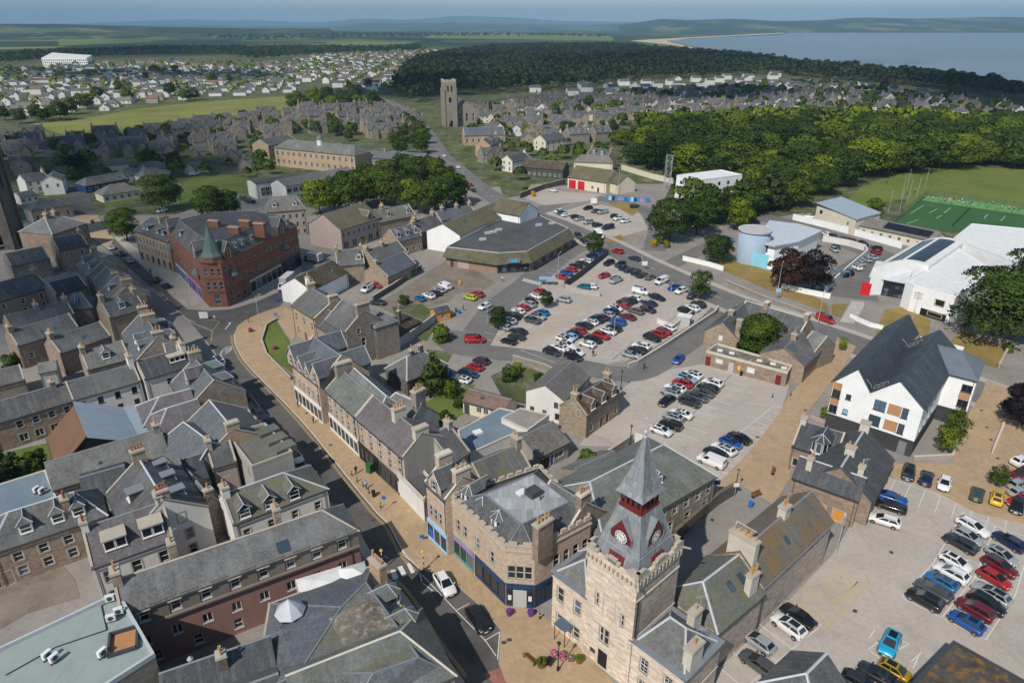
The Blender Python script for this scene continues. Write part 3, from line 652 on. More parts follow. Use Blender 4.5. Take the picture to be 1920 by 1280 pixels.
def hills(name,dist,prof,label,depth=2500,mat='far_ground',z0=0):
 """prof: (px, py of the skyline) left to right; a rounded ridge standing at dist metres."""
 m=MB(mat);cols=[];n=90;xs=np.linspace(prof[0][0],prof[-1][0],n);ys=np.interp(xs,[p[0]for p in prof],[p[1]for p in prof])
 rng=random.Random(name);nz=[rng.uniform(-1,1)for _ in range(n)];nz=np.convolve(nz,[.25,.5,.25],'same')
 for i in range(n):
  x=(xs[i]-960)/FPX;y=(640-ys[i])/FPX;d=Vector((x,math.cos(PITCH)+y*math.sin(PITCH),-math.sin(PITCH)+y*math.cos(PITCH)));k=dist/d.y
  top=CAM_H+d.z*k+nz[i]*dist*.00035;h=max(3.0,top);u=Vector((d.x,d.y,0))*k/dist
  cols.append([tuple(u*(dist+a*depth))[:2]+(h*b,)for a,b in((-1,0),(-.75,.22+.08*nz[(i*7)%n]),(-.45,.55+.12*nz[(i*3)%n]),(-.2,.85),(0,1),(.4,.75),(1,0))])
 i0=m.vs([p for c in cols for p in c])
 for i in range(n-1):
  for j in range(6):a=i0+i*7+j;m.f.append((a,a+7,a+8,a+1));m.k.append(0)
 return struct(name,m,label,smooth=True)
hills('far_hills',27000,[(-600,46),(0,45),(150,44),(290,39),(345,36),(420,39),(480,38),(560,42),(620,41),(660,36),(700,35),(760,38),(860,30),(960,33),(1060,40),(1200,42),(1300,44)],'blue mountains on the skyline',6000)
hills('low_hills',15000,[(-600,46),(0,46),(300,48),(620,50),(690,42),(710,40),(735,45),(760,44),(850,43),(950,46),(1100,47),(1200,44),(1320,47)],'low blue hills beyond the plain',3500)
hills('headland',9300,[(1160,47),(1200,42),(1240,36),(1290,38),(1380,36),(1460,40),(1540,39),(1590,34),(1640,33),(1700,35),(1800,34),(1860,32),(2100,36),(2500,38),(3500,44)],'long farmed headland across the water',1800)
hills('wooded_ridge',5600,[(-700,47),(0,45),(100,45.5),(200,48),(300,51),(480,54),(620,54)],'dark wooded rise behind the fields',1500)
# fields
sheet('playing_field',[(60,232),(130,258),(260,252),(400,222),(480,212),(545,205),(545,180),(480,184),(360,193),(250,205),(130,228)],.05,'pitch','mown yellow-green playing field edged by stone houses')
sheet('sports_green',[(330,385),(400,395),(470,372),(470,335),(400,326),(350,333)],.05,'lawn','small school green beside the trees')
sheet('park_grass',[(1560,400),(1700,372),(1690,420),(1920,420),(2300,450),(2300,300),(1920,318),(1780,312),(1700,322),(1620,345),(1590,375)],.05,'field_green','open park grass beside the tennis court')
sheet('tennis_court',[(1678,417),(1725,378),(1740,366),(1925,393),(1990,425),(1900,432),(1800,437)],.08,'turf_court','green artificial turf tennis court')
sheet('court_margin',[(1740,366),(1728,376),(1925,404),(2000,400),(1925,390)],.09,'turf_light','pale green run-off behind the tennis court')
sheet('crop_field',[(110,72),(110,86),(220,82),(330,76),(380,70),(250,68)],.06,'field_green');sheet('crop_field',[(600,78),(640,86),(760,83),(800,76),(680,74)],.06,'field_green');sheet('crop_field',[(790,64),(800,72),(960,74),(1150,77),(1150,68),(960,63)],.06,'field_green')
sheet('crop_field',[(0,89),(0,93),(90,91),(130,87)],.06,'pitch')
# roads
HS_R=[(1000,1330),(945,1275),(934,1243),(938,1181),(905,1140),(860,1102),(815,1076),(785,1066),(760,1042),(745,1017),(728,985),(700,956),(650,895),(600,832),(562,787),(520,743),(480,703),(455,675),(441,648),(438,628),(445,611),(462,598),(490,586),(525,574)]
HS_L=[(565,530),(480,567),(435,580),(392,583),(352,580),(322,556),(290,522),(250,484),(215,448),(195,424),(185,402),(142,320),(118,288),(85,262),(55,268),(90,300),(112,325),(135,402),(160,440),(205,470),(262,520),(300,552),(345,590),(372,622),(400,655),(437,715),(470,752),(510,808),(545,858),(580,905),(625,945),(672,990),(690,1025),(720,1072),(767,1122),(815,1200),(868,1272),(905,1330)]
sheet('high_street',HS_R+HS_L,.03,'tarmac','dark tarmac shopping street curving through the town')
raised('plaza',[(1003,1332),(947,1275),(936,1243),(940,1181),(906,1139),(860,1101),(815,1075),(786,1065),(761,1041),(746,1016),(729,984),(701,955),(651,894),(601,831),(563,786),(521,742),(481,702),(456,674),(442,648),(439,628),(446,611),(463,599),(491,587),(526,575),(556,585),(560,620),(548,640),(520,600),(498,612),(490,640),(500,668),(545,712),(560,720),(600,770),(660,835),(720,890),(790,965),(850,1035),(950,1128),(1010,1150),(1060,1180),(1160,1290),(1200,1340)],.12,'buff_paving',label='buff paved pavement along the shopping street')
raised('pavement',[(566,529),(480,566),(435,579),(392,582),(353,579),(323,555),(291,521),(251,483),(216,447),(225,443),(262,470),(330,505),(375,545),(400,572),(440,570),(480,548),(565,496)],.12,'asphalt_pale',label='grey pavement round the red sandstone building')
raised('pavement',[(136,404),(184,403),(194,424),(214,447),(205,468),(162,440)],.12,'buff_paving',label='paved square at the top of the shopping street')
raised('pavement',[(867,1273),(814,1201),(766,1123),(719,1073),(689,1026),(671,991),(660,990),(678,1040),(712,1085),(755,1135),(806,1206),(855,1282),(880,1330),(903,1330)],.12,'asphalt_pale',label='narrow pavement below the near roofs')
m=MB('red_surface');m.poly([V(p.x,p.y,.037)for p in pxs([(925,1280),(905,1262),(945,1250),(958,1266),(975,1290),(935,1300)])]);struct('red_surfacing',m,'faded red road surfacing by the plaza')
king=smooth_line(pxs([(690,178),(738,195),(765,212),(792,240),(812,268),(830,295),(866,325),(905,357),(965,390),(1040,418),(1120,452),(1200,492),(1290,533),(1400,578),(1520,617),(1620,652),(1720,690),(1830,733),(1950,775),(2150,850)]))
m=MB('tarmac_mid');ribbon(m,king,10.5,.03);struct('main_road',m,'two-lane main road crossing behind the car parks')
pv=MB('asphalt_pale')
for s in(-1,1):ribbon(pv,king[34:],2.2,.085,0,s*6.4)
struct('pavement',pv,'pavements beside the main road')
m=MB('tarmac_mid');ribbon(m,smooth_line(pxs([(880,655),(930,580),(985,535),(1045,485),(1090,460),(1115,450)])),8.5,.027);ribbon(m,smooth_line(pxs([(1000,400),(1090,370),(1200,390),(1235,425),(1225,470)])),8,.026);struct('service_road',m,'service road past the supermarket')
m=MB('tarmac_mid');ribbon(m,smooth_line(pxs([(1375,560),(1340,600),(1260,660),(1190,700),(1100,690),(990,668),(880,655),(845,640),(850,620)])),7,.0285);struct('service_road',m,'lane between the two car parks')
m=MB('tarmac_mid');ribbon(m,smooth_line(pxs([(1240,505),(1310,470),(1345,455)])),6,.034);ribbon(m,smooth_line(pxs([(1420,405),(1520,430),(1640,475),(1700,500)])),12,.026);ribbon(m,smooth_line(pxs([(1600,560),(1600,520),(1660,480)])),13,.029);struct('service_road',m,'drive and car park of the leisure centre')
sheet('car_park',[(838,645),(905,668),(1010,688),(1130,684),(1200,668),(1352,572),(1300,548),(1190,503),(1128,476),(1020,525),(940,575)],.022,'asphalt_pale','large tarmac car park behind the supermarket')
sheet('car_park',[(1085,835),(1120,790),(1170,722),(1215,700),(1320,682),(1480,722),(1460,782),(1400,852),(1345,908),(1300,885),(1200,838)],.022,'asphalt_pale','lower tarmac car park behind the courthouse')
sheet('car_park',[(1655,890),(1800,930),(1960,985),(2200,1100),(2300,1600),(1400,1600),(1340,1260),(1440,1165),(1560,1040),(1610,960)],.022,'asphalt_pale','wide sunlit car park beside the courthouse')
sheet('delivery_yard',[(700,572),(745,548),(800,510),(862,475),(905,515),(930,530),(905,545),(860,550),(842,565),(800,578),(740,590)],.022,'yard','sandy concrete delivery yard beside the supermarket')
sheet('car_park',[(1000,400),(1060,395),(1110,380),(1200,400),(1215,430),(1160,445),(1110,440),(1050,420)],.024,'asphalt_pale','small car park in front of the fire station')
raised('walkway',[(1252,990),(1312,938),(1352,902),(1402,852),(1452,788),(1480,742),(1545,670),(1572,634),(1605,650),(1580,690),(1545,735),(1500,790),(1488,830),(1480,900),(1450,945),(1390,908),(1372,920),(1350,940),(1268,1010)],.1,'buff_paving',label='buff paved walkway past the lower car park')
raised('walkway',[(1850,712),(1935,745),(2100,830),(2100,1000),(1925,985),(1830,962),(1760,925),(1672,892),(1668,872),(1720,868),(1785,870),(1800,800),(1840,740)],.1,'buff_paving',label='buff paved court beside the white apartment block')
sheet('lawn',[(500,612),(518,602),(543,640),(546,700),(500,662),(492,640)],.14,'lawn','kerbed lawn beside the curving street')
sheet('lawn',[(548,702),(556,700),(562,716),(556,724)],.14,'lawn','scrap of lawn by the first shop')
for pts,mt,lb in(([(1280,490),(1350,505),(1480,560),(1555,588),(1550,570),(1470,520),(1380,485)],'dry_grass','dry grass bank below the blue drum building'),([(1560,590),(1600,602),(1622,575),(1590,570),(1560,570)],'dry_grass','dry grass beside the leisure centre steps'),([(1640,625),(1660,580),(1700,575),(1745,600),(1740,640)],'dry_grass','dry grass patch below the leisure centre'),([(1775,650),(1800,620),(1860,640),(1890,650),(1870,690),(1790,672)],'dry_grass','dry lawn above the main road'),([(1130,450),(1165,440),(1170,448),(1155,458)],'dry_grass','grass island in the small car park'),([(790,760),(830,735),(890,720),(880,770),(830,800),(800,790)],'lawn','hedged garden behind the long terrace'),([(920,705),(970,680),(1020,700),(1000,760),(945,750)],'garden','walled back garden with flower beds'),([(735,575),(790,570),(830,595),(800,640),(750,620)],'garden','cluttered back garden with sheds'),([(800,655),(850,660),(835,690),(790,705)],'garden','strip of garden beside the lane'),([(1140,380),(1170,378),(1200,395),(1185,405)],'dry_grass','verge behind the fire station'),([(930,330),(1000,335),(985,365),(945,372)],'garden','roadside gardens opposite the church road'),([(1010,350),(1060,360),(1130,365),(1100,378),(1020,385),(985,372)],'asphalt_pale','forecourt of the fire station'),([(1170,345),(1260,345),(1240,385),(1160,375)],'asphalt','drill yard of the fire station'),([(190,375),(240,372),(262,370),(250,380),(200,388)],'lawn','front lawn of the cream bungalow'),([(0,850),(90,830),(100,870),(60,900),(0,905)],'lawn','back garden among the roofs'),([(0,1060),(20,1050),(100,1040),(140,1085),(150,1120),(50,1150),(0,1180)],'yard','courtyard with wheelie bins')):
 sheet('garden_plot' if mt in('garden','lawn')else('forecourt' if 'asphalt' in mt or mt=='yard' else 'grass_bank'),pts,.045,mt,lb)
 # ---- painted markings
def line(mb,a,b,w=.1,z=.05):
 p,q=P(a,0),P(b,0);d=(q-p);d.z=0;d.normalize();s=Vector((d.y,-d.x,0))*w/2
 mb.poly([(p-s).to_2d().to_3d()+V(0,0,z),(p+s).to_2d().to_3d()+V(0,0,z),(q+s).to_2d().to_3d()+V(0,0,z),(q-s).to_2d().to_3d()+V(0,0,z)])
wl=MB('line_white');yl=MB('line_yellow')
def dash(mb,pts,w,z,on,gap,off=0):
 run=0;seg=[]
 for i in range(len(pts)-1):
  a,b=pts[i],pts[i+1];L=(b-a).length;n=max(1,int(L/.5));d=(b-a).normalized();s=Vector((d.y,-d.x,0))
  for j in range(n):
   p,q=a+(b-a)*j/n+s*off,a+(b-a)*(j+1)/n+s*off
   if(run%(on+gap))<on:line(mb,Vector((p.x,p.y,0)),Vector((q.x,q.y,0)),w,z)
   run+=L/n
ribbon(yl,smooth_line(pxs([(868,1272),(815,1200),(767,1122),(720,1072)])),.1,.038,0,.35);ribbon(yl,smooth_line(pxs([(868,1272),(815,1200),(767,1122),(720,1072)])),.1,.038,0,.6)
rk=smooth_line(pxs([(785,1067),(760,1042),(745,1017),(728,985),(700,956),(650,895),(600,832),(562,787),(520,743),(480,703),(455,675),(441,648),(438,628)]))
for o_ in(-.35,-.6):ribbon(yl,rk,.1,.038,0,o_)
kb=MB('coping_pale');ribbon(kb,rk,.18,.127,0,.12);struct('kerb',kb,'pale kerb stones along the shopping street')
dash(wl,smooth_line(pxs([(770,1040),(700,985),(660,940),(600,870),(560,815),(500,750),(455,700)])),.0001,.037,1,3)
for i in range(3):
 a,b,c,d=[((732,1068),(741,1067),(747,1083),(737,1087)),((745,1063),(754,1060),(763,1078),(755,1081)),((762,1056),(769,1055),(778,1072),(771,1075))][i]
 wl.poly([V(p.x,p.y,.039)for p in pxs([a,b,c,d])][::-1])
for a,b in(((793,1093),(811,1107)),((806,1110),(813,1106)),((750,1022),(757,1040)),((757,1040),(768,1050)),((787,1074),(791,1090)),((855,1144),(880,1131)),((792,1078),(855,1144)),((855,1144),(910,1200)),((908,1201),(937,1184)),((910,1200),(930,1229)),((937,1184),(933,1236)),((720,1042),(728,1046)),((605,910),(570,865)),((570,865),(517,802)),((517,802),(470,740)),((590,912),(607,906)),((350,598),(362,606)),((345,596),(368,604)),((300,548),(330,575))):line(wl,a,b,.11,.038)
for a,b in(((362,606),(398,620)),((398,620),(412,603)),((412,603),(376,597)),((398,620),(396,640))):line(yl if 'yes' in '' or a[0]>370 else wl,a,b,.12,.038)
line(wl,(422,618),(432,606),.22,.038);line(wl,(428,606),(433,605),.5,.0381)
dash(wl,king,.12,.036,2.5,4.5)
cpz=.028
def bays(a,b,n,depth,w=.1,side=1,mb=None):
 """bay lines standing on the line a-b (photo pixels), depth metres to one side."""
 mb=mb or wl;p,q=P(a,0),P(b,0);d=(q-p).normalized();s=Vector((d.y,-d.x,0))*depth*side;line(mb,p,q,w,cpz)
 for i in range(n+1):r=p+(q-p)*i/n;line(mb,r,r+s,w,cpz+.002)
C0,C1,C2,T0,T1,T2=(1690,1120),(1765,1157.5),(1848,1199),(1806,960),(1866,985),(1935,1010)
M0,M1,M2=(1750,1055),(1828,1082),(1904,1115)
for a,b in((C0,M0),(M0,T0),(C1,M1),(M1,T1),(C2,M2),(M2,T2),(C0,C2)):line(wl,a,b,.12,cpz)
def lerp(a,b,t):return(a[0]+(b[0]-a[0])*t,a[1]+(b[1]-a[1])*t)
for i in range(1,12):
 t=i/8
 if i<=8:line(wl,lerp(C0,M0,min(t*2,1))if t<=.5 else lerp(M0,T0,t*2-1),lerp(C1,M1,t*2)if t<=.5 else lerp(M1,T1,t*2-1),.1,cpz+.002);line(wl,lerp(C1,M1,t*2)if t<=.5 else lerp(M1,T1,t*2-1),lerp(C2,M2,t*2)if t<=.5 else lerp(M2,T2,t*2-1),.1,cpz+.002)
bays((1678,900),(1888,972),7,5.2,side=1);bays((1395,1290),(1540,1172),5,4.9,side=-1)
for a,b in(((1628,1217),(1650,1234)),((1628,1217),(1650,1200)),((1650,1234),(1705,1207)),((1705,1207),(1690,1200)),((1470,1180),(1496,1208)),((1600,960),(1645,975)),((1640,1180),(1630,1195)),((1708,1240),(1728,1222)),((1712,1252),(1722,1230))):line(wl,a,b,.12,cpz)
yb=[(1553,1050),(1598,1043),(1631,1090),(1551,1181)];yz=cpz
for a,b in(((1535,1172),(1608,1090)),((1551,1181),(1631,1090)),((1598,1043),(1631,1090)),((1535,1172),(1551,1181)),((1608,1090),(1631,1090)),((1590,1107),(1608,1090)),((1562,1133),(1585,1112))):line(yl,a,b,.12,yz)
for k in range(4):
 o=(k*-26,k*23)
 for a,b in(((1552,1055),(1608,1088)),((1560,1052),(1614,1082))):line(yl,(a[0]+o[0],a[1]+o[1]),(b[0]+o[0],b[1]+o[1]),.1,yz)
 for t in(.1,.3,.5,.7,.9):
  line(yl,lerp((1552+o[0],1055+o[1]),(1608+o[0],1088+o[1]),t),lerp((1560+o[0],1052+o[1]),(1614+o[0],1082+o[1]),min(1,t+.12)),.08,yz+.002)
for i in range(11):line(yl,lerp((1539,1170),(1606,1094),i/11),lerp((1555,1176),(1628,1094),i/11+.06),.08,yz+.002)
for cx,cy in((1588,1090),(1562,1115),(1537,1143)):
 c=G(cx,cy);
 for i in range(8):
  if i not in(2,):
   t0,t1=R(45*i),R(45*i+45);line(yl,V(c.x+.55*math.cos(t0),c.y+.55*math.sin(t0),0),V(c.x+.55*math.cos(t1),c.y+.55*math.sin(t1),0),.12,yz+.001)
 line(yl,V(c.x-.1,c.y+.5,0),V(c.x-.9,c.y+1.4,0),.14,yz+.001);line(yl,V(c.x-.9,c.y+1.4,0),V(c.x-1.5,c.y+1.3,0),.12,yz+.001);line(yl,V(c.x-.5,c.y+.95,0),V(c.x+.2,c.y+1.2,0),.12,yz+.001)
for i in range(7):line(yl,lerp((1785,912),(1825,922),i/6),lerp((1783,928),(1812,938),i/6),.08,yz)
# upper car park bays and hatching, lower car park bays
bays((1008,668),(1205,560),17,4.8);bays((1008,668),(1205,560),17,4.8,side=-1);bays((1165,680),(1330,588),12,4.8,side=-1);bays((1135,497),(1290,552),12,4.6,side=1)
bays((930,640),(1020,555),9,4.8);bays((930,640),(1020,555),9,4.8,side=-1);bays((1040,522),(1120,470),9,4.6,side=-1)
for i in range(26):t=i/25;line(yl,lerp((978,655),(1110,560),t),lerp((985,642),(1105,555),min(1,t+.02)),.1,cpz)
for a,b in(((978,655),(1112,562)),((970,650),(1100,558)),((1040,560),(1105,545)),((1100,520),(1135,540)),((1085,532),(1120,552)),((1100,510),(1130,520)),((1095,520),(1140,515))):line(yl,a,b,.12,cpz)
bays((1265,810),(1372,702),9,4.8);bays((1265,810),(1372,702),9,4.8,side=-1);bays((1300,880),(1452,760),11,5)
for a,b in(((1340,897),(1385,922)),((1345,880),(1395,900)),((1310,893),(1330,912)),((1132,812),(1140,790)),((1140,790),(1168,772)),((1132,812),(1170,835))):line(wl if a[0]>1200 else yl,a,b,.1,cpz)
for i in range(16):a=(1395+(i*37)%60,735+(i*23)%70);line(wl,a,(a[0]+14,a[1]+(i%3)*2+1),.06,cpz)
for i in range(8):line(wl,lerp((980,527),(1010,535),i/7),lerp((985,522),(1015,530),i/7),.45,.036)
c_=G(424,657);n_=smooth_line([c_+V(math.cos(R(a))*1.0,math.sin(R(a))*2.2,0)for a in range(0,361,30)],1)
for i in range(12):line(wl,V(n_[i].x,n_[i].y,0),V(n_[i+1].x,n_[i+1].y,0),.14,.038)
for dx,sg in((-.42,'2'),(.36,'0')):
 pts={'2':[(-.25,.9),(.0,1.1),(.25,.8),(-.25,-1),(.28,-1)],'0':[(0,1.1),(.25,.7),(.25,-.7),(0,-1.05),(-.25,-.7),(-.25,.7),(0,1.1)]}[sg]
 for a,b in zip(pts,pts[1:]):line(wl,V(c_.x+dx+a[0]*.9,c_.y+a[1]*1.2,0),V(c_.x+dx+b[0]*.9,c_.y+b[1]*1.2,0),.13,.0385)
for i,(x0,y0)in enumerate(((1728,372),(1762,378))):pass
for a,b in(((1708,400),(1732,385)),((1735,385),(1752,386)),((1742,400),(1757,392)),((1700,420),(1722,412)),((1755,410),(1766,404)),((1845,410),(1852,402)),((1876,415),(1885,405)),((1770,400),(1782,390))):line(wl,a,b,.18,.095)
struct('white_markings',wl,'white painted road and bay lines');struct('yellow_markings',yl,'yellow painted kerb lines and hatched bays')
# ------------------------------------------------------------------ courthouse with the clock tower
def ang(d):return Vector((math.cos(R(d)),math.sin(R(d)),0))
AX,BX,Z1=ang(133),ang(43),V(0,0,1)
N0=V(13.0,53.6,0)
def courthouse():
 root=thing('courthouse','pink sandstone courthouse with a lead spired clock tower','building',(N0.x,N0.y,0));base=(N0.x,N0.y,0)
 st,dk='court_stone','court_stone_dark'
 W_,D_,H_=6.8,7.8,15.6
 c=[N0+AX*W_,N0,N0+BX*D_,N0+BX*D_+AX*W_]
 m=MB(st,dk)
 fr=[(3.4,4.0,.62,2.3,'sash'),(2.72,4.0,.62,2.3,'sash'),(1.7,9.0,.42,1.7,'sash'),(5.3,8.4,.42,1.7,'sash')]
 ops=[(x-w/2,x+w/2,s,s+h)for x,s,w,h,_ in fr]+[(2.35,3.75,.05,2.75)]
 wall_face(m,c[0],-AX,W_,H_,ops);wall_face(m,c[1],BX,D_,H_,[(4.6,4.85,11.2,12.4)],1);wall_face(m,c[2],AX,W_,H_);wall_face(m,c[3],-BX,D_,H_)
 tw=m.build('tower',root,base)
 for x,s,w,h,sty in fr:put_window(root,c[0],-AX,x,s,w,h,base,sty)
 q=(c[0]-AX*3.05);link('door',door_mesh(1.35,2.7,'black_iron','coping_pale'),root,(q.x-base[0],q.y-base[1],.05),math.atan2(-AX.y,-AX.x))
 out=-BX
 for zc,pr in((3.3,.07),(7.4,.08),(12.9,.1),(14.7,.16)):
  m=MB('coping_pale',st)
  for i,(o,d,L)in enumerate(((c[0],-AX,W_),(c[1],BX,D_),(c[2],AX,W_),(c[3],-BX,D_))):
   oo=Vector((d.y,-d.x,0));m.box(o-d*pr+oo*.0+V(0,0,zc+.002*i),d*(L+2*pr),oo*pr,(0,0,.2))
  m.build('string_course',root,base)
 m=MB('coping_pale',st)
 for x0,x1,a,b in((2.55,2.68,8.4,11.4),(4.2,4.33,8.4,11.4),(2.55,4.33,11.4,11.6)):m.box(c[0]-AX*x0+V(0,0,a),-AX*(x1-x0),out*.1,(0,0,b-a))
 m.build('niche',root,base);m=MB('dark_grey');m.box(c[0]-AX*1.2+V(0,0,1.4),-AX*.75,out*.06,(0,0,.6));m.build('plaque',root,base)
 m=MB('coping',st)
 for o,d,L in((c[0],-AX,W_),(c[1],BX,D_),(c[2],AX,W_),(c[3],-BX,D_)):
  oo=Vector((d.y,-d.x,0));o=o+oo*.14-d*.14;L+=.28
  m.box(o+V(0,0,H_),d*L,-oo*.4,(0,0,.55),1)
  prof=[(0,.16,1.35),(.16,.22,.95),(.22,.3,.55),(.36,.64,1.0),(.42,.58,1.25),(.7,.78,.55),(.78,.84,.95),(.84,1,1.35)]
  for t0,t1,h in prof:
   if h>.56:m.box(o+d*L*t0+V(0,0,H_+.55),d*L*(t1-t0),-oo*.4,(0,0,h-.55),0)
  for t in range(12):m.box(o+d*L*(t+.3)/12+V(0,0,H_-.55),d*L*.4/12,oo*.12,(0,0,.55),0)
 for p in(c[0],c[1],c[2]):
  m.tube(p+(p-(c[0]+c[2])/2).normalized()*.1+V(0,0,H_+.2),p+(p-(c[0]+c[2])/2).normalized()*1.1+V(0,0,H_-.1),.14,6,0,.1)
 m.build('parapet',root,base)
 ctr=(c[0]+c[2])/2;sx,sy=1.0,D_/W_*.97
 def ring(h,z):return[ctr-BX*h*sy+AX*h+Z1*z,ctr-BX*h*sy-AX*h+Z1*z,ctr+BX*h*sy-AX*h+Z1*z,ctr+BX*h*sy+AX*h+Z1*z]
 def shell(m,prof,k=0):
  for(h0,z0),(h1,z1)in zip(prof,prof[1:]):
   A,B=ring(h0,z0),ring(h1,z1)
   for i in range(4):
    j=(i+1)%4;m.poly([A[i],A[j],B[j],B[i]],k)
    if h1>.05 or z1>25:m.tube(A[i],B[i],.07,4,k)
    n=max(2,int(h0*2/.62))
    for s in range(1,n):
     t=s/n;a,b=A[i]+(A[j]-A[i])*t,B[i]+(B[j]-B[i])*t;m.tube(a,b,.03,3,k)
 m=MB('lead_spire');fl=ring(3.2,15.7);m.poly(fl);shell(m,[(3.0,15.75),(2.62,17.55)]);shell(m,[(2.7,17.5),(2.62,17.6),(1.42,21.9)])
 sk=m.build('spire_skirt',root,base)
 m=MB('lead_spire');shell(m,[(1.78,23.7),(1.5,24.15),(1.12,25.4),(.55,27.7),(.13,30.2)]);m.poly(list(reversed(ring(1.78,23.71))));m.build('spire',root,base)
 m=MB('lead_pale');m.lathe((ctr.x,ctr.y,29.9),[(.16,0),(.2,.2),(.12,.5),(.26,.75),(.26,.95),(.1,1.1),(.05,1.5),(.04,2.4),(.12,2.45),(.02,2.6)],8);m.build('finial',root,base)
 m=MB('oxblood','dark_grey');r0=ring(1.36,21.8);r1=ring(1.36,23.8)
 for i in range(4):
  j=(i+1)%4;a,b=r0[i],r0[j];d=(b-a);L=d.length;d.normalize();oo=Vector((d.y,-d.x,0))
  wall_face(m,a,d,L,1.9,[(L*(.08+.235*k),L*(.08+.235*k)+L*.15,.55,1.5)for k in range(4)])
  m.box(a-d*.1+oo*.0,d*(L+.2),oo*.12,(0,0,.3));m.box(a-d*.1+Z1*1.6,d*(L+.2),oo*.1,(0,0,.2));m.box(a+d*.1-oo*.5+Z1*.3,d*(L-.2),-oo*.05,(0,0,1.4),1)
 m.build('belfry',root,base)
 for d,half,name in((-BX,sy,0),(-AX,sx,1),(BX,sy,2),(AX,sx,3)):
  ux=Vector((-d.y,d.x,0));f=ctr+d*(2.42*half if d in(-BX,BX)else 2.45);zb=17.75
  pt=[(-.5,-.4),(.5,-.4),(1.4,.75),(1.4,1.5),(0,3.5),(-1.4,1.5),(-1.4,.75)]
  g=MB('oxblood','lead');fp=[f+ux*x+Z1*(zb+z)for x,z in pt];bk=[p-d*(1.9 if i in(0,1)else 2.2)for i,p in enumerate(fp)]
  g.poly(fp,0)
  for i in range(1,7):a,b=fp[i],fp[(i+1)%7];g.poly([a+d*.12,b+d*.12,bk[(i+1)%7],bk[i]][::-1],1);g.tube(a+d*.05,b+d*.05,.06,4,1)
  go=g.build('clock_gable',root,base)
  cd_=MB('white_paint','black_iron');cc=f+d*.05+Z1*(zb+1.2);r=.78
  def disc(rad,off,k):cd_.poly([cc+d*off+(ux*math.cos(R(t))+Z1*math.sin(R(t)))*rad for t in range(0,360,15)],k)
  disc(r+.07,.0,1);disc(r,.02,0);
  for hr_ in range(12):
   t=R(hr_*30);u_=ux*math.sin(t)+Z1*math.cos(t);w_=ux*math.cos(t)-Z1*math.sin(t);cd_.poly([cc+d*.035+u_*a+w_*b for a,b in((.5,-.06),(.5,.06),(.7,.09),(.7,-.09))],1)
  for t,ln,wd in((R(130),.62,.035),(R(310),.42,.05)):
   u_=ux*math.sin(t)+Z1*math.cos(t);w_=ux*math.cos(t)-Z1*math.sin(t);cd_.poly([cc+d*.045+u_*a+w_*b for a,b in((-.12,-wd),(-.12,wd),(ln,wd*.4),(ln,-wd*.4))],1)
  cd_.build('clock_dial',go,base)
  lv=MB('oxblood');e=ctr+d*((2.86 if d in(-AX,AX)else 2.86*half))
  for k in range(2):
   for s in range(6):o=e+ux*(-1.0+1.02*k)+Z1*(16.05+s*.17)-d*(s*.035-.16);lv.box(o,ux*.96,d*.14,Z1*.07-d*.05)
  lv.build('louvre',sk,base)
  # wings
 for lab,o,L,D2,he,wins in(('wing',c[0]+AX*5.3+BX*.25,5.3,8.5,8.6,[(1.3,4.9,1.0,2.2,'sash'),(4.0,4.9,1.0,2.2,'sash'),(1.3,1.1,1.0,1.7,'sash'),(4.0,1.1,1.0,1.7,'sash')]),('wing',N0+BX*.2,6.7,6.8,7.4,[(1.7,3.9,1.0,2.1,'six'),(4.8,3.9,1.0,2.1,'six'),(1.7,.9,1.0,1.8,'six'),(4.8,.9,1.0,1.8,'six')])):
  m=MB(st,dk);wall_face(m,o,-AX,L,he,[(x-w/2,x+w/2,s,s+h)for x,s,w,h,_ in wins]);e1=o-AX*L
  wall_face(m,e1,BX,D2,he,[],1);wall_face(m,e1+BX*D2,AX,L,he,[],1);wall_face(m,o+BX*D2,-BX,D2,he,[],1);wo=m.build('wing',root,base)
  for x,s,w,h,sty in wins:put_window(root,o,-AX,x,s,w,h,base,sty)
  m=MB('lead','coping_pale');m2=MB('coping_pale');k=[o,e1,e1+BX*D2,o+BX*D2]
  for i in range(4):
   p,q=k[i],k[(i+1)%4];d=(q-p);ll=d.length;d.normalize();oo=Vector((d.y,-d.x,0));m.box(p-d*.3+oo*.3+Z1*(he-.05+.003*i),d*(ll+.6),-oo*.75,(0,0,.22),0);m.box(p-d*.15+Z1*(he-.5+.003*i),d*(ll+.3),oo*.15,(0,0,.45),1);m2.box(p-d*.05+Z1*(3.6+.003*i),d*(ll+.1),oo*.06,(0,0,.18))
  m.build('cornice',root,base);m2.build('string_course',root,base)
  m=MB('slate_pale');tr=MB('lead_pale');cen=sum(k,V(0,0,0))/4;z=he+.12;rz=he+(2.6 if L>6 else 2.2);rl=.18
  if L>6:a_,b_=cen+AX*L*rl,cen-AX*L*.12
  else:a_,b_=cen+BX*D2*.2,cen-BX*D2*.2
  a_=a_+Z1*rz;b_=b_+Z1*rz;kk=[p+Z1*z+(cen-p).normalized()*.5 for p in k]
  if L>6:fs=[(kk[0],kk[1],b_,a_),(kk[1],kk[2],b_),(kk[2],kk[3],a_,b_),(kk[3],kk[0],a_)];hips=((kk[0],a_),(kk[3],a_),(kk[1],b_),(kk[2],b_),(a_,b_))
  else:fs=[(kk[0],kk[1],b_),(kk[1],kk[2],a_,b_),(kk[2],kk[3],a_),(kk[3],kk[0],b_,a_)];hips=((kk[0],b_),(kk[1],b_),(kk[2],a_),(kk[3],a_),(a_,b_))
  for f_ in fs:m.poly(f_)
  for p,q in hips:tr.tube(p,q,.13,5)
  ro=m.build('roof',root,base);tr.build('ridge',ro,base)
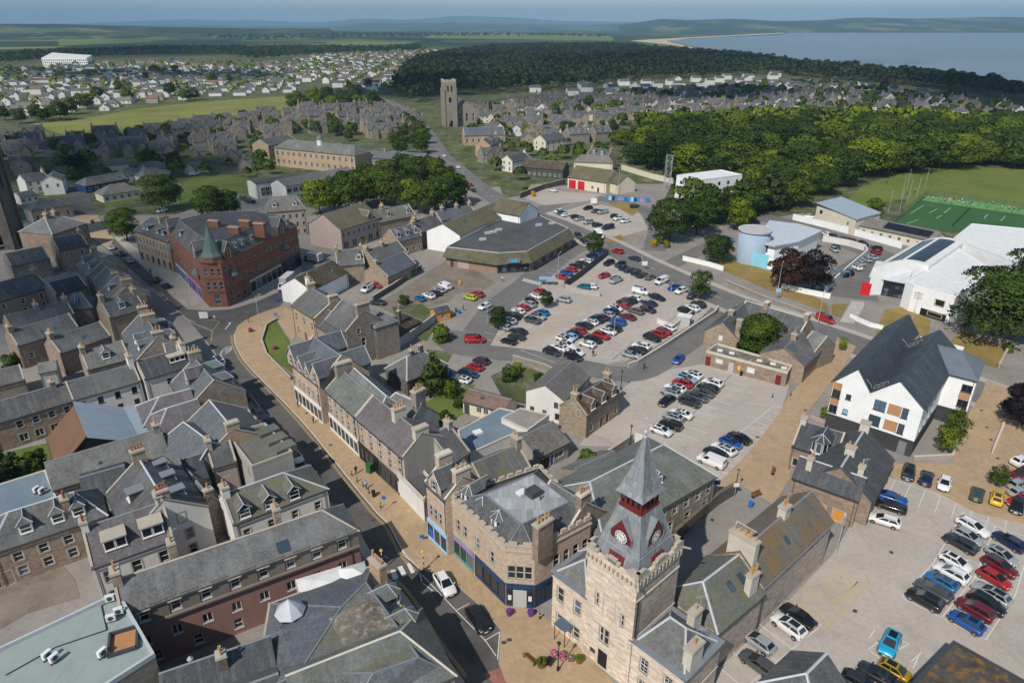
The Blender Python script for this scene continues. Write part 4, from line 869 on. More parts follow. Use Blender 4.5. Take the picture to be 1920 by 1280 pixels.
 e=N0-AX*6.7;chimney(root,e+BX*2.2+AX*.6,BX,2.2,1.0,6,10.4,'coping_pale',1,base=base);chimney(root,e+BX*6.4+AX*3.2,BX,1.6,.9,6,10.2,'coping_pale',1,base=base)
 chimney(root,c[0]+AX*.3+BX*7.6,AX,.9,1.2,6,11.6,'coping_pale',1,base=base)
 gm=MB('black_iron');p=N0+BX*.35-AX*.12;gm.tube(p+Z1*7,p+Z1*13,.07,5);gm.build('downpipe',root,base)
 gl=MB('glass_sky','black_iron');p=c[0]+AX*3.6+BX*.25;gl.box(p-BX*1.5+Z1*2.7,-AX*1.9,BX*1.5,(0,0,.06));
 for t in(.1,1.75):gl.tube(p-BX*1.35-AX*t,p-BX*1.35-AX*t+Z1*2.7,.05,5,1)
 gl.build('canopy',root,base)
 return root
courthouse()
RR='coping_pale'
house('long rear range of the courthouse with ochre lichen-covered slates',(1521,921),(1388,1033),9.9,7.0,7.2,'court_stone_dark','slate_ochre','court_range','building',chim=((.42,1.4,1.1,1.6,2),(.995,1.0,3.6,2.2,5)),cmat='coping_pale',cope='coping',sky=((.55,1.6,.7,1.1),),bdorm=((.8,'gable',2.6,1.2),),gutmat='lead',skew=False,trim='lead')
house('low mossy courthouse link with two skylights behind the tower',(1384,1040),(1318,1090),9.2,6.2,8.2,'court_stone_dark','slate_moss','court_range','building',hip=(0,2.2),chim=((.25,1.6,.8,.6,3,3.2),),cmat='coping_pale',sky=((.25,1.3,.8,1.3),(.55,1.3,.8,1.3)),skew=False,trim='lead_pale')
house('stone hall with a broad weathered slate roof behind the clock tower',(1106,903),(1244,833),10.5,6.6,13.5,'stone_grey','slate_green','stone_hall','hall',hip=(3.5,4.5),front=[(5,3.9,1.1,1.7,None,(.45,1)),(3,1.0,1.2,1.8,None,(.5,1))],dorm=((.62,'gable',2.2,1.3,4.2),),trim='lead_pale',skew=False)
house('lean-to slated store beside the yard lane',(1078,878),(1150,845),4.6,3.0,6,'stone_grey','slate_pale','store_building','building',skew=False)
# ------------------------------------------------------------------ street blocks on the plaza side
t=mansard('corner stone building with battlements and a dark blue corner shopfront',[(846,937),(948,1029),(1003,1033),(1108,978),(1012,880)],[(909,926),(976,982),(980,982),(1067,941),(999,888)],9.3,12.4,'corner_building','building','ashlar_pale','slate_grey','lead_flat',rows=((0,2,5.0,.85,1.9,'sash',(.05,.33)),(0,1,5.0,.85,1.9,'sash',(.4,.6)),(0,1,5.0,.85,1.9,'sash',(.68,.84)),(1,3,4.6,.95,2.1,'sash',(.06,.94)),(2,4,5.0,.95,1.9,'sash',(.3,1)),(2,3,.9,1.2,2.0,'sash',(.45,1))),par=.55,parmat='coping',cren=True)
E_=EDG[t.name];o,ux,L=E_[0]
shopfront(t,o,ux,.35,L*.42,'shop_teal',3.5,3,None,'shop_purple');shopfront(t,o,ux,L*.45,L-.05,'navy',3.6,4,0);o,ux,L=E_[1];shopfront(t,o,ux,.05,L-.05,'navy',3.7,3,None);panel(t,'shutter',o,ux,L*.26,L*.74,.1,2.9,'pale_grey',.2,.1)
for s in(.14,.86):panel(t,'poster',o,ux,L*s-.22,L*s+.22,1.2,2.0,'white_paint',.2,.05)
o,ux,L=E_[2];shopfront(t,o,ux,.05,L*.3,'navy',3.6,2)
for k,x in enumerate((.17,.42,.72)):
 dormer(t,Vector((E_[0][0].x,E_[0][0].y,0))+E_[0][1]*E_[0][2]*x+BX*5.2,E_[0][1],-BX,.58,12.3,3.9,2.0 if k!=1 else 1.3,1.35,'bay' if k!=1 else 'hip','slate_grey','white_paint',BASE[t.name],'ashlar_buff','slate_grey')
p=G(1018,995,12);chimney(t,p,AX,1.0,2.6,8,13.6,'stone_pink',4,base=BASE[t.name]);m=MB('dark_grey');p=G(1000,925,12.5);m.cbox((p.x,p.y,12.35),1.8,1.6,.8,0,R(40));m.build('rooflight',t);p=G(1013,935,12.5);m=MB('dark_grey');m.tube((p.x,p.y,12.3),(p.x,p.y,13.4),.09,6);m.build('vent_pipe',t);p=G(978,922,12.5);m=MB('membrane');m.cbox((p.x,p.y,12.35),1.3,1.0,.25,0,R(43));m.build('rooflight',t)
p=G(1099,943,12.2);house('crow-stepped stone gable wing of the corner building',p,p+AX*6.5,12.2,8.6,8.2,'stone_pink','slate_grey','gable_wing','building',ga=[(2,5.2,.95,1.7)],chim=((0,.9,1.9,1.6,4),),cope='coping_pale')
t=house('narrow stone shop with wallhead gable and pale blue shopfront',(832,864),(862,889),12.2,9.8,6.0,'ashlar_pale','slate_grey','shop_building','shop',ext=(.4,.9),front=[(3,4.5,.8,2.0,None,(.1,.8))],chim=((0,.9,2.2,1.5,0),(1,1.0,2.4,1.4,3)),dorm=((.5,'gable',3.2,1.2,3.04,'stone'),),cope='coping_pale')
o,ux,L=front(t);shopfront(t,o,ux,.1,L-.1,'shop_blue',3.6,3,1);panel(t,'poster',o,ux,.5,L*.3,.8,2.2,'blue_sign',.12,.02)
t=house('stone shop with a wall-head corner between blue shop and teal shop',(860,888),(872,898),11.8,9.4,6.0,'ashlar_buff','slate_blue','shop_building','shop',skew=True)
t=block('single-storey white shop beside the long terrace',[(744,884),(794,935),(822,910),(778,862)],4.4,'white_shop','shop','harl_white','felt_dark',.5);o,ux,L=P((744,884),0),None,None
h2=dict(front=[(5,3.8,1.0,1.75,None),(5,6.1,1.0,1.6,None)],name='terrace_building',cat='building')
t=house('long slated terrace with dark pub fronts and cream stone upper storeys',(700,742),(790,812),11.0,8.2,8.5,'ashlar_pale','slate_purple',off=.42,chim=((.55,1.0,2.2,1.7,4),(1,1.0,2.4,1.2,0)),cmat='coping_pale',at='ridge',ext=(0,.3),**h2);o,ux,L=front(t);shopfront(t,o,ux,.1,L*.45,'black_iron',3.4,4,2);shopfront(t,o,ux,L*.47,L*.9,'dark_grey',3.3,4,1)
m=MB('cement');h=HF[t.name];e=h['p1'];m.box(e+h['v']*(h['wf'])+h['u']*.02,h['u']*.08,-h['v']*8.45,(0,0,8.1));m.faces([e+h['u']*.1+h['v']*h['wf']+Z1*8.1,e+h['u']*.1-h['v']*4.88+Z1*8.1,e+h['u']*.1+Z1*10.85],[(0,1,2)]);m.build('gable_render',t)
t=house('green-slated terrace half with white shopfronts next to the gabled shops',(642,694),(700,742),11.0,8.2,8.5,'ashlar_pale','slate_green',off=.42,chim=((0,1.0,3.0,2.0,0),),cmat='stone_grey',**h2);o,ux,L=front(t);shopfront(t,o,ux,.1,L-.2,'white_paint',3.4,7,3)
t=house('steep gabled stone shops with white ground floor at the lawn end',(592,634),(641,668),12.6,8.4,10.4,'ashlar_pale','slate_blue','gabled_shops','shop',front=[(6,4.2,.8,1.8,None)],dorm=((.06,'gable',3.6,1.6,5.24,'stone'),(.36,'gable',2.8,1.2,5.24,'stone'),(.62,'gable',2.8,1.0,5.24,'stone'),(.9,'gable',3.6,1.6,5.24,'stone')),cope='coping_pale',ext=(1.2,0),bdorm=((.1,'gable',4.2,1.6,5.24,'stone'),(.9,'gable',4.2,1.6,5.24,'stone')));o,ux,L=front(t);shopfront(t,o,ux,.1,L-.1,'white_paint',3.5,7,4)
house('rear wing of the terrace with a tall square chimney stack',(742,736),(790,757),11.5,8.0,7.5,'harl_grey','slate_pale','rear_wing','building',hip=(2.5,0),chim=((1,1.2,2.2,2.6,4),),cmat='stone_grey',skew=False,trim='lead_pale');house('flat-topped rear roof of the terrace with pale lead sheet',(664,690),(724,742),11.8,8,8,'stone_grey','slate_pale','rear_wing','building',hip=(0,2),skew=False,trim='lead_pale')
house('grey rendered back house beside the blue flat roof',(808,818),(844,797),9.6,6.4,8.5,'harl_grey','slate_grey','back_house','house',front=[(1,3.6,.9,1.4,None,(.5,1))],chim=((1,.9,1.3,1.3,2),))
house('green mossy slate range behind the blue shop',(883,870),(972,833),9.0,6.0,8,'stone_grey','slate_moss','back_range','building',chim=((.98,.9,1.8,1.8,2),),cope='coping')
house('rusty pantiled outbuilding with pale door panels',(880,729),(958,749),4.0,2.7,5.0,'harl_cream','tile_red','outbuilding','shed',front=[(3,.9,1.0,1.2,'two',(.3,.8))],doors=((.1,'dark_grey'),(.75,'shop_teal'),(.9,'timber_cedar')),skew=False,sky=((.4,.9,.8,.6),),sur=None)
t=block('low blue felt flat roof with patched skylight holes',[(858,806),(938,764),(965,770),(990,800),(868,855)],4.2,'flat_roofed_store','building','harl_white','felt_blue',.12);p=G(896,810,4.2);m=MB('membrane');m.cbox((p.x,p.y,4.05),1.5,1.3,.35,0,R(30));m.build('roof_dome',t)
block('tan felt flat roof above a white fascia',[(940,783),(976,764),(1030,777),(989,806)],5.2,'flat_roofed_store','building','harl_white','asphalt',.08)
house('corrugated tile workshop with dark garage openings',(978,818),(1036,790),5.2,3.2,8.5,'cement','tile_grey','workshop','building',front=[(2,1.0,2.0,1.2,'two',(.55,1))],doors=((.2,'black_iron',2.4,2.4),(.42,'blue_bin',.9,2.2)),skew=False)
t=house('stone cottage with three gabled dormers and dark red doors',(1075,748),(1141,706),7.1,4.7,6.0,'stone_buff','tile_brown','stone_cottage','house',front=[(1,.9,.95,1.5,None,(.02,.3)),(1,.9,.95,1.5,None,(.75,.98))],ga=[(1,4.0,.8,1.3,None,(.5,.9))],doors=((.45,'oxblood'),(.62,'oxblood')),chim=((0,.9,1.3,1.2,2),(1,.9,1.3,1.2,2)),dorm=((.2,'gable',1.7,1.5,2.8,'stone'),(.5,'gable',1.7,1.5,2.8,'stone'),(.8,'gable',1.7,1.5,2.8,'stone')))
house('white gable-ended cottage with concrete tile roof above its garden',(1022,722),(1072,678),7.4,5.2,8.0,'harl_white','tile_grey','white_cottage','house',ga=[(1,3.3,.9,1.1,None,(.65,.95)),(3,.9,.9,1.2,'two')],skew=False,fm='brown_wood',sur=None)
t=house('classical buff stone bank front with slate roof by the lawn',(546,571),(590,598),10.8,7.8,10.5,'ashlar_buff','slate_grey','bank_building','building',at='eave',front=[(3,4.4,1.0,1.9,None),(1,1.0,1.0,1.9,None,(0,.35)),(1,1.0,1.0,1.9,None,(.65,1))],doors=((.5,'brown_wood',1.2,2.6),),chim=((.0,.9,2.0,1.4,3),(1,.9,2.2,1.4,3)),cope='coping_pale')
p=G(682,583,12.2);house('tall rubble stone tenement gable with a broad chimney',p,p+AX*9,12.2,8.6,9.5,'stone_grey','slate_grey','stone_tenement','building',ga=[(1,4.2,1.0,1.9,None,(.3,.55)),(2,7.4,.8,1.2,None,(.15,.85))],chim=((0,1.0,3.0,1.8,5),),cope='coping');p=G(650,600,10);house('hip-roofed link between bank and rubble tenement',p,p+AX*8,10,7.4,7,'stone_buff','slate_grey','link_building','building',hip=(2,0),skew=False);p=G(715,590,9.5);house('square rear stair tower of the rubble tenement',p,p+AX*5,9.8,7.8,6,'stone_grey','slate_pale','rear_wing','building',skew=False,hip=(2,0))
house('low hipped slate cottage behind the gabled shops',(763,668),(792,657),6.6,3.6,7.5,'stone_dark','slate_grey','slate_cottage','house',hip=(3,3.5),chim=((.3,.8,.8,1.2,1),(1,.8,.8,1.6,1)),skew=False,trim='lead_pale')
house('small brown-roofed store with a lone chimney in the back yard',(735,596),(757,586),5.2,3.2,7,'stone_dark','tile_brown','store_building','building',hip=(2,2),chim=((.1,.7,.7,2.4,1,2),),skew=False)
house('orange timber summerhouse with half-glazed roof',(812,578),(838,572),3.2,2.3,3.4,'orange_wood','slate_dark','summerhouse','shed',skew=False,gutter=False,front=[(1,.6,.9,1.2,'two')],sur=None)
# ------------------------------------------------------------------ the old stone yard by the main road
t=house('long slate range of the derelict stone yard beside the main road',(1398,564),(1517,599),8.6,5.0,8.5,'stone_buff','slate_grey','stone_range','building',chim=((.35,.9,1.4,1.5,0),(1,.9,1.4,1.4,0)),cope='coping_pale',trim='lead_pale',front=[(3,2,.9,1.5)])
house('gabled wing of the derelict yard with a very tall chimney',(1355,603),(1398,566),8.2,5.2,7.5,'stone_buff','slate_grey','gabled_wing','building',ga=[(1,3.6,.8,1.3,None,(.35,.65),'membrane')],chim=((.35,1.0,1.2,1.2,0),(0,.8,1.2,1.4,0,3.6)),cope='coping',skew=False)
t=block('low stone yard front with boarded doors and rooflights',[(1325,657),(1477,697),(1486,684),(1420,664),(1345,643)],3.5,'yard_front','building','stone_pink','gravel_roof',.4,rows=((0,1,1.2,1.5,1.1,'plain',(.1,.25),'membrane'),(0,1,1.0,1.5,1.3,'plain',(.5,.65),'membrane')))
a,b=P((1325,657),3.5),P((1477,697),3.5);ux=(b-a).normalized();o=V(a.x,a.y,0);L=(b-a).length
for x,mt in((.035,'oxblood'),(.33,'pale_grey'),(.91,'oxblood')):panel(t,'door',o,ux,x*L-.55,x*L+.55,.02,2.2,mt,.03,.08)
panel(t,'sign_board',o,ux,.43*L-.3,.43*L+.3,1,2,'yellow_paint',.05,.04);panel(t,'bin_store',o,ux,.46*L,.46*L+.5,.02,1,'black_iron',.6,.5)
for x,y in((1350,657),(1372,662),(1424,676),(1449,682),(1470,690)):p=G(x,y,3.2);m=MB('membrane');m.cbox((p.x,p.y,3.08),1.1,.8,.3,0,R(-20));m.build('rooflight',t)
house('stone store with streaked slate roof and orange brick gable',(1470,652),(1505,622),6.8,4.2,9.5,'stone_buff','slate_pale','stone_store','building',chim=((.5,.8,1.1,1.5,1),),skew=False,trim='lead');house('stone end house at the walkway corner of the derelict yard',(1523,621),(1552,632),7.2,4.4,7.5,'stone_grey','slate_pale','stone_store','building',cope='coping')
# ------------------------------------------------------------------ modern white apartments and the stone house before them
def apartments():
 root=thing('apartment_block','white three-storey apartment block with twin slate gables and cedar panels','building',(66,108,0));base=(66,108,0);he=9.7
 L0,V0,R0=G(1564,715,he),G(1634,734,he),G(1732,766,he);back1,back2=G(1686,589,13.4),G(1748,614,13.4);A1,A2=G(1609,693,13.4),G(1692,710,13.4)
 f=(R0-L0);f.z=0;f.normalize();dep=Vector((-f.y,f.x,0));D1=(back1-A1).dot(dep);D2=(back2-A2).dot(dep)
 l,v0,r0=V(L0.x,L0.y,0),None,None;w1=(V0-L0).dot(f);w2=(R0-V0).dot(f)
 m=MB('harl_bright','brick_grey','timber_cedar');out=-dep
 wins=[(2.9,4.0,.9,1.1,'plain'),(2.9,7.0,.9,1.1,'plain'),(w1+1.6,3.7,1.9,2.0,'two4'),(w1+1.9,6.8,1.9,2.0,'two4'),(w1+5.9,3.7,1.0,2.0,'sash'),(w1+5.9,6.8,1.0,2.0,'sash')]
 L=w1+w2
 wall_face(m,l,f,L,3.2,[(L-2.3,L-.9,.05,2.6)],1);up=[(x-w/2,x+w/2,s-3.2,s-3.2+h)for x,s,w,h,_ in wins]
 wall_face(m,l+Z1*3.2,f,L,he-3.2,up,0)
 for a,b,ap in((L0,V0,A1),(V0,R0,A2)):q=(ap-L0).dot(f);m.poly([l+f*(a-L0).dot(f)+Z1*he,l+f*(b-L0).dot(f)+Z1*he,l+f*q+Z1*13.3],0)
 r_=l+f*L;Dd=max(D1,D2)
 wall_face(m,r_,dep,Dd,3.2,[],1);wall_face(m,r_+Z1*3.2,dep,Dd,he-3.2,[(x,x+.8,s,s+1.4)for x in(2,5,8,11)for s in(.6,3.6)],0);wall_face(m,l+dep*D1,-dep,D1,he,[],0);wall_face(m,r_+dep*Dd,-f,L,he,[],0)
 m.build('wall',root,base)
 for x,s,w,h,st in wins:put_window(root,l,f,x,s,w,h,base,st,'dark_grey',None,'glass_sky')
 for x in(2,5,8,11):
  for s in(3.8,6.8):put_window(root,r_,dep,x+.4,s,.8,1.4,base,'plain','dark_grey',None)
 link('door',door_mesh(1.3,2.5,'mid_grey',None),root,tuple((l+f*(L-1.6)-Vector(base)).to_2d())+(.05,),math.atan2(f.y,f.x))
 for x0,x1,s in((w1+3.2,w1+5.3,3.7),(w1+3.2,w1+5.3,6.8)):
  for k in range(10):xa=x0+(x1-x0)*k/10;panel(root,'cedar_board',l,f,xa+.01,xa+(x1-x0)/10-.01,s,s+2,'timber_cedar',.05,.05,base)
 for s,h in((5.3,1.5),(8.3,1.4)):
  for k in range(7):panel(root,'cedar_board',l,f,.05+k*.21,.24+k*.21,s,s+h,'timber_cedar',.05,.05,base)
 for s in(3.7,6.8):
  put_window(root,l,f,.8,s,1.4,1.5,base,'two','dark_grey',None);root.children[-1].location+=out*.18
 rm=MB('slate_modern');tr=MB('dark_grey')
 for a,b,ap,D in((L0,V0,A1,D1),(V0,R0,A2,D2)):
  xa,xb,xm=(a-L0).dot(f),(b-L0).dot(f),(ap-L0).dot(f);e=.35;k1=(13.4-he)/(xm-xa);k2=(13.4-he)/(xb-xm);o=l-dep*.3
  ea=e if a is L0 else 0;eb=e if b is R0 else 0
  slab(rm,[o+f*(xa-ea)+Z1*(he-ea*k1+.1),o+f*xm+Z1*13.5,o+f*xm+dep*(D+.5)+Z1*13.5,o+f*(xa-ea)+dep*(D+.5)+Z1*(he-ea*k1+.1)][::-1],.2)
  slab(rm,[o+f*xm+Z1*13.5,o+f*(xb+eb)+Z1*(he-eb*k2+.1),o+f*(xb+eb)+dep*(D+.5)+Z1*(he-eb*k2+.1),o+f*xm+dep*(D+.5)+Z1*13.5][::-1],.2)
  tr.tube(o+f*xm+Z1*13.5,o+f*xm+dep*(D+.5)+Z1*13.5,.1,5);q=l+f*xm+dep*D;m2=MB('harl_bright');m2.poly([l+f*xb+dep*D+Z1*he,l+f*xa+dep*D+Z1*he,q+Z1*13.3]);m2.build('gable',root,base)
 ro=rm.build('roof',root,base);tr.build('ridge',ro,base);gm=MB('asphalt');gm.box(l+f*(w1-.45)+Z1*(he+.28),f*.9,dep*D1,(0,0,.1));gm.build('valley_gutter',ro,base)
 sp=MB('solar_panel');xm=(A2-L0).dot(f);xa=w1;k=(13.4-he)/(xm-xa)
 o=l+f*(xm-1.9)+dep*1.2+Z1*(13.62-1.9*k);sp.box(o,f*1.5+Z1*1.5*k,dep*(D2-5),Z1*.06);sp.build('solar_panel',ro,base)
 for dd in(.4,D1*.72):
  an=MB('galv');o=l+f*w1+dep*dd+Z1*(he+.3)
  for s in(-1,1):
   for z in(.35,.9):an.tube(o+f*s*.2+Z1*z,o+f*s*2.2+Z1*(z+1.7),.035,4)
   for t in(.2,.9,1.6,2.2):an.tube(o+f*s*t+Z1*(t*.85-.1),o+f*s*t+Z1*(t*.85+.75),.035,4)
  an.build('guard_rail',ro,base)
  # side wing with its metal hip roof
 w=house('white wing of the apartment block with a standing-seam hipped roof',(1752,646),(1803,658),12.8,9.8,9.5,'harl_bright','standing_seam','apartment_wing','building',hip=(0,3.8),front=[(1,7.0,.5,1.8,'plain',(.2,.5)),(1,3.9,.5,1.8,'plain',(.12,.35)),(1,7.0,1.7,1.5,'two',(.74,1)),(1,3.9,1.7,1.5,'two',(.74,1))],fm='dark_grey',sur=None,skew=False,trim='standing_seam')
 o,ux,L=front(w);h=HF[w.name];LL=L+3.8
 if True:
  panel(w,'brick_base',o,ux,-.05,LL+.05,0,3.1,'brick_grey',.06,.1);
  for k in range(8):panel(w,'cedar_board',o,ux,LL*.76+k*.2,LL*.76+k*.2+.18,5.5,6.9,'timber_cedar',.06,.06)
apartments()
t=house('stone house with tall chimneys in front of the white apartments',(1501,855),(1624,896),7.4,5.0,5.2,'stone_pink','slate_dark','stone_house','house',chim=((.18,.8,1.0,1.0,1,.9),(.9,.8,1.0,1.3,1,-1)),skew=False,trim='lead_pale',doors=((.5,'orange_wood',1.4,2.1),(.77,'orange_wood',1.4,2.1)),cmat='coping_pale')
house('rear wing of the stone house with a broad dark slate roof',(1622,803),(1577,876),8.4,4.6,10,'stone_pink','slate_dark','stone_house','house',chim=((.0,.9,1.4,1.6,0),(.65,.9,1.4,1.3,2)),skew=False,trim='lead_pale',cmat='coping_pale',sky=((.3,-2.2,.5,.8),));house('slated front wing of the stone house with a canted bay',(1502,788),(1585,813),7.8,4.8,7,'stone_pink','slate_dark','stone_house','house',chim=((0,.9,1.2,1.0,1),),front=[(1,1,1.7,1.5,'two',(.05,.35))],dorm=((.6,'bay',2.4,2.2,3.4,'stone_pink'),),skew=True,cmat='coping_pale')
t=block('flat roof thick with orange moss at the car park corner',[(1788,1200),(1690,1300),(1910,1420),(1985,1310)],4.2,'flat_roofed_store','building','stone_grey','roof_moss',.15,'dark_grey');house('hipped slate pavilion roof beside the near car park',(1512,1262),(1549,1225),6.4,3.6,7,'stone_grey','slate_grey','pavilion','building',hip=(2.5,0),skew=False,trim='lead_pale')
# ------------------------------------------------------------------ leisure centre and its neighbours
def leisure():
 base=tuple(G(1700,500));root=thing('leisure_centre','white leisure centre with curved solar roof and black glass entrance','building',base);HB=8.0
 a,b,c,d=G(1637,502,HB),G(1742,499,HB),G(1792,457,HB),G(1732,453,HB)
 m=MB('membrane','solar_panel','harl_bright');n=10;x=b-a;y=((d-a)+(c-b))/2
 prof=[(t/n,math.sin(math.pi*t/n)*1.7)for t in range(n+1)]
 for(t0,h0),(t1,h1)in zip(prof,prof[1:]):m.poly([a+x*t0+Z1*h0,a+x*t1+Z1*h1,a+y+x*t1+Z1*h1,a+y+x*t0+Z1*h0],0)
 m.poly([a+x*t+Z1*h for t,h in prof],2);m.poly([a+y+x*t+Z1*h for t,h in reversed(prof)],2)
 ro=m.build('curved_roof',root,base);sp=MB('solar_panel')
 for t0,t1 in((2,4.4),(5.2,8.6)):
  k=6
  for i in range(k):
   u0,u1=(t0+(t1-t0)*i/k)/n,(t0+(t1-t0)*(i+1)/k)/n;f=lambda u:math.sin(math.pi*u)*1.7+.08
   sp.poly([a+y*.06+x*u0+Z1*f(u0),a+y*.06+x*u1+Z1*f(u1),a+y*.92+x*u1+Z1*f(u1),a+y*.92+x*u0+Z1*f(u0)])
 sp.build('solar_panel',ro,base);w=MB('harl_bright','glass_sky');pts=[a,b,a+y+x,a+y]
 for i in range(4):p,q=pts[i],pts[(i+1)%4];w.poly([V(p.x,p.y,0),V(q.x,q.y,0),q,p],0)
 w.build('wall',root,base)
 # entrance: glass box with mono-pitch roof
 g0,g1=G(1634,519,4.6),G(1699,531,4.6);ux=(g1-g0);ux.z=0;L=ux.length;ux.normalize();iy=Vector((-ux.y,ux.x,0));o=V(g0.x,g0.y,0)
 g=MB('black_iron','glass');nx,nz=7,4
 for i in range(nx+1):g.box(o+ux*(L*i/nx-.06),ux*.12,iy*.14,(0,0,4.6))
 for j in range(nz+1):g.box(o+Z1*(4.5*j/nz)-iy*.01,ux*L,iy*.14,(0,0,.1))
 fr=g.build('glazing_frame',root,base)
 for i in range(nx):
  for j in range(nz):pn=MB('glass');pn.poly([o+iy*.08+ux*L*i/nx+Z1*4.5*j/nz,o+iy*.08+ux*L*(i+1)/nx+Z1*4.5*j/nz,o+iy*.08+ux*L*(i+1)/nx+Z1*4.5*(j+1)/nz,o+iy*.08+ux*L*i/nx+Z1*4.5*(j+1)/nz]);pn.build('pane',fr,base)
 r=MB('metal_pale','harl_bright');slab(r,[o-ux*.6-iy*.6+Z1*4.65,o+ux*(L+.3)-iy*.6+Z1*4.65,o+ux*(L+.3)+iy*7+Z1*7.4,o-ux*.6+iy*7+Z1*7.4],.15)
 for k in range(14):p=o-ux*.6+ux*(L+.9)*k/13;r.tube(p-iy*.6+Z1*4.7,p+iy*7+Z1*7.45,.04,3)
 for s in(0,L):r.faces([o+ux*s,o+ux*s+iy*7,o+ux*s+iy*7+Z1*7.3,o+ux*s+Z1*4.55],[(0,1,2,3)],1)
 r.build('entrance_roof',root,base)
 rp=MB('red_paint');q=G(1630,553);rp.cbox((q.x-1,q.y+.6,0),2.4,1.6,3.4,0,math.atan2(ux.y,ux.x));rp.build('red_porch',root,base)
leisure()
t=block('white front block of the leisure centre with a coloured emblem',[(1699,526),(1714,534),(1792,556),(1862,505),(1792,462),(1745,497)],7.2,'leisure_block','building','harl_bright','membrane',.35,'harl_bright',rows=((1,1,3.6,2.2,1.6,'plain',(.58,.8)),(1,1,.6,3.4,.9,'multi',(.5,.8))))
a,b=P((1714,534),7.2),P((1792,556),7.2);ux=(b-a).normalized();o=V(a.x,a.y,0);L=(b-a).length
for k,mt in enumerate(('green_bin','red_paint','mid_grey','mid_grey')):panel(t,'emblem',o,ux,L*.06,L*.06+2.2-.3*(k%2),5.4-.5*k,5.52-.5*k,mt,.04,.03)
panel(t,'garage_opening',o,ux,L*.3,L*.92,0,1.9,'black_iron',.02,.06)
block('big pale sports hall behind the leisure centre',[(1788,446),(1822,419),(1940,430),(1990,470),(1900,490)],8.2,'sports_hall','hall','harl_bright','membrane',.1,'membrane')
t=house('long low changing block with brown tiles and dark solar panels',(1628,408),(1765,436),5.4,3.3,9.5,'harl_cream','tile_grey','changing_block','building',front=[(8,1.0,1.0,1.1,'two')],skew=False,sur=None);h=HF[t.name];sp=MB('solar_panel');k=h['tf'];o=h['p0']+h['u']*h['L']*.3+h['v']*.6;sp.box(o+Z1*(5.62-.6*k),h['u']*h['L']*.62,h['v']*3.2-Z1*3.2*k,Z1*.06);sp.build('solar_panel',t)
t=block('cream hall with a pale metal roof beside the park',[(1532,386),(1606,411),(1651,399),(1577,375)],6.0,'cream_hall','hall','harl_cream','metal_roof',0,rows=((0,1,3.8,1.6,1.2,'multi',(.06,.2)),(0,1,3.2,.8,1.0,'plain',(.75,.9)),(0,1,.9,.8,1.4,'plain',(.62,.75))),sur=None,fm='dark_grey')
e_=[P(p,6.0)for p in((1532,386),(1606,411),(1651,399),(1577,375))];m=MB('metal_roof','dark_grey');c_=sum(e_,V(0,0,0))/4;hi=[p+(p-c_)*.04+Z1*z for p,z in zip(e_,(1.2,.1,.1,1.2))];slab(m,hi,.25)
for s in range(1,12):m.tube(hi[0]+(hi[3]-hi[0])*s/12+Z1*.02,hi[1]+(hi[2]-hi[1])*s/12+Z1*.02,.05,3)
for i_ in(0,3):a,b=e_[i_],e_[(i_+1)%4]if i_==0 else e_[2];
m.poly([e_[3],e_[0],hi[0]-Z1*.2,hi[3]-Z1*.2],1);m.poly([e_[0],e_[1],hi[1]-Z1*.2,hi[0]-Z1*.2],1);m.build('metal_roof',t)
def drum():
 c=G(1417,428,10.6);c=V(c.x,c.y,0);root=thing('drum_building','pale blue rendered drum tower with a low cyan wing','building',tuple(c));base=tuple(c)
 m=MB('harl_blue','pale_grey');m.lathe((c.x,c.y,0),[(4.8,0),(4.8,10.0)],32);m.build('drum',root,base,True);m=MB('pale_grey','concrete');m.lathe((c.x,c.y,9.9),[(4.8,0),(5.2,.05),(5.2,.55),(4.9,.6),(4.8,.5)],32);m.build('drum_roof',root,base)
 ro=[G(1410,452,7),G(1453,461,7),G(1500,452,7),G(1542,432,7),G(1500,420,7),G(1443,413,7)];m=MB('metal_pale','dark_grey');slab(m,ro if(ro[1]-ro[0]).cross(ro[2]-ro[1]).z>0 else ro[::-1],.35);m.build('fan_roof',root,base)
 w=MB('harl_bright','paint_cyan','glass');cc=sum(ro,V(0,0,0))/6;ri=[V(p.x+(cc.x-p.x)*.08,p.y+(cc.y-p.y)*.08,0)for p in ro]
 for i in range(6):p,q=ri[i],ri[(i+1)%6];w.poly([p,q,q+Z1*6.7,p+Z1*6.7],0)
 w.build('wall',root,base);a,b=G(1405,497),G(1438,504);ux=(b-a).normalized();iy=Vector((-ux.y,ux.x,0));w=MB('paint_cyan');w.box(a,ux*(b-a).length,iy*.3,(0,0,4.2));w.build('cyan_wall',root,base);w=MB('harl_bright');w.box(b,ux*4,iy*.3,(0,0,3.4));w.build('white_wall',root,base)
 for x,z,ww,hh in((1397,6.0,.9,1.3),(1403,3.0,.6,3.6)):
  p=G(x,480);d=Vector((p.x-c.x,p.y-c.y,0)).normalized();ux=Vector((-d.y,d.x,0));put_window(root,c+d*4.92+Z1*0,ux,0,z,ww,hh,base,'plain','dark_grey',None)
 a=ri[0];b=ri[1];u_=(b-a).normalized();put_window(root,a,u_,1.4,4.5,1.6,1.9,base,'two','dark_grey',None);put_window(root,a,u_,4,4.4,1.0,2.0,base,'plain','dark_grey',None)
 for q_ in root.children[-2:]:q_.location+=Vector((u_.y,-u_.x,0))*.2
drum()
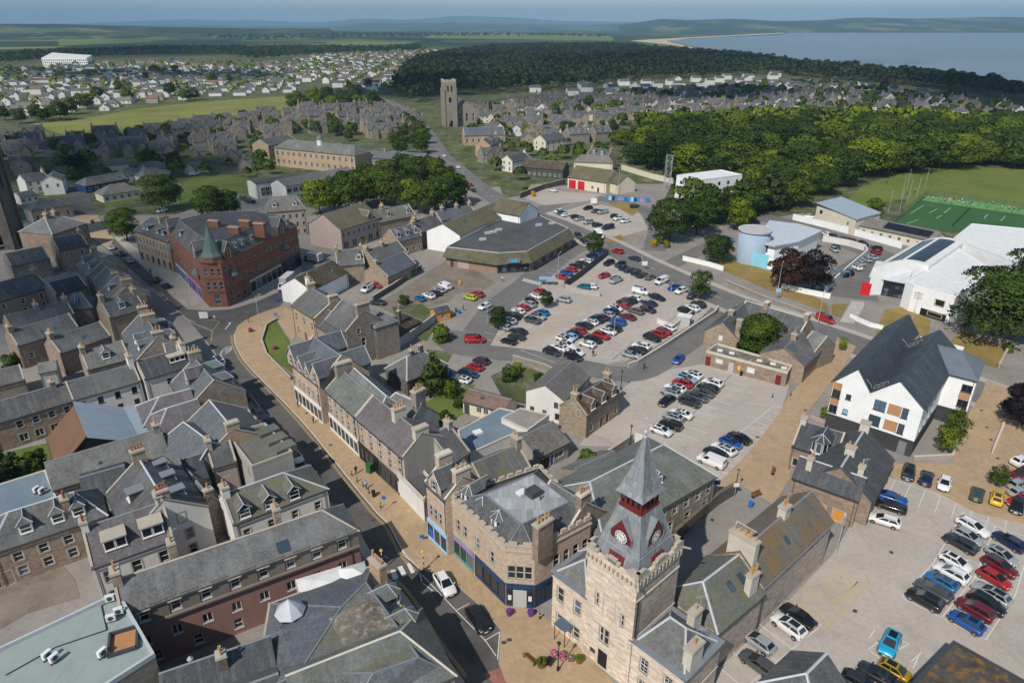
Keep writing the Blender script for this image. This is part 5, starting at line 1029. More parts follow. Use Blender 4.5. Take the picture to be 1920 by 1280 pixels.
def wall_thing(label,pts,h,t=.3,mat='harl_bright',cope=None,name='boundary_wall',z0=0.0,cat='wall'):
 w=pxs(pts);m=MB(mat);c=MB(cope or mat);b_=tuple(V(w[0].x,w[0].y,z0));root=thing(name,label,cat,b_)
 for i,(p,q)in enumerate(zip(w,w[1:])):
  d=(q-p);L=d.length;d.normalize();s=Vector((d.y,-d.x,0));m.box(p-s*t/2+Z1*z0,d*L,-s*-t,(0,0,h));c.box(p-s*(t/2+.05)-d*.03+Z1*(z0+h+.002*i),d*(L+.06),s*(t+.1),(0,0,.1))
 m.build('wall',root,b_);c.build('coping',root,b_);return root
wall_thing('long white wall along the leisure centre drive',[(1486,412),(1560,430),(1640,452),(1690,466)],2.2);wall_thing('white stepped roadside wall below the copper beeches',[(1465,540),(1510,551),(1556,560)],1.4);wall_thing('white stepped roadside wall beside the drive mouth',[(1280,488),(1330,500),(1356,508)],1.4)
wall_thing('curved cream wall round the small leisure car park',[(1542,452),(1590,461),(1620,470),(1624,480),(1600,500),(1572,525),(1545,550)],2.0,.3,'harl_white');wall_thing('white wall below the leisure centre steps',[(1593,596),(1630,612),(1655,618)],1.0)
wall_thing('grey parapet wall beside the car park lane',[(1178,690),(1195,684),(1250,650),(1340,590),(1346,580)],1.1,.3,'concrete','coping_pale');wall_thing('pale block enclosing the meter house',[(1232,605),(1262,618),(1296,592)],1.3,.3,'harl_white','coping_pale');wall_thing('grey rendered garden wall along the lane',[(722,668),(770,638),(832,592)],2.2,.35,'harl_grey','coping')
wall_thing('dark close-boarded fence dividing the supermarket bays',[(1058,541),(1085,522),(1110,502),(1140,478)],2.0,.12,'slate_dark',None,'close_fence',cat='fence');wall_thing('low concrete wall along the hatched bays',[(1058,540),(1090,550),(1125,556)],1.2,.3,'concrete');wall_thing('rubble wall of the delivery yard',[(700,565),(740,540),(790,505)],1.6,.4,'stone_dark','coping')
wall_thing('mossy rubble wall behind the courthouse lane',[(1265,1015),(1310,975),(1345,945),(1378,925)],2.2,.45,'stone_dark','slate_ochre');wall_thing('rubble wall between stone house and near car park',[(1612,966),(1640,925),(1672,880)],1.4,.4,'stone_grey','coping');wall_thing('pink block planter wall by the white apartments',[(1712,862),(1785,858),(1800,800)],.7,.3,'harl_pinkgrey','coping_pale');wall_thing('pink planter kerb beside the walkway',[(1520,782),(1548,795),(1555,760)],.5,.25,'harl_pinkgrey')
wall_thing('stone wall of the walled back garden',[(962,678),(1020,695),(1035,702)],1.6,.35,'stone_grey','coping');wall_thing('rubble yard wall beside the workshop lane',[(1140,862),(1165,845),(1185,832)],2.0,.4,'stone_grey','coping');wall_thing('white yard wall behind the slate hall',[(1190,832),(1215,842)],2.2,.3,'harl_white');wall_thing('stone boundary wall along the drill yard',[(1165,318),(1220,335),(1262,345)],2.6,.4,'harl_cream','coping');wall_thing('rubble wall beside the fire station forecourt',[(975,372),(1020,355),(1060,345)],2.4,.4,'stone_dark','coping')
t=wall_thing('bright mural hoarding in front of the drill yard',[(1135,375),(1175,377),(1218,380)],2.2,.2,'mid_grey',None,'mural_wall');o,e_=G(1135,375),G(1218,380);ux=(e_-o).normalized();L=(e_-o).length
for k in range(14):panel(t,'mural_panel',o,ux,L*k/14+.02,L*(k+1)/14-.02,.1,1.6+.4*((k*7)%3)/2,('mural_blue','shop_blue','navy','mural_blue','shop_purple','shop_teal','blue_bin')[k%7],.16,.05)
wall_thing('rubble wall above the main road verge',[(1360,530),(1430,560),(1480,578),(1560,605)],.9,.4,'stone_grey','coping');wall_thing('low stone wall by the copper tree',[(1872,690),(1890,655),(1900,640)],1.0,.4,'stone_grey','coping');wall_thing('long stone wall bordering the road past the oak',[(1790,610),(1850,640),(1920,660)],1.6,.4,'stone_grey','coping');wall_thing('buff paved court edging with flowers',[(1880,800),(1860,850)],.9,.25,'coping_pale')
wall_thing('stone kerb wall round the curving lawn',[(520,600),(500,612),(491,640),(500,666),(545,712)],.6,.3,'stone_grey','coping')
# ------------------------------------------------------------------ old town roofs on the shaded side of the street
F2=lambda n,a=.9,b=3.6:[(n,a,.95,1.5),(n,b,.95,1.4)]
D3=lambda*t,k='gable',w=1.5,h=1.4:tuple((x,k,w,h)for x in t)
C1=lambda*t:tuple((x,.9,1.5,1.3,3)for x in t)
sh,sn=dict(name='stone_house',cat='house'),dict(name='stone_house',cat='house',skew=False)
t=house('long near block with slate-hung upper floor and flush white windows',(230,1082),(604,956),11.6,9.1,6.0,'harl_rose','slate_pale','tenement_block','building',ext=(1,0),hip=(0,3.4),fwall='harl_rose',off=.5,chim=((0,.9,1.6,1.5,2),(.27,.8,1.4,1.4,2,-2),(.78,.8,1.4,1.4,2,-2)),front=[(8,7.1,1.0,1.6,None,(.02,.98)),(8,3.6,1.1,1.3,'two',(.0,.97)),(6,.9,1.0,1.4)],sky=((.76,1.6,1.5,1.5),),cmat='stone_buff',cope='coping',sur=None,trim='coping')
o,ux,L=front(t);out=Vector((ux.y,-ux.x,0));LL=L+3.4;h=HF[t.name];q0=h['p0']+h['v']*h['wf']-ux*(3.4 if h['T'](0)==1 else 0)
for i in range(8):
 x=LL*(.02+.96*(i+.5)/8);x=LL-x if h['T'](0)==1 else x;m=MB('copper_green' if i==7 else 'coping','white_paint');m.box(q0+ux*(x-.75)+Z1*8.75-out*.3,ux*1.5,out*.75,(0,0,.14));m.build('window_hood',t)
m=MB('moss_wall');m.box(q0+ux*.05+Z1*6.6,ux*(LL-.1),out*.45,(0,0,.22));m.build('ledge',t)
for a,b in zip([0]+[LL*(.02+.96*(i+.5)/8)+.72 for i in range(8)],[LL*(.02+.96*(i+.5)/8)-.72 for i in range(8)]+[LL]):m=MB('moss_wall');m.box(q0+ux*(a+.02)+Z1*6.82-out*.05,ux*(b-a-.04),out*.14,(0,0,2.5));m.build('slate_hanging',t)
t=block('near flat green felt roof with a square light well',[(-60,1240),(222,1108),(289,1224),(170,1300),(-60,1420)],10.0,'flat_roofed_building','building','stone_grey','felt_green',.45,'lead_pale')
p=G(232,1203,9.6);m=MB('dark_grey','timber_cedar');
for dx,dy,sx,sy in((0,-1.5,2.6,.25),(0,1.5,2.6,.25),(-1.3,0,.25,3.2),(1.3,0,.25,3.2)):q=ang(25)*dx+ang(115)*dy;m.cbox((p.x+q.x,p.y+q.y,9.5),sx,sy,.5,0,R(25))
m.poly([p+ang(25)*a+ang(115)*b+Z1*.02 for a,b in((-1.2,-1.4),(1.2,-1.4),(1.2,1.4),(-1.2,1.4))],1);m.build('light_well',t)
def unit(par,x,y,z,n=1,rz=.4):
 for i in range(n):
  p=G(x,y,z);p=p+ang(math.degrees(rz)+90)*i*1.0;m=MB('membrane','dark_grey');m.cbox((p.x,p.y,z+.25),.9,.4,.75,0,rz);d=ang(math.degrees(rz)-90);u=ang(math.degrees(rz));c=p+d*.205+Z1*.62
  m.poly([c+u*.3*math.cos(k*.7)+Z1*.3*math.sin(k*.7)for k in range(9)],1);m.cbox((p.x,p.y,z),1.0,.08,.25,1,rz);m.build('air_conditioner',par)
unit(t,104,1240,9.6,2,1.2);unit(t,194,1230,9.6,1,1.2);unit(t,210,1165,9.6,1,.4);unit(t,224,1152,9.6);unit(t,208,1128,9.6,1,.4)
m=MB('black_iron');
for a,b in(((10,1265),(105,1212)),((105,1212),(200,1180)),((200,1180),(190,1135)),((190,1135),(207,1125))):m.tube(G(*a,9.65),G(*b,9.65),.05,5)
m.build('roof_cable',t)
t=house('white harled house with slate mansard, box dormers and a gable of sash windows',(152,990),(306,940),10.3,7.0,8.2,'harl_white','slate_purple','white_house','house',front=[(3,4.0,1.1,1.7),(3,.8,1.1,1.7)],gb=[(2,3.8,1.0,1.6),(2,6.6,.95,1.5,None,(.15,.85)),(2,.9,1.0,1.7)],chim=((0,.8,1.4,1.2,2,0,'pot_red'),(1,.9,1.6,1.6,3,0,'pot_red')),dorm=((.33,'box',2.6,1.7,3.2),(.78,'box',2.6,1.7,3.2)),cope='coping')
house('stone house with hipped four-pane dormers over the bin courtyard',(15,960),(138,922),8.7,5.8,7.4,'stone_pink','slate_grey',hip=(3,3),front=[(4,3.2,1.1,1.4,None,(.1,.95)),(4,.9,1.1,1.4,None,(.1,.95))],dorm=tuple((x,'hip',1.6,1.5,2.9)for x in(.2,.68,1.0)),chim=((.85,.9,1.5,1.0,3,2,'pot_red'),),trim='lead_pale',doors=((.05,'black_iron',1.8,2.2),),**sn)
house('long lichen-streaked slate range behind the white house',(84,867),(300,803),8.2,5.4,7.2,'stone_grey','slate_pale',chim=((.97,1,1.2,1.2,2),),sky=((.42,2.0,.5,.5),),**sn)
house('slate roof with a box dormer running down to the white house',(260,858),(308,937),11,7.2,10,'harl_white','slate_grey',gb=[(2,6.6,.95,1.5,None,(.2,.8)),(2,3.6,1.0,1.6,None,(.1,.9)),(2,.9,1,1.6,None,(.1,.9))],cmat='stone_buff',chim=((0,1,1.8,1.8,4,0,'pot_red'),(1,1,1.6,1.5,4,0,'pot_red')),dorm=((.5,'box',1.6,1.5,3.2),),bdorm=((.1,'box',1.3,1.2,3.0),(.4,'box',1.3,1.2,3.0),(.75,'box',1.3,1.2,3.0)),trim='lead_pale',**sh)
t=block('blue-grey flat roof with white fan units',[(-60,925),(85,880),(105,930),(60,950),(-60,1000)],4.6,'flat_roofed_building','building','stone_grey','felt_blue',.15);unit(t,80,925,4.5,2,1.3);unit(t,105,922,4.5,1,.4)
house('dark slate lean-to roof beside the pale range',(150,895),(232,872),7.2,5.6,8,'stone_grey','slate_dark',**sn);house('small tan flat-topped outshot between the roofs',(200,930),(225,922),6.4,5.6,5,'harl_grey','slate_pale',**sn)
t=house('rust and blue corrugated barn with an open dark gable',(160,812),(141,765),8.8,4.4,11,'black_iron','rust','corrugated_barn','barn',off=.45,skew=False,trim='rust',ext=(1,1));h=HF[t.name]  # black wall colour stands for the shade inside the open barn front
m=MB('metal_roof');sg=-1 if h['v'].x<0 else 1
s_=h['v']if h['v'].x>0 else-h['v'];pa,pb=h['p0']-h['u']*1.2,h['p1']+h['u']*1.2
slab(m,sorted_ if(sorted_:=None)else[pa+Z1*9.1,pb+Z1*9.1,pb+s_*7+Z1*5.4,pa+s_*7+Z1*5.4]if((pb-pa).cross(s_)).z<0 else[pb+Z1*9.1,pa+Z1*9.1,pa+s_*7+Z1*5.4,pb+s_*7+Z1*5.4],.06);a_,b_=pa+s_*7+Z1*5.41,pb+s_*7+Z1*5.41
m.poly([a_,b_,b_+s_*8-Z1*.6,a_+s_*8-Z1*.6])
for k in range(16):p=pa+(pb-pa)*k/15;m.tube(p+Z1*9.13,p+s_*7+Z1*5.43,.05,3);m.tube(p+s_*7+Z1*5.43,p+s_*15+Z1*4.83,.05,3)
m.build('metal_sheets',t)
house('long two-storey terrace, stone at one end and slate roofed',(-40,763),(122,717),8.1,5.7,6.2,'stone_pink','slate_grey',front=[(4,3.5,1,1.3,None,(.25,1)),(3,.8,1.3,1.4,'two',(.25,.8))],chim=((.85,.9,1.2,1.2,2),),**sn)
house('white harled middle of the long back terrace',(122,717),(250,682),8.1,5.7,6.2,'harl_white','slate_grey','white_terrace','house',front=[(4,3.5,.95,1.3),(2,.9,.95,1.3,None,(.5,1))],chim=((1,.9,1.8,2.2,3),),sur=None,fm='dark_grey')
house('white end of the back terrace with a dark box dormer',(254,678),(346,652),8.6,6,6.6,'harl_white','slate_dark','white_terrace','house',front=[(2,3.4,.95,1.3,None,(.3,1))],dorm=((.75,'box',3,1.3,2.1),),chim=((1,1,2.0,1.6,4),),sur=None)
house('slate house with gable dormer parallel to the shaded kerb',(365,671),(402,714),9.8,6,10,'stone_grey','slate_blue',chim=((0,1,2.2,1.8,4),),dorm=((.45,'gable',2.4,1.5,3.2,'stone','slate_purple'),),bdorm=((.2,'hip',2.2,1.5,4,'white_paint','copper_green'),(.75,'hip',2.2,1.5)),back=[(4,4.2,1,1.6)],**sh)
house('purple hipped slate roof beside the blue barn',(298,744),(356,729),8.2,5.6,8,'stone_grey','slate_purple',hip=(3.5,0),trim='lead_pale',**sn);house('second purple hipped slate roof beside the blue barn',(313,765),(369,748),8.2,5.6,8,'stone_grey','slate_purple',hip=(3.5,0),trim='lead_pale',**sn)
house('pale hipped end of the lichen range with crossing lead ridges',(344,791),(396,829),8.6,5.4,9,'stone_grey','slate_blue',hip=(2,1),trim='lead_pale',**sn)
house('broad blue slate roof parallel to the shaded kerb',(393,750),(438,805),9.6,5.8,11.5,'ashlar_buff','slate_blue','shop_building','building',back=[(4,4.3,1,1.8)],trim='lead_pale',chim=((1,1,2,1.3,0),))
t=block('mossy flat-roofed shops with blind dormer boxes over the kerb',[(425,812),(497,792),(548,845),(472,873)],7.4,'flat_roofed_shops','shop','harl_grey','slate_moss',.3,'coping',rows=((3,3,4.6,1.0,1.5,'sash'),))
for a in(.2,.5,.8):p=G(497+51*a,795+50*a,7.4)-BX*.5;m=MB('slate_moss','black_iron');m.cbox((p.x,p.y,5.6),2.2,3.4,2.1,0,R(133));m.build('dormer_box',t)
house('slate roof with a mossy gutter above a pink wall',(386,839),(432,826),7.8,5.6,5.6,'harl_pinkgrey','slate_grey',chim=((0,.8,1.6,1.6,1),),**sh);house('low dark slate roof beside the tall stone gable',(340,862),(374,851),7.4,5.2,7,'stone_grey','slate_dark',**sn);p=G(362,892,6.5);house('steep slate outhouse in the narrow close',p,p+AX*6,6.5,4.4,4.5,'stone_grey','slate_purple',**sn);p=G(395,935,6.8);house('small slate closet wing with a chimney in the close',p,p+AX*6,7.2,4.6,4,'stone_buff','slate_green',chim=((0,.8,1.2,1.2,1),),**sh)
house('white house with three blue-trimmed gable dormers',(415,927),(531,886),8.8,6,7.0,'harl_white','slate_moss','white_house','house',hip=(0,5),front=[(4,3.0,.9,1.3)],dorm=tuple((x,'gable',1.7,1.6,3.45,'navy')for x in(.22,.62,1.02)),chim=((0,1,1.5,1.4,2),),trim='lead_pale')
t=mansard('near hipped slate block round a gravel flat roof with glazed bays on the kerb',[(507,1132),(696,1062),(838,1258),(640,1360),(480,1300)],[(640,1138),(686,1092),(785,1232),(700,1262),(560,1262)],6.2,8.6,'hipped_block','building','harl_pinkgrey','slate_blue','slate_moss',rows=((1,6,3.9,1.1,1.7,'sash'),))
gr=MB('gravel_roof');q=[G(x,y,8.0)for x,y in((617,1166),(702,1126),(742,1180),(645,1218))];gr.poly([p+Z1*.62 for p in q]);gr.build('gravel_bed',t)
e=EDG[t.name];o,ux,L=e[1]
for x in(.42,.66):dormer(t,o.to_2d().to_3d()+ux*L*x-Vector((ux.y,-ux.x,0))*3.2,ux,Vector((ux.y,-ux.x,0)),.7,8.5,3.0,2.4,1.4,'bay','slate_pale','shop_blue',BASE[t.name],'ashlar_buff','slate_green')
shopfront(t,o,ux,L*.1,L-.3,'shop_blue',3.4,8,3);o,ux,L=e[0]
p=G(545,1150,7.4);nn=Vector((ux.y,-ux.x,0));nn=nn if nn.y>0 else nn;m=MB('harl_pinkgrey','lead_pale','glass');m.lathe((p.x,p.y,5.6),[(1.35,0),(1.35,2.2),(1.75,2.25),(1.2,2.9),(.1,3.9),(0,4.2)],8,1);m.lathe((p.x,p.y,6.4),[(1.4,0),(1.4,1.1)],8,2);m.build('turret_dormer',t);gl=MB('coping','harl_pinkgrey');p=G(708,1062,10);chimney(t,G(708,1060,8.6),BX,1.0,2.4,5,9.4,'ashlar_buff',4,base=BASE[t.name])
t=house('green-streaked slate slope at the picture foot',(537,1266),(742,1186),9.6,6.2,10,'harl_pinkgrey','slate_green','near_slate_roof','building',hip=(0,4),trim='coping_pale',ext=(0,.5),skew=False);house('dark mono slope with a flue and twin-pot chimney',(300,1262),(505,1192),8.0,6.2,8,'stone_dark','slate_dark','near_slate_roof','building',chim=((.55,.9,1.1,1.5,2,1.5),),off=.9,skew=False);house('weathered roof at the bottom edge by the dark slope',(330,1330),(520,1262),7.6,6.2,8,'stone_dark','felt_dark','near_slate_roof','building',skew=False)
p=G(356,1232,8.0);m=MB('galv');m.lathe((p.x,p.y,6.6),[(.22,0),(.22,1.2),(.34,1.25),(.05,1.6)],10);tag(m.build('roof_flue',base=(p.x,p.y,6.6)),'shiny metal flue with a cowl on the dark slate slope','flue')
for x,y,w,d in((602,1090,5.5,3.4),(663,1075,3.4,3.2)):p=G(x,y,6.2);t=thing('rooftop_canopy','large white sheeted canopy in the pink yard' if w>4 else 'smaller white domed canopy beside the kerb chimney','canopy',(p.x,p.y,0));m=MB('membrane');c=[p+ang(25)*a*w/2+ang(115)*b*d/2 for a,b in((-1,-1),(1,-1),(1,1),(-1,1))];ap=p+Z1*(.9 if w<4 else.3);[m.poly([c[i],c[(i+1)%4],ap])for i in range(4)];[m.tube(V(q.x,q.y,0),q,.08,5)for q in c];m.build('cover',t)
# further up the shaded side
for lab,A,B,hr,he,w,wl_,rf,kw in(('stone house with a big grey slate slope at the left edge',(-40,540),(68,511),8.8,5.6,9,'stone_pink','slate_grey',dict(chim=C1(1),front=[(3,3.3,.9,1.3),(3,.8,.9,1.3)])),('dark slate outbuilding beneath the tall stone gable',(88,531),(148,516),7.6,5.2,7,'stone_grey','slate_dark',{}),('long ridged slate range with small chimneys',(7,593),(126,564),7.8,5.4,6.4,'stone_grey','slate_grey',dict(chim=C1(.5,1))),('stone back range with two tiny skylights',(14,621),(130,588),8.1,5.6,6.4,'stone_pink','slate_grey',dict(chim=C1(0),sky=((.45,1.8,.5,.6),(.65,1.8,.5,.6)),front=[(3,2,.9,1.2)])),('slate range ending in a tall harled gable',(91,634),(188,603),8.0,5.4,6.6,'stone_pink','slate_grey',dict(chim=C1(0),sky=((.55,1.6,.9,.7),))),('steep slate roof with a single blue dormer window',(186,564),(254,547),9.2,6,8,'stone_buff','slate_grey',dict(dorm=((.45,'gable',1.5,1.6),),chim=((0,.9,1.6,1.5,2),(1,.9,2.2,1.2,3)))),('small hipped roof with glazed strips',(136,551),(152,549),8.2,5.4,7,'stone_grey','slate_pale',dict(hip=(2,2),skew=False,sky=((.2,1,.3,1.6),(.7,1,.3,1.6)))),('purple slate roof with white box dormer',(220,516),(239,533),10.2,7,9,'stone_grey','slate_purple',dict(dorm=((.4,'box',1.8,1.3),),chim=((1,.9,2.4,1.4,5),))),('grey slate roof with twin dark dormers and skylights',(176,470),(197,488),10.2,6.8,10,'stone_buff','slate_pale',dict(dorm=((.2,'gable',1.5,1.2),(.75,'gable',1.5,1.2)),sky=((.3,1,.5,.7),(.7,1,.5,.7)),chim=C1(0,1))),('twin gabled slate house at the street corner',(268,583),(297,632),11.2,7,10,'stone_grey','slate_blue',dict(chim=((0,1,2,1.4,3),(.42,1,2.6,1.8,5),(1,1,2,1.2,3)),dorm=((.6,'gable',1.6,1.3),(.82,'gable',1.6,1.3)),bdorm=((.3,'hip',1.8,1.4),(.7,'hip',1.8,1.4)))),('low gabled slate house set against the corner house',(305,645),(330,640),9.8,6.5,8,'stone_grey','slate_grey',dict(chim=C1(1))),('low slate roof below the speckled back wall',(150,660),(230,640),8,5.4,7,'stone_grey','slate_pale',dict(dorm=((.5,'gable',1.6,1.4),),chim=C1(0))),('flat-topped stone wash house by the green wall',(72,682),(104,676),5.6,4.6,5,'harl_grey','slate_pale',dict(skew=False)),('slate shed at the left edge beside the garden',(-30,700),(38,684),6,4,6,'stone_grey','slate_grey',{}),('slate house facing the top of the street',(200,500),(236,540),9.6,6.6,8,'stone_grey','slate_grey',dict(chim=C1(.5),bdorm=((.4,'hip',1.5,1.3),))),('dark slate mansard with white-framed windows',(96,447),(152,437),9.6,6.6,8.5,'stone_buff','slate_dark',dict(front=[(2,4.2,.9,1.3)],chim=C1(1))),('plain slate roof below the church tower',(7,476),(80,462),8.2,5.4,8,'stone_grey','slate_grey',dict(sky=((.4,2,.6,.5),(.8,2,.6,.5)))),('stone villa with a lead-capped hipped roof',(84,408),(104,402),11.4,7.6,13,'stone_pink','slate_pale',dict(hip=(5,5),skew=False,trim='lead_pale',front=[(5,4.4,.9,1.6),(5,1,.9,1.7)],chim=C1(0,1))),('pink ornate hall with hipped slate roof',(69,377),(101,372),7.2,4.8,9,'harl_pinkgrey','slate_grey',dict(hip=(4,4),skew=False,front=[(4,1,1,1.8)])),('white house with grey roof by the far road',(36,329),(82,322),8,5.4,8,'harl_white','slate_grey',dict(front=F2(3),chim=C1(1))),('white gable-fronted house beside the far road',(94,331),(100,322),8,5.6,8,'harl_white','slate_grey',dict(ga=[(2,3.4,.9,1.2)])),('long white lean-to annexe below the white houses',(28,362),(62,356),4.6,3,6,'harl_white','slate_grey',dict(front=[(3,1,.9,1.1)])),('cream bungalow with a hipped grey roof and lawn',(205,347),(232,343),6.2,3.2,9,'harl_cream','tile_grey',dict(hip=(5,4),skew=False,front=[(5,.9,1.1,1.3)])),('blue-fronted low surgery with slate roof',(160,334),(214,325),5.8,3.3,9,'navy','slate_grey',dict(hip=(3,3),skew=False,front=[(6,.9,1.2,1.2)])),('grey hipped bungalow near the beech',(228,318),(246,314),6,3.2,8,'harl_white','tile_grey',dict(hip=(3,3),skew=False,front=F2(3)[:1])),('second hipped bungalow beside the school drive',(272,317),(292,314),6,3.2,8,'harl_white','tile_grey',dict(hip=(4,4),skew=False,front=F2(3)[:1])),('grey rendered tenement with steep dormered roof',(506,370),(556,366),13.2,9.4,12,'harl_pinkgrey','tile_grey',dict(hip=(2,2),skew=False,front=[(6,6.6,1,1.4),(6,3.7,1,1.4),(6,1,1,1.4)],dorm=D3(.1,.85),name='tenement',cat='building')),('white gable hall with a dark red-brown roof',(552,521),(622,488),7.4,4.6,10,'harl_bright','tile_brown',dict(skew=False,sky=((.55,2.5,.9,.7),(.75,2.5,.9,.7)),chim=((.0,.8,1.2,.8,1,4),),name='white_hall',cat='hall')),('big pink-grey hall with a brown mossy roof',(605,402),(682,380),11.4,7.2,15,'harl_pinkgrey','tile_brownmoss',dict(front=[(8,4.4,1,1.4),(5,.6,2,2.2,'two')],dorm=((.75,'gable',2.6,1.2,7,'harl_pinkgrey'),),skew=False,name='pink_hall',cat='hall')),('slate house with white dormer behind the white hall',(628,470),(680,466),8.6,5.4,9,'stone_buff','slate_grey',dict(chim=C1(0,1),dorm=D3(.8))),('rear slate house with tall twin chimneys',(684,470),(746,452),8.4,5.4,9,'stone_buff','slate_grey',dict(chim=C1(.0,.5),sky=((.8,2,.5,.5),))),('slated cottage with a green garage door in the delivery yard',(703,496),(757,472),6.6,3.6,8.5,'stone_buff','slate_blue',dict(chim=((0,.8,1,1.2,1),),front=[(3,.9,.9,1.2,None,(.1,.7))],doors=((.87,'green_bin',2.6,2.4),))),('stone house with three lead-topped wall dormers',(730,431),(776,420),8.2,5,8,'stone_buff','slate_blue',dict(dorm=D3(.15,.5,.85,k='hip'),front=[(4,.9,.9,1.3)],chim=C1(1))),('stone house with white dormers below the trees',(694,396),(766,383),9,5.8,9,'stone_grey','slate_moss',dict(dorm=D3(.35,.85),chim=((.3,1,1.8,1.5,4),))),('slate cottage between stone house and supermarket',(772,416),(815,402),8.4,5.4,8,'stone_grey','slate_grey',dict(chim=C1(.1,.9))),('low slate terrace behind the supermarket',(815,397),(882,385),7.6,5,8,'stone_grey','slate_blue',dict(chim=C1(.2,.6,1))),('white pitched store with mossy roof behind the supermarket',(830,420),(926,380),9.4,6.4,13,'harl_bright','tile_brownmoss',dict(skew=False,front=[(10,4.2,1.2,1.1,'two',(.2,1))],name='white_store',cat='building',sky=((.3,2,1.6,.8),))),('tall white gable-ended store at the supermarket corner',(938,371),(992,380),11.6,8,11,'harl_bright','tile_brownmoss',dict(skew=False,name='white_store',cat='building')),('long stone school with green-domed cupola',(542,262),(664,273),13,9.4,13,'ashlar_buff','slate_green',dict(hip=(5,5),skew=False,front=[(14,6,1.5,1.9,'four'),(14,1.8,1.5,1.9,'four')],name='school',cat='school')),('lower rear school wing with slate roof',(690,283),(800,288),9,6.4,10,'stone_grey','slate_blue',dict(skew=False,chim=C1(.3))),('white school annexe with strip windows',(520,337),(652,313),9,6.8,11,'harl_white','tile_grey',dict(skew=False,front=[(12,4,2.2,1.7,'two'),(12,.9,2.2,1.7,'two')],name='school_annexe',cat='school')),('pale school gymnasium beside the green',(470,338),(545,328),7.4,6.6,10,'harl_white','felt_dark',dict(skew=False,front=[(9,1.2,1.8,3.4,'multi')],name='school_annexe',cat='school')),('buff school house with twin gables',(486,262),(540,252),10,7,12,'ashlar_buff','slate_grey',dict(front=F2(4)))):
 k=dict(name='stone_house',cat='house');k.update(kw);house(lab,A,B,hr,he,w,wl_,rf,**k)
for r_ in[o for o in COL.objects if o.get('label')=='long stone school with green-domed cupola']:
 p=G(600,268,13);m=MB('white_paint','copper_green');m.lathe((p.x,p.y,11.5),[(1.5,0),(1.5,3.2),(1.8,3.3)],8,0);m.lathe((p.x,p.y,14.7),[(1.8,0),(1.6,.8),(1,1.7),(.2,2.2),(.1,3.2)],8,1);m.build('cupola',r_)
 # grey tenement and red sandstone corner building
house('grey sandstone tenement with white box dormers beside the red building',(264,487),(327,511),12.6,9.6,12,'ashlar_buff','slate_grey','tenement','building',at='base',front=[(10,6.4,.9,1.7),(10,3.9,.9,1.7),(6,.4,1.6,2.5,'plain')],dorm=((.2,'box',1.3,1.3,4.6),(.3,'box',1.3,1.3,4.6),(.6,'box',1.3,1.3,4.6),(.75,'box',1.3,1.3,4.6)),chim=((.4,1,3,1.6,6),(1,1,3,1.6,6)))
def red_building():
 B_=[G(329,509),G(394,577),G(429,576),G(566,497)];B_+=[B_[3]+V(-13,8,0),B_[0]+V(8,12,0)];he,hf=12.6,16.2;c=sum(B_,V(0,0,0))/6
 e=[V(p.x,p.y,he)for p in B_];f=[V(p.x+(c.x-p.x)*.24,p.y+(c.y-p.y)*.24,hf)for p in B_];f[1]=f[1]+(c-f[1]).normalized().to_2d().to_3d()*1.5
 t=mansard('ornate red sandstone corner block with green copper turret',e,f,he,hf,'red_sandstone_block','building','red_sandstone','slate_grey','felt_dark',rows=((0,11,5,.9,2.1),(0,11,8.9,.9,1.8),(1,3,5,.9,2.1),(1,3,8.9,.9,1.8),(1,1,.9,1.6,2.9),(2,14,5,1,2.1),(2,14,8.9,.9,1.8),(2,3,.9,1.3,2.8,'sash',(.02,.25))),cope='red_sandstone',sur='red_sandstone')
 E=EDG[t.name];o,ux,L=E[0];shopfront(t,o,ux,L*.1,L*.45,'shop_blue',3.7,5,2);shopfront(t,o,ux,L*.48,L*.85,'shop_purple',3.8,4,1);o,ux,L=E[2];shopfront(t,o,ux,L*.28,L*.7,'pale_grey',3.9,6,2);shopfront(t,o,ux,L*.72,L-.2,'navy',4,4,1)
 for ei,ts in((0,((.08,3.4,'g'),(.32,1.6,'b'),(.85,3.2,'g'))),(2,((.1,3.6,'g'),(.24,1.2,'b'),(.32,1.2,'b'),(.44,1.4,'b'),(.58,1.4,'b'),(.78,3.8,'g'),(.93,1.5,'b')))):
  o,ux,L=E[ei];v=Vector((ux.y,-ux.x,0))
  for x,w,k in ts:
   dormer(t,o.to_2d().to_3d()+ux*L*x-v*3.8,ux,v,.95,16.2,3.85 if k=='g' else 2.6,w,2.2 if k=='g' else 1.4,'gable' if k=='g' else 'box','slate_grey','red_sandstone' if k=='g' else 'white_paint',BASE[t.name],'red_sandstone','slate_grey')
   if k=='g':m=MB('copper_green');p=o+ux*L*x+v*.5+Z1*8.0;m.lathe(p,[(1.3,0),(1.1,.5),(.5,1.3),(.1,1.7)],8);m.build('copper_oriel_roof',t)
 for zc in(4.3,8.1):
  m=MB('red_sandstone')
  for i in(0,1,2):o,ux,L=E[i];v=Vector((ux.y,-ux.x,0));m.box(o+Z1*(zc+.002*i),ux*L,v*.22,(0,0,.3))
  m.build('string_course',t)
 p=(B_[1]+B_[2])/2+V(0,1.6,0);m=MB('copper_green','red_sandstone');m.lathe((p.x,p.y,12.6),[(2.6,0),(2.6,1.4)],8,1);m.lathe((p.x,p.y,14),[(2.8,0),(2.0,1.2),(1.2,4.2),(.25,7.4),(.08,8.8)],8,0);m.build('turret',t)
 for x,y in((440,432),(460,420),(487,425),(402,420)):q=G(x,y,17);chimney(t,q,ang(75),1.2,3.2,14,18.2,'red_sandstone',5,'pot_red',BASE[t.name])
red_building()
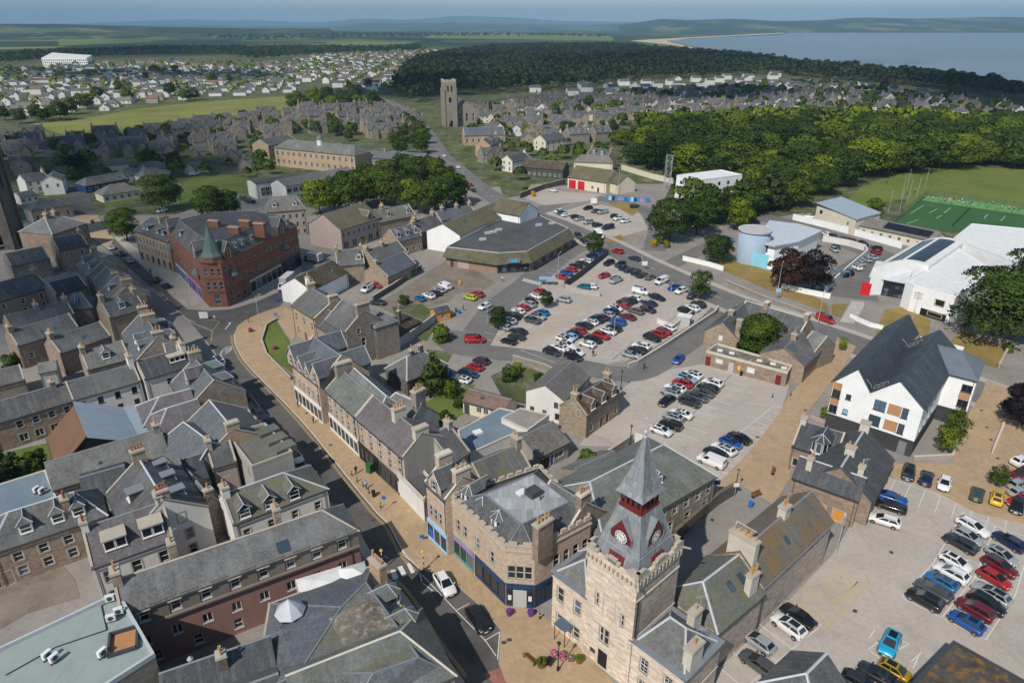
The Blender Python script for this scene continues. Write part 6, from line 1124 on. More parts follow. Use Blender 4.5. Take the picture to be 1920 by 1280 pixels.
# supermarket
def supermarket():
 up=[(838,463),(936,474),(988,471),(1066,428),(1008,402),(935,412)];lo=[(829,482),(929,497),(996,493),(1078,446),(1010,398),(930,408)]
 u=[G(x,y,5.6)for x,y in up];l=[G(x,y,3.1)for x,y in lo];c=sum(u,V(0,0,0))/6;base=(c.x,c.y,0);t=thing('supermarket','low supermarket with flat black roof and brown tiled skirt','shop',base);m=MB('felt_dark');m.poly([p-Z1*.25 for p in u][::-1]);m.build('flat_roof',t);m=MB('tile_brownmoss','lead_pale')
 for i in range(6):j=(i+1)%6;m.poly([l[i],l[j],u[j],u[i]]);m.tube(u[i],u[j],.16,4,1);m.poly([l[j],l[i],V(l[i].x+(c.x-l[i].x)*.06,l[i].y+(c.y-l[i].y)*.06,3.05),V(l[j].x+(c.x-l[j].x)*.06,l[j].y+(c.y-l[j].y)*.06,3.05)],0)
 m.build('tiled_skirt',t);w=[V(p.x+(c.x-p.x)*.05,p.y+(c.y-p.y)*.05,0)for p in l];m=MB('brick_buff')
 for i in range(6):p,q=w[i],w[(i+1)%6];m.poly([p,q,q+Z1*3.1,p+Z1*3.1])
 m.build('wall',t);o=w[1];d=w[2]-o;L=d.length;ux=d.normalized();shopfront(t,o,ux,.3,L-.3,'dark_grey',2.9,7,3);o=w[2];d=w[3]-o;L2=d.length;ux2=d.normalized()
 for k in range(5):put_window(t,o,ux2,L2*(.12+.18*k),.9,2.4,1.3,base,'multi','dark_grey',None);t.children[-1].location+=Vector((ux2.y,-ux2.x,0))*.16
 o=w[0];d=w[1]-o;ux0=d.normalized();panel(t,'door',o,ux0,1.5,2.6,.05,2.3,'dark_grey');panel(t,'roller_door',o,ux0,4,8,.05,2.6,'harl_pinkgrey')
 b=l[1]*.5+l[2]*.5+V(0,0,.9);v=Vector((ux.y,-ux.x,0));s=panel(t,'sign_board',V(b.x,b.y,0)-ux*2+v*.2,ux,0,4,3.5,4.9,'mid_grey',.1,.3);q=V(b.x,b.y,0)-ux*.9+v*.35;panel(t,'sign_panel',q,ux,0,1.8,3.65,4.75,'coop_blue',0,.1);text(t,'co op',q+ux*.25+Z1*4.0,ux,.7,'white_paint',base,.08)
 for x,y in((915,438),(925,436),(935,432),(905,450),(1010,423),(1035,420)):p=G(x,y,5.4);m=MB('pale_grey','dark_grey');m.cbox((p.x,p.y,5.35),2.2,.9,.7,0,R(20));m.build('roof_plant',t)
supermarket()
# fire station and neighbours
t=house('fire station with two red doors and a brown hipped roof',(1064,352),(1136,363),9,4.8,15,'harl_cream','tile_brownmoss','fire_station','building',at='base',hip=(0,0),skew=False,doors=((.13,'red_paint',3.6,3.8),(.36,'red_paint',3.6,3.8),(.8,'dark_grey')),front=[(1,1.2,1.2,1.2,None,(.58,.72))],sur=None);house('rear wing of the fire station with a long brown roof',(1120,315),(1176,330),7.6,4.4,10,'harl_cream','tile_brownmoss','fire_station_wing','building',skew=False)
for lab,A,B,hr,he,w,wl_,rf,kw in(('white house with black roof at the church corner',(950,292),(985,286),8,5.4,8,'harl_white','slate_dark',dict(ga=F2(2),chim=C1(1))),('black weatherboarded hall with dormer strip',(985,298),(1062,304),7.6,4.6,9,'slate_dark','tile_brown',dict(front=[(8,1,.9,1.2)],skew=False,name='black_hall',cat='hall')),('buff stone villa with bay windows at the junction',(905,262),(930,252),9.5,6.2,9,'ashlar_buff','slate_grey',dict(front=F2(3),chim=C1(0,1),dorm=D3(.3,.7))),('long slate church hall above the junction',(868,240),(944,238),10,6,11,'ashlar_buff','slate_blue',dict(front=[(7,2,1,2)],name='church_hall',cat='hall')),('low slate sunday-school hall by the road',(765,290),(822,292),8,5,10,'stone_grey','slate_purple',dict(skew=False)),('brick house with brown roof beside the drill yard',(1090,290),(1140,292),7.5,4.6,9,'harl_cream','tile_grey',dict(hip=(3,3),skew=False)),('grey villa near the fire station',(1110,277),(1148,283),8.6,5.4,9,'stone_buff','slate_grey',dict(chim=C1(0,1),dorm=D3(.3,.7))),('cream gabled house with long slate roof',(1012,254),(1052,248),8.8,5.6,10,'harl_cream','slate_grey',dict(ga=F2(2),chim=C1(1),front=F2(4))),('gabled stone double villa behind the cream house',(1062,240),(1100,238),9.2,5.8,10,'stone_grey','slate_grey',dict(dorm=D3(.2,.5,.8),chim=C1(0,.5,1))),('second gabled stone villa facing the fire station',(1110,238),(1140,236),9.2,5.8,10,'stone_grey','slate_grey',dict(dorm=D3(.3,.7),chim=C1(0,1)))):
 k=dict(name='stone_house',cat='house');k.update(kw);house(lab,A,B,hr,he,w,wl_,rf,**k)
block('white four-storey block half hidden by trees',[(1269,328),(1307,338),(1392,327),(1352,318)],13,'white_block','building','harl_bright','membrane',.3,'membrane',rows=((0,2,10,1.4,1.2,'two'),(0,2,7.2,1.4,1.2,'two'),(0,2,4.4,1.4,1.2,'two'),(0,2,1.5,1.4,1.2,'two'),(1,5,10,1.4,1.2,'two'),(1,5,7,1.4,1.2,'two')),sur=None,fm='dark_grey')
block('large white hospital block far across the playing field',[(77,109),(162,109),(172,104),(97,99)],15.5,'hospital_block','building','harl_bright','membrane',.2,'membrane',rows=((0,22,10.5,2,2.4,'plain'),(0,22,6.5,2,2.4,'plain'),(0,22,2.2,2,2.4,'plain'),(1,8,8,2,3,'plain')),sur=None)
def church(label,bx,by,w,h,nave=True,mat='stone_grey'):
 p=G(bx,by);t=thing('church',label,'church',(p.x,p.y,0));rz=R(15);a,b=ang(15),ang(105);c=[p-a*w/2,p+a*w/2,p+a*w/2+b*w,p-a*w/2+b*w];base=(p.x,p.y,0);m=MB(mat,'coping')
 for i in range(4):
  q,r=c[i],c[(i+1)%4];ux=(r-q).normalized();wall_face(m,q,ux,w,h,[(w*.3,w*.42,h*.78,h*.92),(w*.58,w*.7,h*.78,h*.92),(w*.4,w*.6,h*.55,h*.66),(w*.35,w*.65,.1,h*.14)],0,.6)
  for s in(0,w-.9):m.box(q+ux*s,ux*.9,Vector((ux.y,-ux.x,0))*.7,(0,0,h*.86))
  for k in range(5):m.box(q+ux*w*(k+.15)/5+Z1*h,ux*w*.7/5,Vector((-ux.y,ux.x,0))*.5,(0,0,1.1 if k not in(0,4)else 1.8),1)
 m.poly([x+Z1*(h-.3)for x in c]);m.build('tower',t);g=MB('glass')
 for i in range(4):
  q,r=c[i],c[(i+1)%4];ux=(r-q).normalized();inn=Vector((-ux.y,ux.x,0))*.5
  for x0,x1,z0,z1 in((.3,.42,.78,.92),(.58,.7,.78,.92),(.4,.6,.55,.66)):g.poly([q+inn+ux*w*x0+Z1*h*z0,q+inn+ux*w*x1+Z1*h*z0,q+inn+ux*w*x1+Z1*h*z1,q+inn+ux*w*x0+Z1*h*z1])
 g.build('louvre',t)
 if nave:
  o=p+a*(w*.5+8)+b*8
  house(label.replace('tower','nave').replace('square ',''),o-b*4,o+b*34,17,10.5,15,mat,'slate_grey','church_nave','church',ga=[(3,3,1.6,6)],front=[(6,3,1.2,5,'sash')],chim=())
 return t
church('dark stone church with a square battlemented tower on the far road',846,238,9.5,31,True,'stone_grey');church('dark stone church tower at the left picture edge',2,470,9,36,False,'stone_dark')
def lattice():
 p=G(1250,353);t=thing('drill_tower','grey steel lattice drill tower behind the fire station','tower',(p.x,p.y,0));m=MB('galv','dark_grey');H_=15;c=[p+V(x,y,0)for x,y in((-1.2,-1.2),(1.2,-1.2),(1.2,1.2),(-1.2,1.2))]
 for q in c:m.tube(q,q+Z1*H_,.1,5)
 for k in range(6):
  z=H_*k/6
  for i in range(4):a,b=c[i],c[(i+1)%4];m.tube(a+Z1*z,b+Z1*(z+H_/6),.06,4);m.tube(a+Z1*(z+H_/6),b+Z1*(z+H_/6),.07,4)
 m.build('frame',t);m=MB('dark_grey')
 for z in(5,10,15):m.cbox((p.x,p.y,z),2.4,2.4,.1)
 m.build('platform',t)
lattice()
# ------------------------------------------------------------------ suburbs: prototypes placed street by street
def proto(wall,roof,L,w,he,hr,hip,chim,nwin,storeys,gable_win=True):
 root=bpy.data.objects.new('house',None);h=L/2;d=w/2;m=MB(wall);c=[V(-h,-d,0),V(h,-d,0),V(h,d,0),V(-h,d,0)]
 for i in range(4):p,q=c[i],c[(i+1)%4];m.poly([p,q,q+Z1*he,p+Z1*he])
 x=h-hip
 if hip<.1:
  for s in(-1,1):m.poly([V(s*h,-d*s,he),V(s*h,d*s,he),V(s*h,0,hr)])
 parts=[('wall',m)];r=MB(roof);e=.3;k=(hr-he)/d;eh=e if hip>.1 else.15
 A,B=V(-x,0,hr+.1),V(x,0,hr+.1);f0,f1,b1,b0=V(-h-eh,-d-e,he-e*k+.1),V(h+eh,-d-e,he-e*k+.1),V(h+eh,d+e,he-e*k+.1),V(-h-eh,d+e,he-e*k+.1)
 slab(r,[f0,f1,B,A]);slab(r,[b1,b0,A,B])
 if hip>.1:slab(r,[b0,f0,A]);slab(r,[f1,b1,B])
 parts.append(('roof',r))
 if storeys==2 or hip>.1 or L==10:
  for sx in((-1,)if storeys==1 else(-1,1)if L>12 else(1,)):
   x0=sx*h*.5;ww=2.1;zt=he+(hr-he)*.78;wm_=MB(wall,roof);y0=-d-1.6
   wm_.poly([V(x0-ww,y0,0),V(x0+ww,y0,0),V(x0+ww,y0,he),V(x0,y0,zt),V(x0-ww,y0,he)]);wm_.poly([V(x0-ww,-d,0),V(x0-ww,y0,0),V(x0-ww,y0,he),V(x0-ww,-d,he)]);wm_.poly([V(x0+ww,y0,0),V(x0+ww,-d,0),V(x0+ww,-d,he),V(x0+ww,y0,he)])
   slab(wm_,[V(x0-ww-.2,y0-.2,he-.1),V(x0,y0-.2,zt+.1),V(x0,-d*.2,zt+.1),V(x0-ww-.2,-d,he-.1)][::-1],.1,1);slab(wm_,[V(x0+ww+.2,y0-.2,he-.1),V(x0,y0-.2,zt+.1),V(x0,-d*.2,zt+.1),V(x0+ww+.2,-d,he-.1)],.1,1);parts.append(('gable_wing',wm_))
 for t in chim:cm=MB('stone_buff','pot_clay');cm.cbox((t*(x-.4),0,hr-.6),.8,1.2,1.8);[cm.cbox((t*(x-.4),y,hr+1.2),.25,.25,.6,1)for y in(-.3,.3)];parts.append(('chimney',cm))
 for n_,mb in parts:o=bpy.data.objects.new(n_,mb.mesh(n_));o.parent=root
 wm=bpy.data.meshes.get('small_window')
 if not wm:
  b=MB('white_paint','glass');b.box((-.6,-.06,0),(1.2,0,0),(0,.08,0),(0,0,1.4));b.poly([(-.48,-.075,.12),(.48,-.075,.12),(.48,-.075,1.28),(-.48,-.075,1.28)],1);wm=b.mesh('small_window')
 for s in range(storeys):
  for side,rz in((-1,0),(1,math.pi)):
   for i in range(nwin):o=bpy.data.objects.new('window',wm);o.parent=root;o.location=((i+.5)/nwin*L-h,side*d,.9+2.7*s);o.rotation_euler=(0,0,rz)
 if gable_win and hip<.1:
  for sg,rz in((-1,-math.pi/2),(1,math.pi/2)):o=bpy.data.objects.new('window',wm);o.parent=root;o.location=(sg*h,0,.9+2.7*(storeys-1));o.rotation_euler=(0,0,rz)
 return root
PRO={'white bungalow':proto('harl_white','tile_grey',12,8,2.8,5.4,0,(),3,1),'cream hipped bungalow':proto('harl_cream','tile_grey',12,9,2.8,5.4,4,(),3,1),'white two-storey house':proto('harl_white','slate_grey',10,8,5.2,8,0,(1,),3,2),'rosy red-roofed house':proto('harl_pinkgrey','tile_red',11,8,4.2,7,0,(),3,1),'stone villa':proto('stone_buff','slate_grey',11,8.5,5.4,9,0,(-1,1),3,2),'grey stone house':proto('stone_grey','slate_grey',13,8,5,8.4,0,(-1,1),4,2),'blue-slated cottage':proto('stone_buff','slate_blue',10,7.5,3.4,6.8,0,(1,),3,1),'cream hipped villa':proto('harl_cream','slate_grey',11,9,5.4,8.4,4,(0,),3,2)}
KEYS=list(PRO)
def inside(p,poly):
 c=False;j=len(poly)-1
 for i in range(len(poly)):
  if(poly[i].y>p.y)!=(poly[j].y>p.y)and p.x<(poly[j].x-poly[i].x)*(p.y-poly[i].y)/(poly[j].y-poly[i].y)+poly[i].x:c=not c
  j=i
 return c
def grid(poly,dx,dy,rot,jit,rng):
 w=pxs(poly);c=sum(w,V(0,0,0))/len(w);a,b=ang(rot),ang(rot+90);r=max((p-c).length for p in w);out=[];i=-r
 while i<r:
  j=-r
  while j<r:
   p=c+a*(i+rng.uniform(-jit,jit))+b*(j+rng.uniform(-jit,jit));j+=dy
   if inside(p,w):out.append(p)
  i+=dx
 return out
TAKEN=[(Vector(o.location).to_2d(),14)for o in COL.objects if o.type=='EMPTY' and o.get('category')in('house','building','school','hall','church','shop')]
KP=[p.to_2d()for p in king]
def free(p,r):q=p.to_2d();return all((q-c).length>r+d*.6 for c,d in TAKEN)and all((q-k).length>11 for k in KP)
ORDX='first second third fourth fifth sixth seventh eighth ninth tenth eleventh twelfth thirteenth fourteenth fifteenth sixteenth seventeenth eighteenth'.split()
FAR=[]
for zi,(place,poly,dx,dy,rot,jit,mix)in enumerate((('edging the playing field',[(90,272),(160,262),(300,256),(420,230),(560,213),(700,206),(770,216),(790,258),(690,258),(560,252),(480,272),(420,300),(330,308),(250,300),(200,312),(130,290)],16,22,28,4,(4,5,4,6,5)),('behind the far church',[(895,215),(960,190),(1100,184),(1200,176),(1330,166),(1480,158),(1560,168),(1560,205),(1480,212),(1330,228),(1200,242),(1150,232),(1100,250),(1060,285),(1000,296),(960,318),(930,262)],17,23,8,4,(4,5,6,7,5,2)),('near the shore',[(1480,150),(1560,160),(1700,172),(1850,190),(1935,212),(1935,250),(1700,222),(1560,204),(1480,200)],30,40,15,7,(2,4,5,7)),('beside the far street end',[(-60,262),(60,250),(100,296),(60,330),(-60,330)],17,22,30,3,(4,5,2,6)),('around the school drive',[(130,300),(240,300),(330,308),(420,300),(480,280),(520,300),(470,325),(330,328),(300,345),(160,322)],20,25,20,4,(1,6,5,2,1)),('beside the church junction',[(870,262),(900,262),(960,300),(1040,335),(960,345),(915,320),(870,290)],18,22,30,3,(6,5,2)),('beyond the playing field',[(-80,215),(60,226),(130,220),(250,198),(360,186),(480,178),(545,174),(560,150),(480,128),(300,118),(180,122),(-80,140)],24,31,12,4,(0,1,0,2,3,1)),('before the dark woods',[(480,126),(560,150),(640,170),(735,175),(740,150),(760,122),(900,97),(860,94),(700,98),(600,106)],25,32,5,5,(0,2,1,0,3)),('along the wood edge',[(960,176),(1100,164),(1200,158),(1330,150),(1480,142),(1480,155),(1330,164),(1100,180)],30,40,8,6,(2,7,2)))):
 rng=random.Random(zi)
 for p in grid(poly,dx,dy,rot,jit,rng):
  if rng.random()<.9 and free(p,9):FAR.append((p.y,p,KEYS[rng.choice(mix)],place,R(rot+rng.choice((0,0,0,90))+rng.uniform(-4,4)),rng.uniform(.8,1.2)))
FAR.sort(key=lambda f:f[0])
def inst(o,parent):
 c=o.copy();COL.objects.link(c);c.parent=parent
 for ch in o.children:inst(ch,c)
 return c
BAND={}
for f in FAR[:300]:BAND.setdefault(f[3],[]).append(f[0])
CNT={}
for i,f in enumerate(FAR[:300]):
 ys=BAND[f[3]];k=ys.index(f[0])*4//len(ys);CNT.setdefault((f[3],k,f[2]),[]).append((f[1].x/f[0],i))
NAMES={}
for(pl,k,nm),l in CNT.items():
 for j,(x,i)in enumerate(sorted(l)):NAMES[i]=f"{nm}, {'leftmost' if j == 0 else ORDX[j] + ' from left'} in {('nearest', 'second', 'third', 'farthest')[k]} rows {pl}"
stuff=MB('harl_white','slate_grey','slate_grey','stone_buff','tile_red')
for i,(y,p,k,place,rz,s)in enumerate(FAR):
 if i<300:
  o=inst(PRO[k],None);o.location=(p.x,p.y,0);o.rotation_euler=(0,0,rz);o.scale=(s,s,s*.98);tag(o,NAMES[i],'house','houses '+place);TAKEN.append((p.to_2d(),10))
 else:
  a,b=ang(math.degrees(rz)),ang(math.degrees(rz)+90);stone='stone' in k;h,d,he,hr=6*s,4.2*s,2.9 if 'bungalow' in k else 4.8,5.6 if 'bungalow' in k else 7.8;q=[p-a*h-b*d,p+a*h-b*d,p+a*h+b*d,p-a*h+b*d];w=3 if stone else 0;r=4 if 'red' in k else(2 if 'slate' in k or stone else 1)
  for j in range(4):stuff.poly([q[j],q[(j+1)%4],q[(j+1)%4]+Z1*he,q[j]+Z1*he],w)
  A,B=p-a*h+Z1*hr,p+a*h+Z1*hr;stuff.poly([q[0]+Z1*he,q[1]+Z1*he,B,A],r);stuff.poly([q[2]+Z1*he,q[3]+Z1*he,A,B],r);stuff.poly([q[1]+Z1*he,q[2]+Z1*he,B],w);stuff.poly([q[3]+Z1*he,q[0]+Z1*he,A],w)
o=stuff.build('distant_houses');tag(o,'distant pale houses of the far estates','houses',kind='stuff')
for k in PRO.values():
 for c in list(k.children):bpy.data.objects.remove(c)
 bpy.data.objects.remove(k)
 # ------------------------------------------------------------------ vehicles
def paint(name,col,metal=0.15):
 b=NB(name);b.out(col,0.32,metal,0.5);b.b.inputs['Coat Weight'].default_value=0.6;b.b.inputs['Coat Roughness'].default_value=0.06
PAINT={'white':(.72,.72,.71),'black':(.008,.008,.009),'grey':(.09,.095,.1),'dark grey':(.03,.033,.037),'silver':(.38,.4,.41),'red':(.34,.014,.016),'dark red':(.16,.012,.018),'blue':(.015,.09,.36),'navy':(.012,.022,.075),'bright blue':(.02,.17,.42),'sky blue':(.02,.42,.68),'pale blue':(.28,.5,.68),'yellow':(.72,.42,.008),'lime':(.5,.58,.02),'gold':(.42,.26,.008),'green':(.04,.07,.055),'teal':(.01,.13,.2),'plum':(.055,.02,.04),'taupe':(.14,.125,.11),'orange':(.6,.08,.01),'olive':(.08,.075,.02)}
for k_,c_ in PAINT.items():paint('paint_'+k_.replace(' ','_'),c_,.05 if k_ in('white','yellow','red','black')else.3)
# L, W, H, belt, hood length share, cabin: rear base, rear roof, front roof, front base (x), wheelbase
KINDS={'hatchback':(4.1,1.8,1.5,.98,(-1.96,-1.3,.12,1.2),2.6),'suv':(4.4,1.88,1.66,1.08,(-2.1,-1.5,.15,1.22),2.7),'estate':(4.65,1.84,1.5,.97,(-2.22,-1.6,.1,1.2),2.8),'saloon':(4.6,1.84,1.44,.95,(-1.85,-.85,.05,1.2),2.8),'small car':(3.65,1.68,1.5,.96,(-1.74,-1.25,.2,1.1),2.4),'van':(4.95,1.92,1.95,1.15,(-2.42,-2.36,.85,1.65),3.0)}
CARM={}
def wheel_mesh(r):
 m=MB('tyre','rim');seg=14
 pr=[(r*.2,-.1,1),(r*.62,-.12,1),(r*.66,-.1,0),(r,-.09,0),(r,.09,0),(r*.5,.1,0)];i=len(m.v)
 for rad,y,k in pr:
  for j in range(seg):t=2*math.pi*j/seg;m.v.append((rad*math.cos(t),y,rad*math.sin(t)))
 for a in range(len(pr)-1):
  for j in range(seg):m.f.append((i+a*seg+j,i+a*seg+(j+1)%seg,i+(a+1)*seg+(j+1)%seg,i+(a+1)*seg+j));m.k.append(pr[a][2]if a!=1 else 0)
 m.f.append(tuple(i+j for j in range(seg)));m.k.append(1)
 return m.mesh('wheel')
def car_meshes(kind):
 if kind in CARM:return CARM[kind]
 L,W_,H,belt,(xb,xrb,xrf,xf),wb=KINDS[kind];hw=W_/2;h=L/2;van=kind=='van'
 b=MB('paint_white','dark_grey')
 hood=belt-(.02 if not van else-.02)
 tail=belt if xb<-h+.4 else belt+.02
 st=[(-h,.80,.45,tail-.22),(-h+.06,.9,.32,tail-.06),(-h+.3,.985,.22,tail),(-h*.5,1,.2,belt),(0,1,.2,belt),(xf,1,.2,hood),(xf+(h-xf)*.45,.985,.2,hood-.05),(h-.28,.94,.22,hood-.14),(h-.06,.84,.3,hood-.3),(h,.72,.42,hood-.42)]
 rows=[]
 for x,s,zb,zt in st:
  y=hw*s;zm=(zb+zt)/2+.02
  rows.append([(x,yy,zz)for yy,zz in((0,zb),(y*.8,zb),(y*.97,zb+.1),(y,zm),(y*.965,zt-.07),(y*.88,zt),(0,zt+.035),(-y*.88,zt),(-y*.965,zt-.07),(-y,zm),(-y*.97,zb+.1),(-y*.8,zb))])
 n=12;i0=b.vs([p for r in rows for p in r])
 for a in range(len(st)-1):
  for j in range(n):b.f.append((i0+a*n+j,i0+(a+1)*n+j,i0+(a+1)*n+(j+1)%n,i0+a*n+(j+1)%n));b.k.append(1 if j in(0,1,10,11)else 0)
 b.f.append(tuple(i0+j for j in range(n)));b.k.append(0);e=i0+(len(st)-1)*n;b.f.append(tuple(e+n-1-j for j in range(n)));b.k.append(1)
 yb,yr=hw*.9,hw*(.68 if not van else.8);zr=H-.04;zb=belt-.02
 lo=[(xb,-yb*.96),(xf,-yb*.96),(xf,yb*.96),(xb,yb*.96)];hi=[(xrb,-yr),(xrf,-yr),(xrf,yr),(xrb,yr)]
 p=[(x,y,zb)for x,y in lo]+[(x,y,zr)for x,y in hi]+[(xrb+.12,-yr*.82,H),(xrf-.15,-yr*.82,H),(xrf-.15,yr*.82,H),(xrb+.12,yr*.82,H)]
 b.faces(p,[(0,1,5,4),(1,2,6,5),(2,3,7,6),(3,0,4,7),(4,5,9,8),(5,6,10,9),(6,7,11,10),(7,4,8,11),(8,9,10,11)],0)
 for sy in(-1,1):
  for sx in(-1,1):
   r=.37 if not kind=='suv' else.41;c=Vector((sx*wb/2,sy*(hw+.004),r-.04));pts=[c+V(math.cos(R(a))*r,0,math.sin(R(a))*r)for a in range(-10,191,20)]
   b.poly(pts if sy<0 else pts[::-1],1)
  b.box((xf-.35,sy*(hw-.02)-(.16 if sy<0 else 0),belt),(.14,0,0),(0,.16,0),(0,0,.14),0)
  if kind in('suv','estate'):b.box((xrb+.1,sy*yr*.9-.02,H-.03),(xrf-xrb-.2,0,0),(0,.04,0),(0,0,.06),1)
 b.box((h-.015,-.55,.3),(.03,0,0),(0,1.1,0),(0,0,.16),1)
 P_=[Vector(q)for q in p]
 def quad(a,b_,c,d,i1,i2,i3,i4,off):
  """inset quad on face a b c d with margins, pushed out."""
  n_=(b_-a).cross(d-a).normalized();f=lambda s,t:(a*(1-s)+b_*s)*(1-t)+(d*(1-s)+c*s)*t
  return[f(i1,i3)+n_*off,f(1-i2,i3)+n_*off,f(1-i2,1-i4)+n_*off,f(i1,1-i4)+n_*off]
 ws=MB('car_glass');ws.poly(quad(P_[1],P_[2],P_[6],P_[5],.06,.06,.1,.04,.012));rw=MB('car_glass');rw.poly(quad(P_[3],P_[0],P_[4],P_[7],.1,.1,.25 if not van else.45,.1,.012))
 sw=[]
 for s in(0,1):
  g=MB('car_glass');a,b_,c,d=(P_[0],P_[1],P_[5],P_[4])if s==0 else(P_[2],P_[3],P_[7],P_[6])
  if van:
   g.poly(quad(a,b_,c,d,.72 if s==0 else.06,.06 if s==0 else.72,.12,.12,.012))
  else:
   m_=.5
   for lo_,hi_ in((.07,.52),(.515,.07)):g.poly(quad(a,b_,c,d,lo_,hi_,.16,.1,.012))
  sw.append(g.mesh('side_window'))
 hl=MB('headlight');hl.box((h-.3,-.17,0),(.26,.03,0),(0,.3,0),(-.05,0,.12));tl=MB('taillight');tl.box((-.02,-.11,0),(.08,0,0),(0,.22,0),(.03,0,.26))
 for mm in(hl,):mm.v=[(x-h+.02,y,z)for x,y,z in mm.v]
 sr=MB('car_glass');sr.poly([(xrb+.25,-yr*.7,H+.008),(xrf-.2,-yr*.7,H+.008),(xrf-.2,yr*.7,H+.008),(xrb+.25,yr*.7,H+.008)])
 pl=MB('plate_yellow');pl.box((-h-.02,-.26,tail-.42),(.03,0,0),(0,.52,0),(0,0,.12));pf=MB('plate_white');pf.box((h-.0,-.26,.45),(.025,0,0),(0,.52,0),(0,0,.12))
 CARM[kind]=dict(body=b.mesh('body'),ws=ws.mesh('windscreen'),rw=rw.mesh('rear_window'),sw=sw,hl=hl.mesh('headlight'),tl=tl.mesh('taillight'),sr=sr.mesh('sunroof'),wh=wheel_mesh(.31 if kind not in('suv','van')else.35),pl=pl.mesh('number_plate'),pf=pf.mesh('number_plate'),hpos=(h-.02,hw*.62,hood-.36),tpos=(-h+.05,hw*.78,tail-.34),wb=wb,hw=hw,r=.31 if kind not in('suv','van')else.35)
 CARM[kind]['body'].polygons.foreach_set('use_smooth',[k<(len(st)-1)*n for k in range(len(CARM[kind]['body'].polygons))])
 return CARM[kind]
def vehicle(label,pos,heading,kind,col,group=None,name='parked_car',detail=True,sunroof=False,rear=True):
 d=car_meshes(kind);root=thing(name,label,'van' if kind=='van' else 'car',(pos.x,pos.y,pos.z),group);root.rotation_euler=(0,0,heading)
 setmat(link('body',d['body'],root),'paint_'+col.replace(' ','_'));link('windscreen',d['ws'],root)
 if rear:link('rear_window',d['rw'],root)
 for s in(0,1):link('side_window',d['sw'][s],root)
 if sunroof:link('sunroof',d['sr'],root)
 for sx in(-1,1):
  for sy in(-1,1):link('wheel',d['wh'],root,(sx*d['wb']/2,sy*(d['hw']-.07),d['r']),math.pi if sy>0 else 0)
 if detail:
  for s in(-1,1):
   x,y,z=d['hpos'];link('headlight',d['hl'],root,(x,s*y,z));x,y,z=d['tpos'];link('taillight',d['tl'],root,(x,s*y,z))
  link('number_plate',d['pl'],root);link('number_plate',d['pf'],root)
 return root
ORD=['nearest','second','third','fourth','fifth','sixth','seventh','eighth','ninth','tenth','eleventh','twelfth','thirteenth','fourteenth','fifteenth','sixteenth','seventeenth','eighteenth']
WORD={'hatchback':'hatchback','suv':'crossover','estate':'estate','saloon':'saloon','small car':'small car','van':'van'}
def row(desc,zo,d,cars,z=.022,detail=True,group=None):
 """zo: origin of the 4x survey crop; d: direction of the cars' noses there; cars listed from the near end."""
 rng=random.Random(desc)
 for i,(x,y,col,*kd)in enumerate(cars):
  kind=kd[0]if kd and kd[0]else rng.choice(('hatchback','hatchback','suv','suv','estate','saloon'));dd=kd[1]if len(kd)>1 else d
  p=G(zo[0]+x/4,zo[1]+y/4,.7);a,b=G(zo[0]+x/4,zo[1]+y/4),G(zo[0]+(x+dd[0])/4,zo[1]+(y+dd[1])/4)
  hd=math.atan2(b.y-a.y,b.x-a.x)+rng.uniform(-.025,.025)
  if len(kd)<=1 and rng.random()<.4:hd+=math.pi
  lab=f"{col} {WORD[kind]} {desc}" if len(cars)==1 else(f"{col} {WORD[kind]}, nearest in {desc}" if i==0 else f"{col} {WORD[kind]}, {ORD[i] if i < len(ORD) else 'last'} from near end of {desc}")
  vehicle(lab,V(p.x,p.y,z),hd,kind,col,group or('cars in '+desc if len(cars)>1 else 'cars about the streets'),detail=detail,sunroof=rng.random()<.35)
ZC,ZD,ZR,ZS,ZH=(960,640),(960,320),(1440,960),(1440,640),(480,320)
row('the inner column of the sunlit bay block',ZR,(-270,-150),[(1175,650,'black','suv'),(1240,580,'grey','estate'),(1300,515,'bright blue','hatchback'),(1375,455,'white','suv'),(1410,370,'white','hatchback'),(1445,228,'dark grey','estate'),(1500,178,'silver','hatchback'),(1540,105,'white','estate')])
row('the outer column of the sunlit bay block',ZR,(-250,-150),[(1490,820,'blue','hatchback'),(1555,725,'dark red','suv'),(1640,680,'black','suv'),(1680,605,'silver','estate'),(1700,490,'red','hatchback'),(1740,402,'dark red','suv'),(1755,322,'silver','hatchback'),(1810,215,'navy','estate')])
row('the wall-side row near the yellow bays',ZR,(230,165),[(-72,1130,'grey','estate'),(-72,965,'silver','hatchback'),(155,850,'white','suv'),(225,770,'black','saloon')])
row('alone in a marked bay of the near car park',ZR,(-80,200),[(915,980,'sky blue','suv',(-80,200))]);row('the corner row by the mossy flat roof',ZR,(-250,-140),[(700,1290,'dark grey'),(830,1215,'dark grey','saloon'),(955,1185,'gold','small car')])
row('the row beneath the paved court',ZS,(-30,130),[(1055,980,'dark grey','suv'),(1190,1020,'navy','saloon'),(1325,1060,'white','hatchback'),(1570,1140,'green','hatchback'),(1720,1170,'yellow','hatchback'),(1870,1230,'black','hatchback')])
row('the three beside the rubble wall',ZS,(-235,-75),[(870,1335,'white','estate'),(920,1228,'black','saloon'),(930,1165,'blue','saloon')])
row('the row at the picture edge',ZS,(-200,60),[(1890,1190,'red'),(1890,1125,'silver'),(1890,1065,'silver'),(1900,995,'dark red'),(1910,895,'white','suv')])
row('the left group of the lower car park',ZC,(-175,-65),[(1120,665,'white','hatchback'),(1190,622,'black','suv'),(1205,562,'silver','hatchback'),(1270,537,'white','saloon'),(1160,440,'black','saloon',(-120,90)),(1190,382,'silver','suv'),(1225,345,'white','estate'),(1280,312,'red','suv'),(1310,278,'pale blue','suv'),(1355,248,'white','suv')])
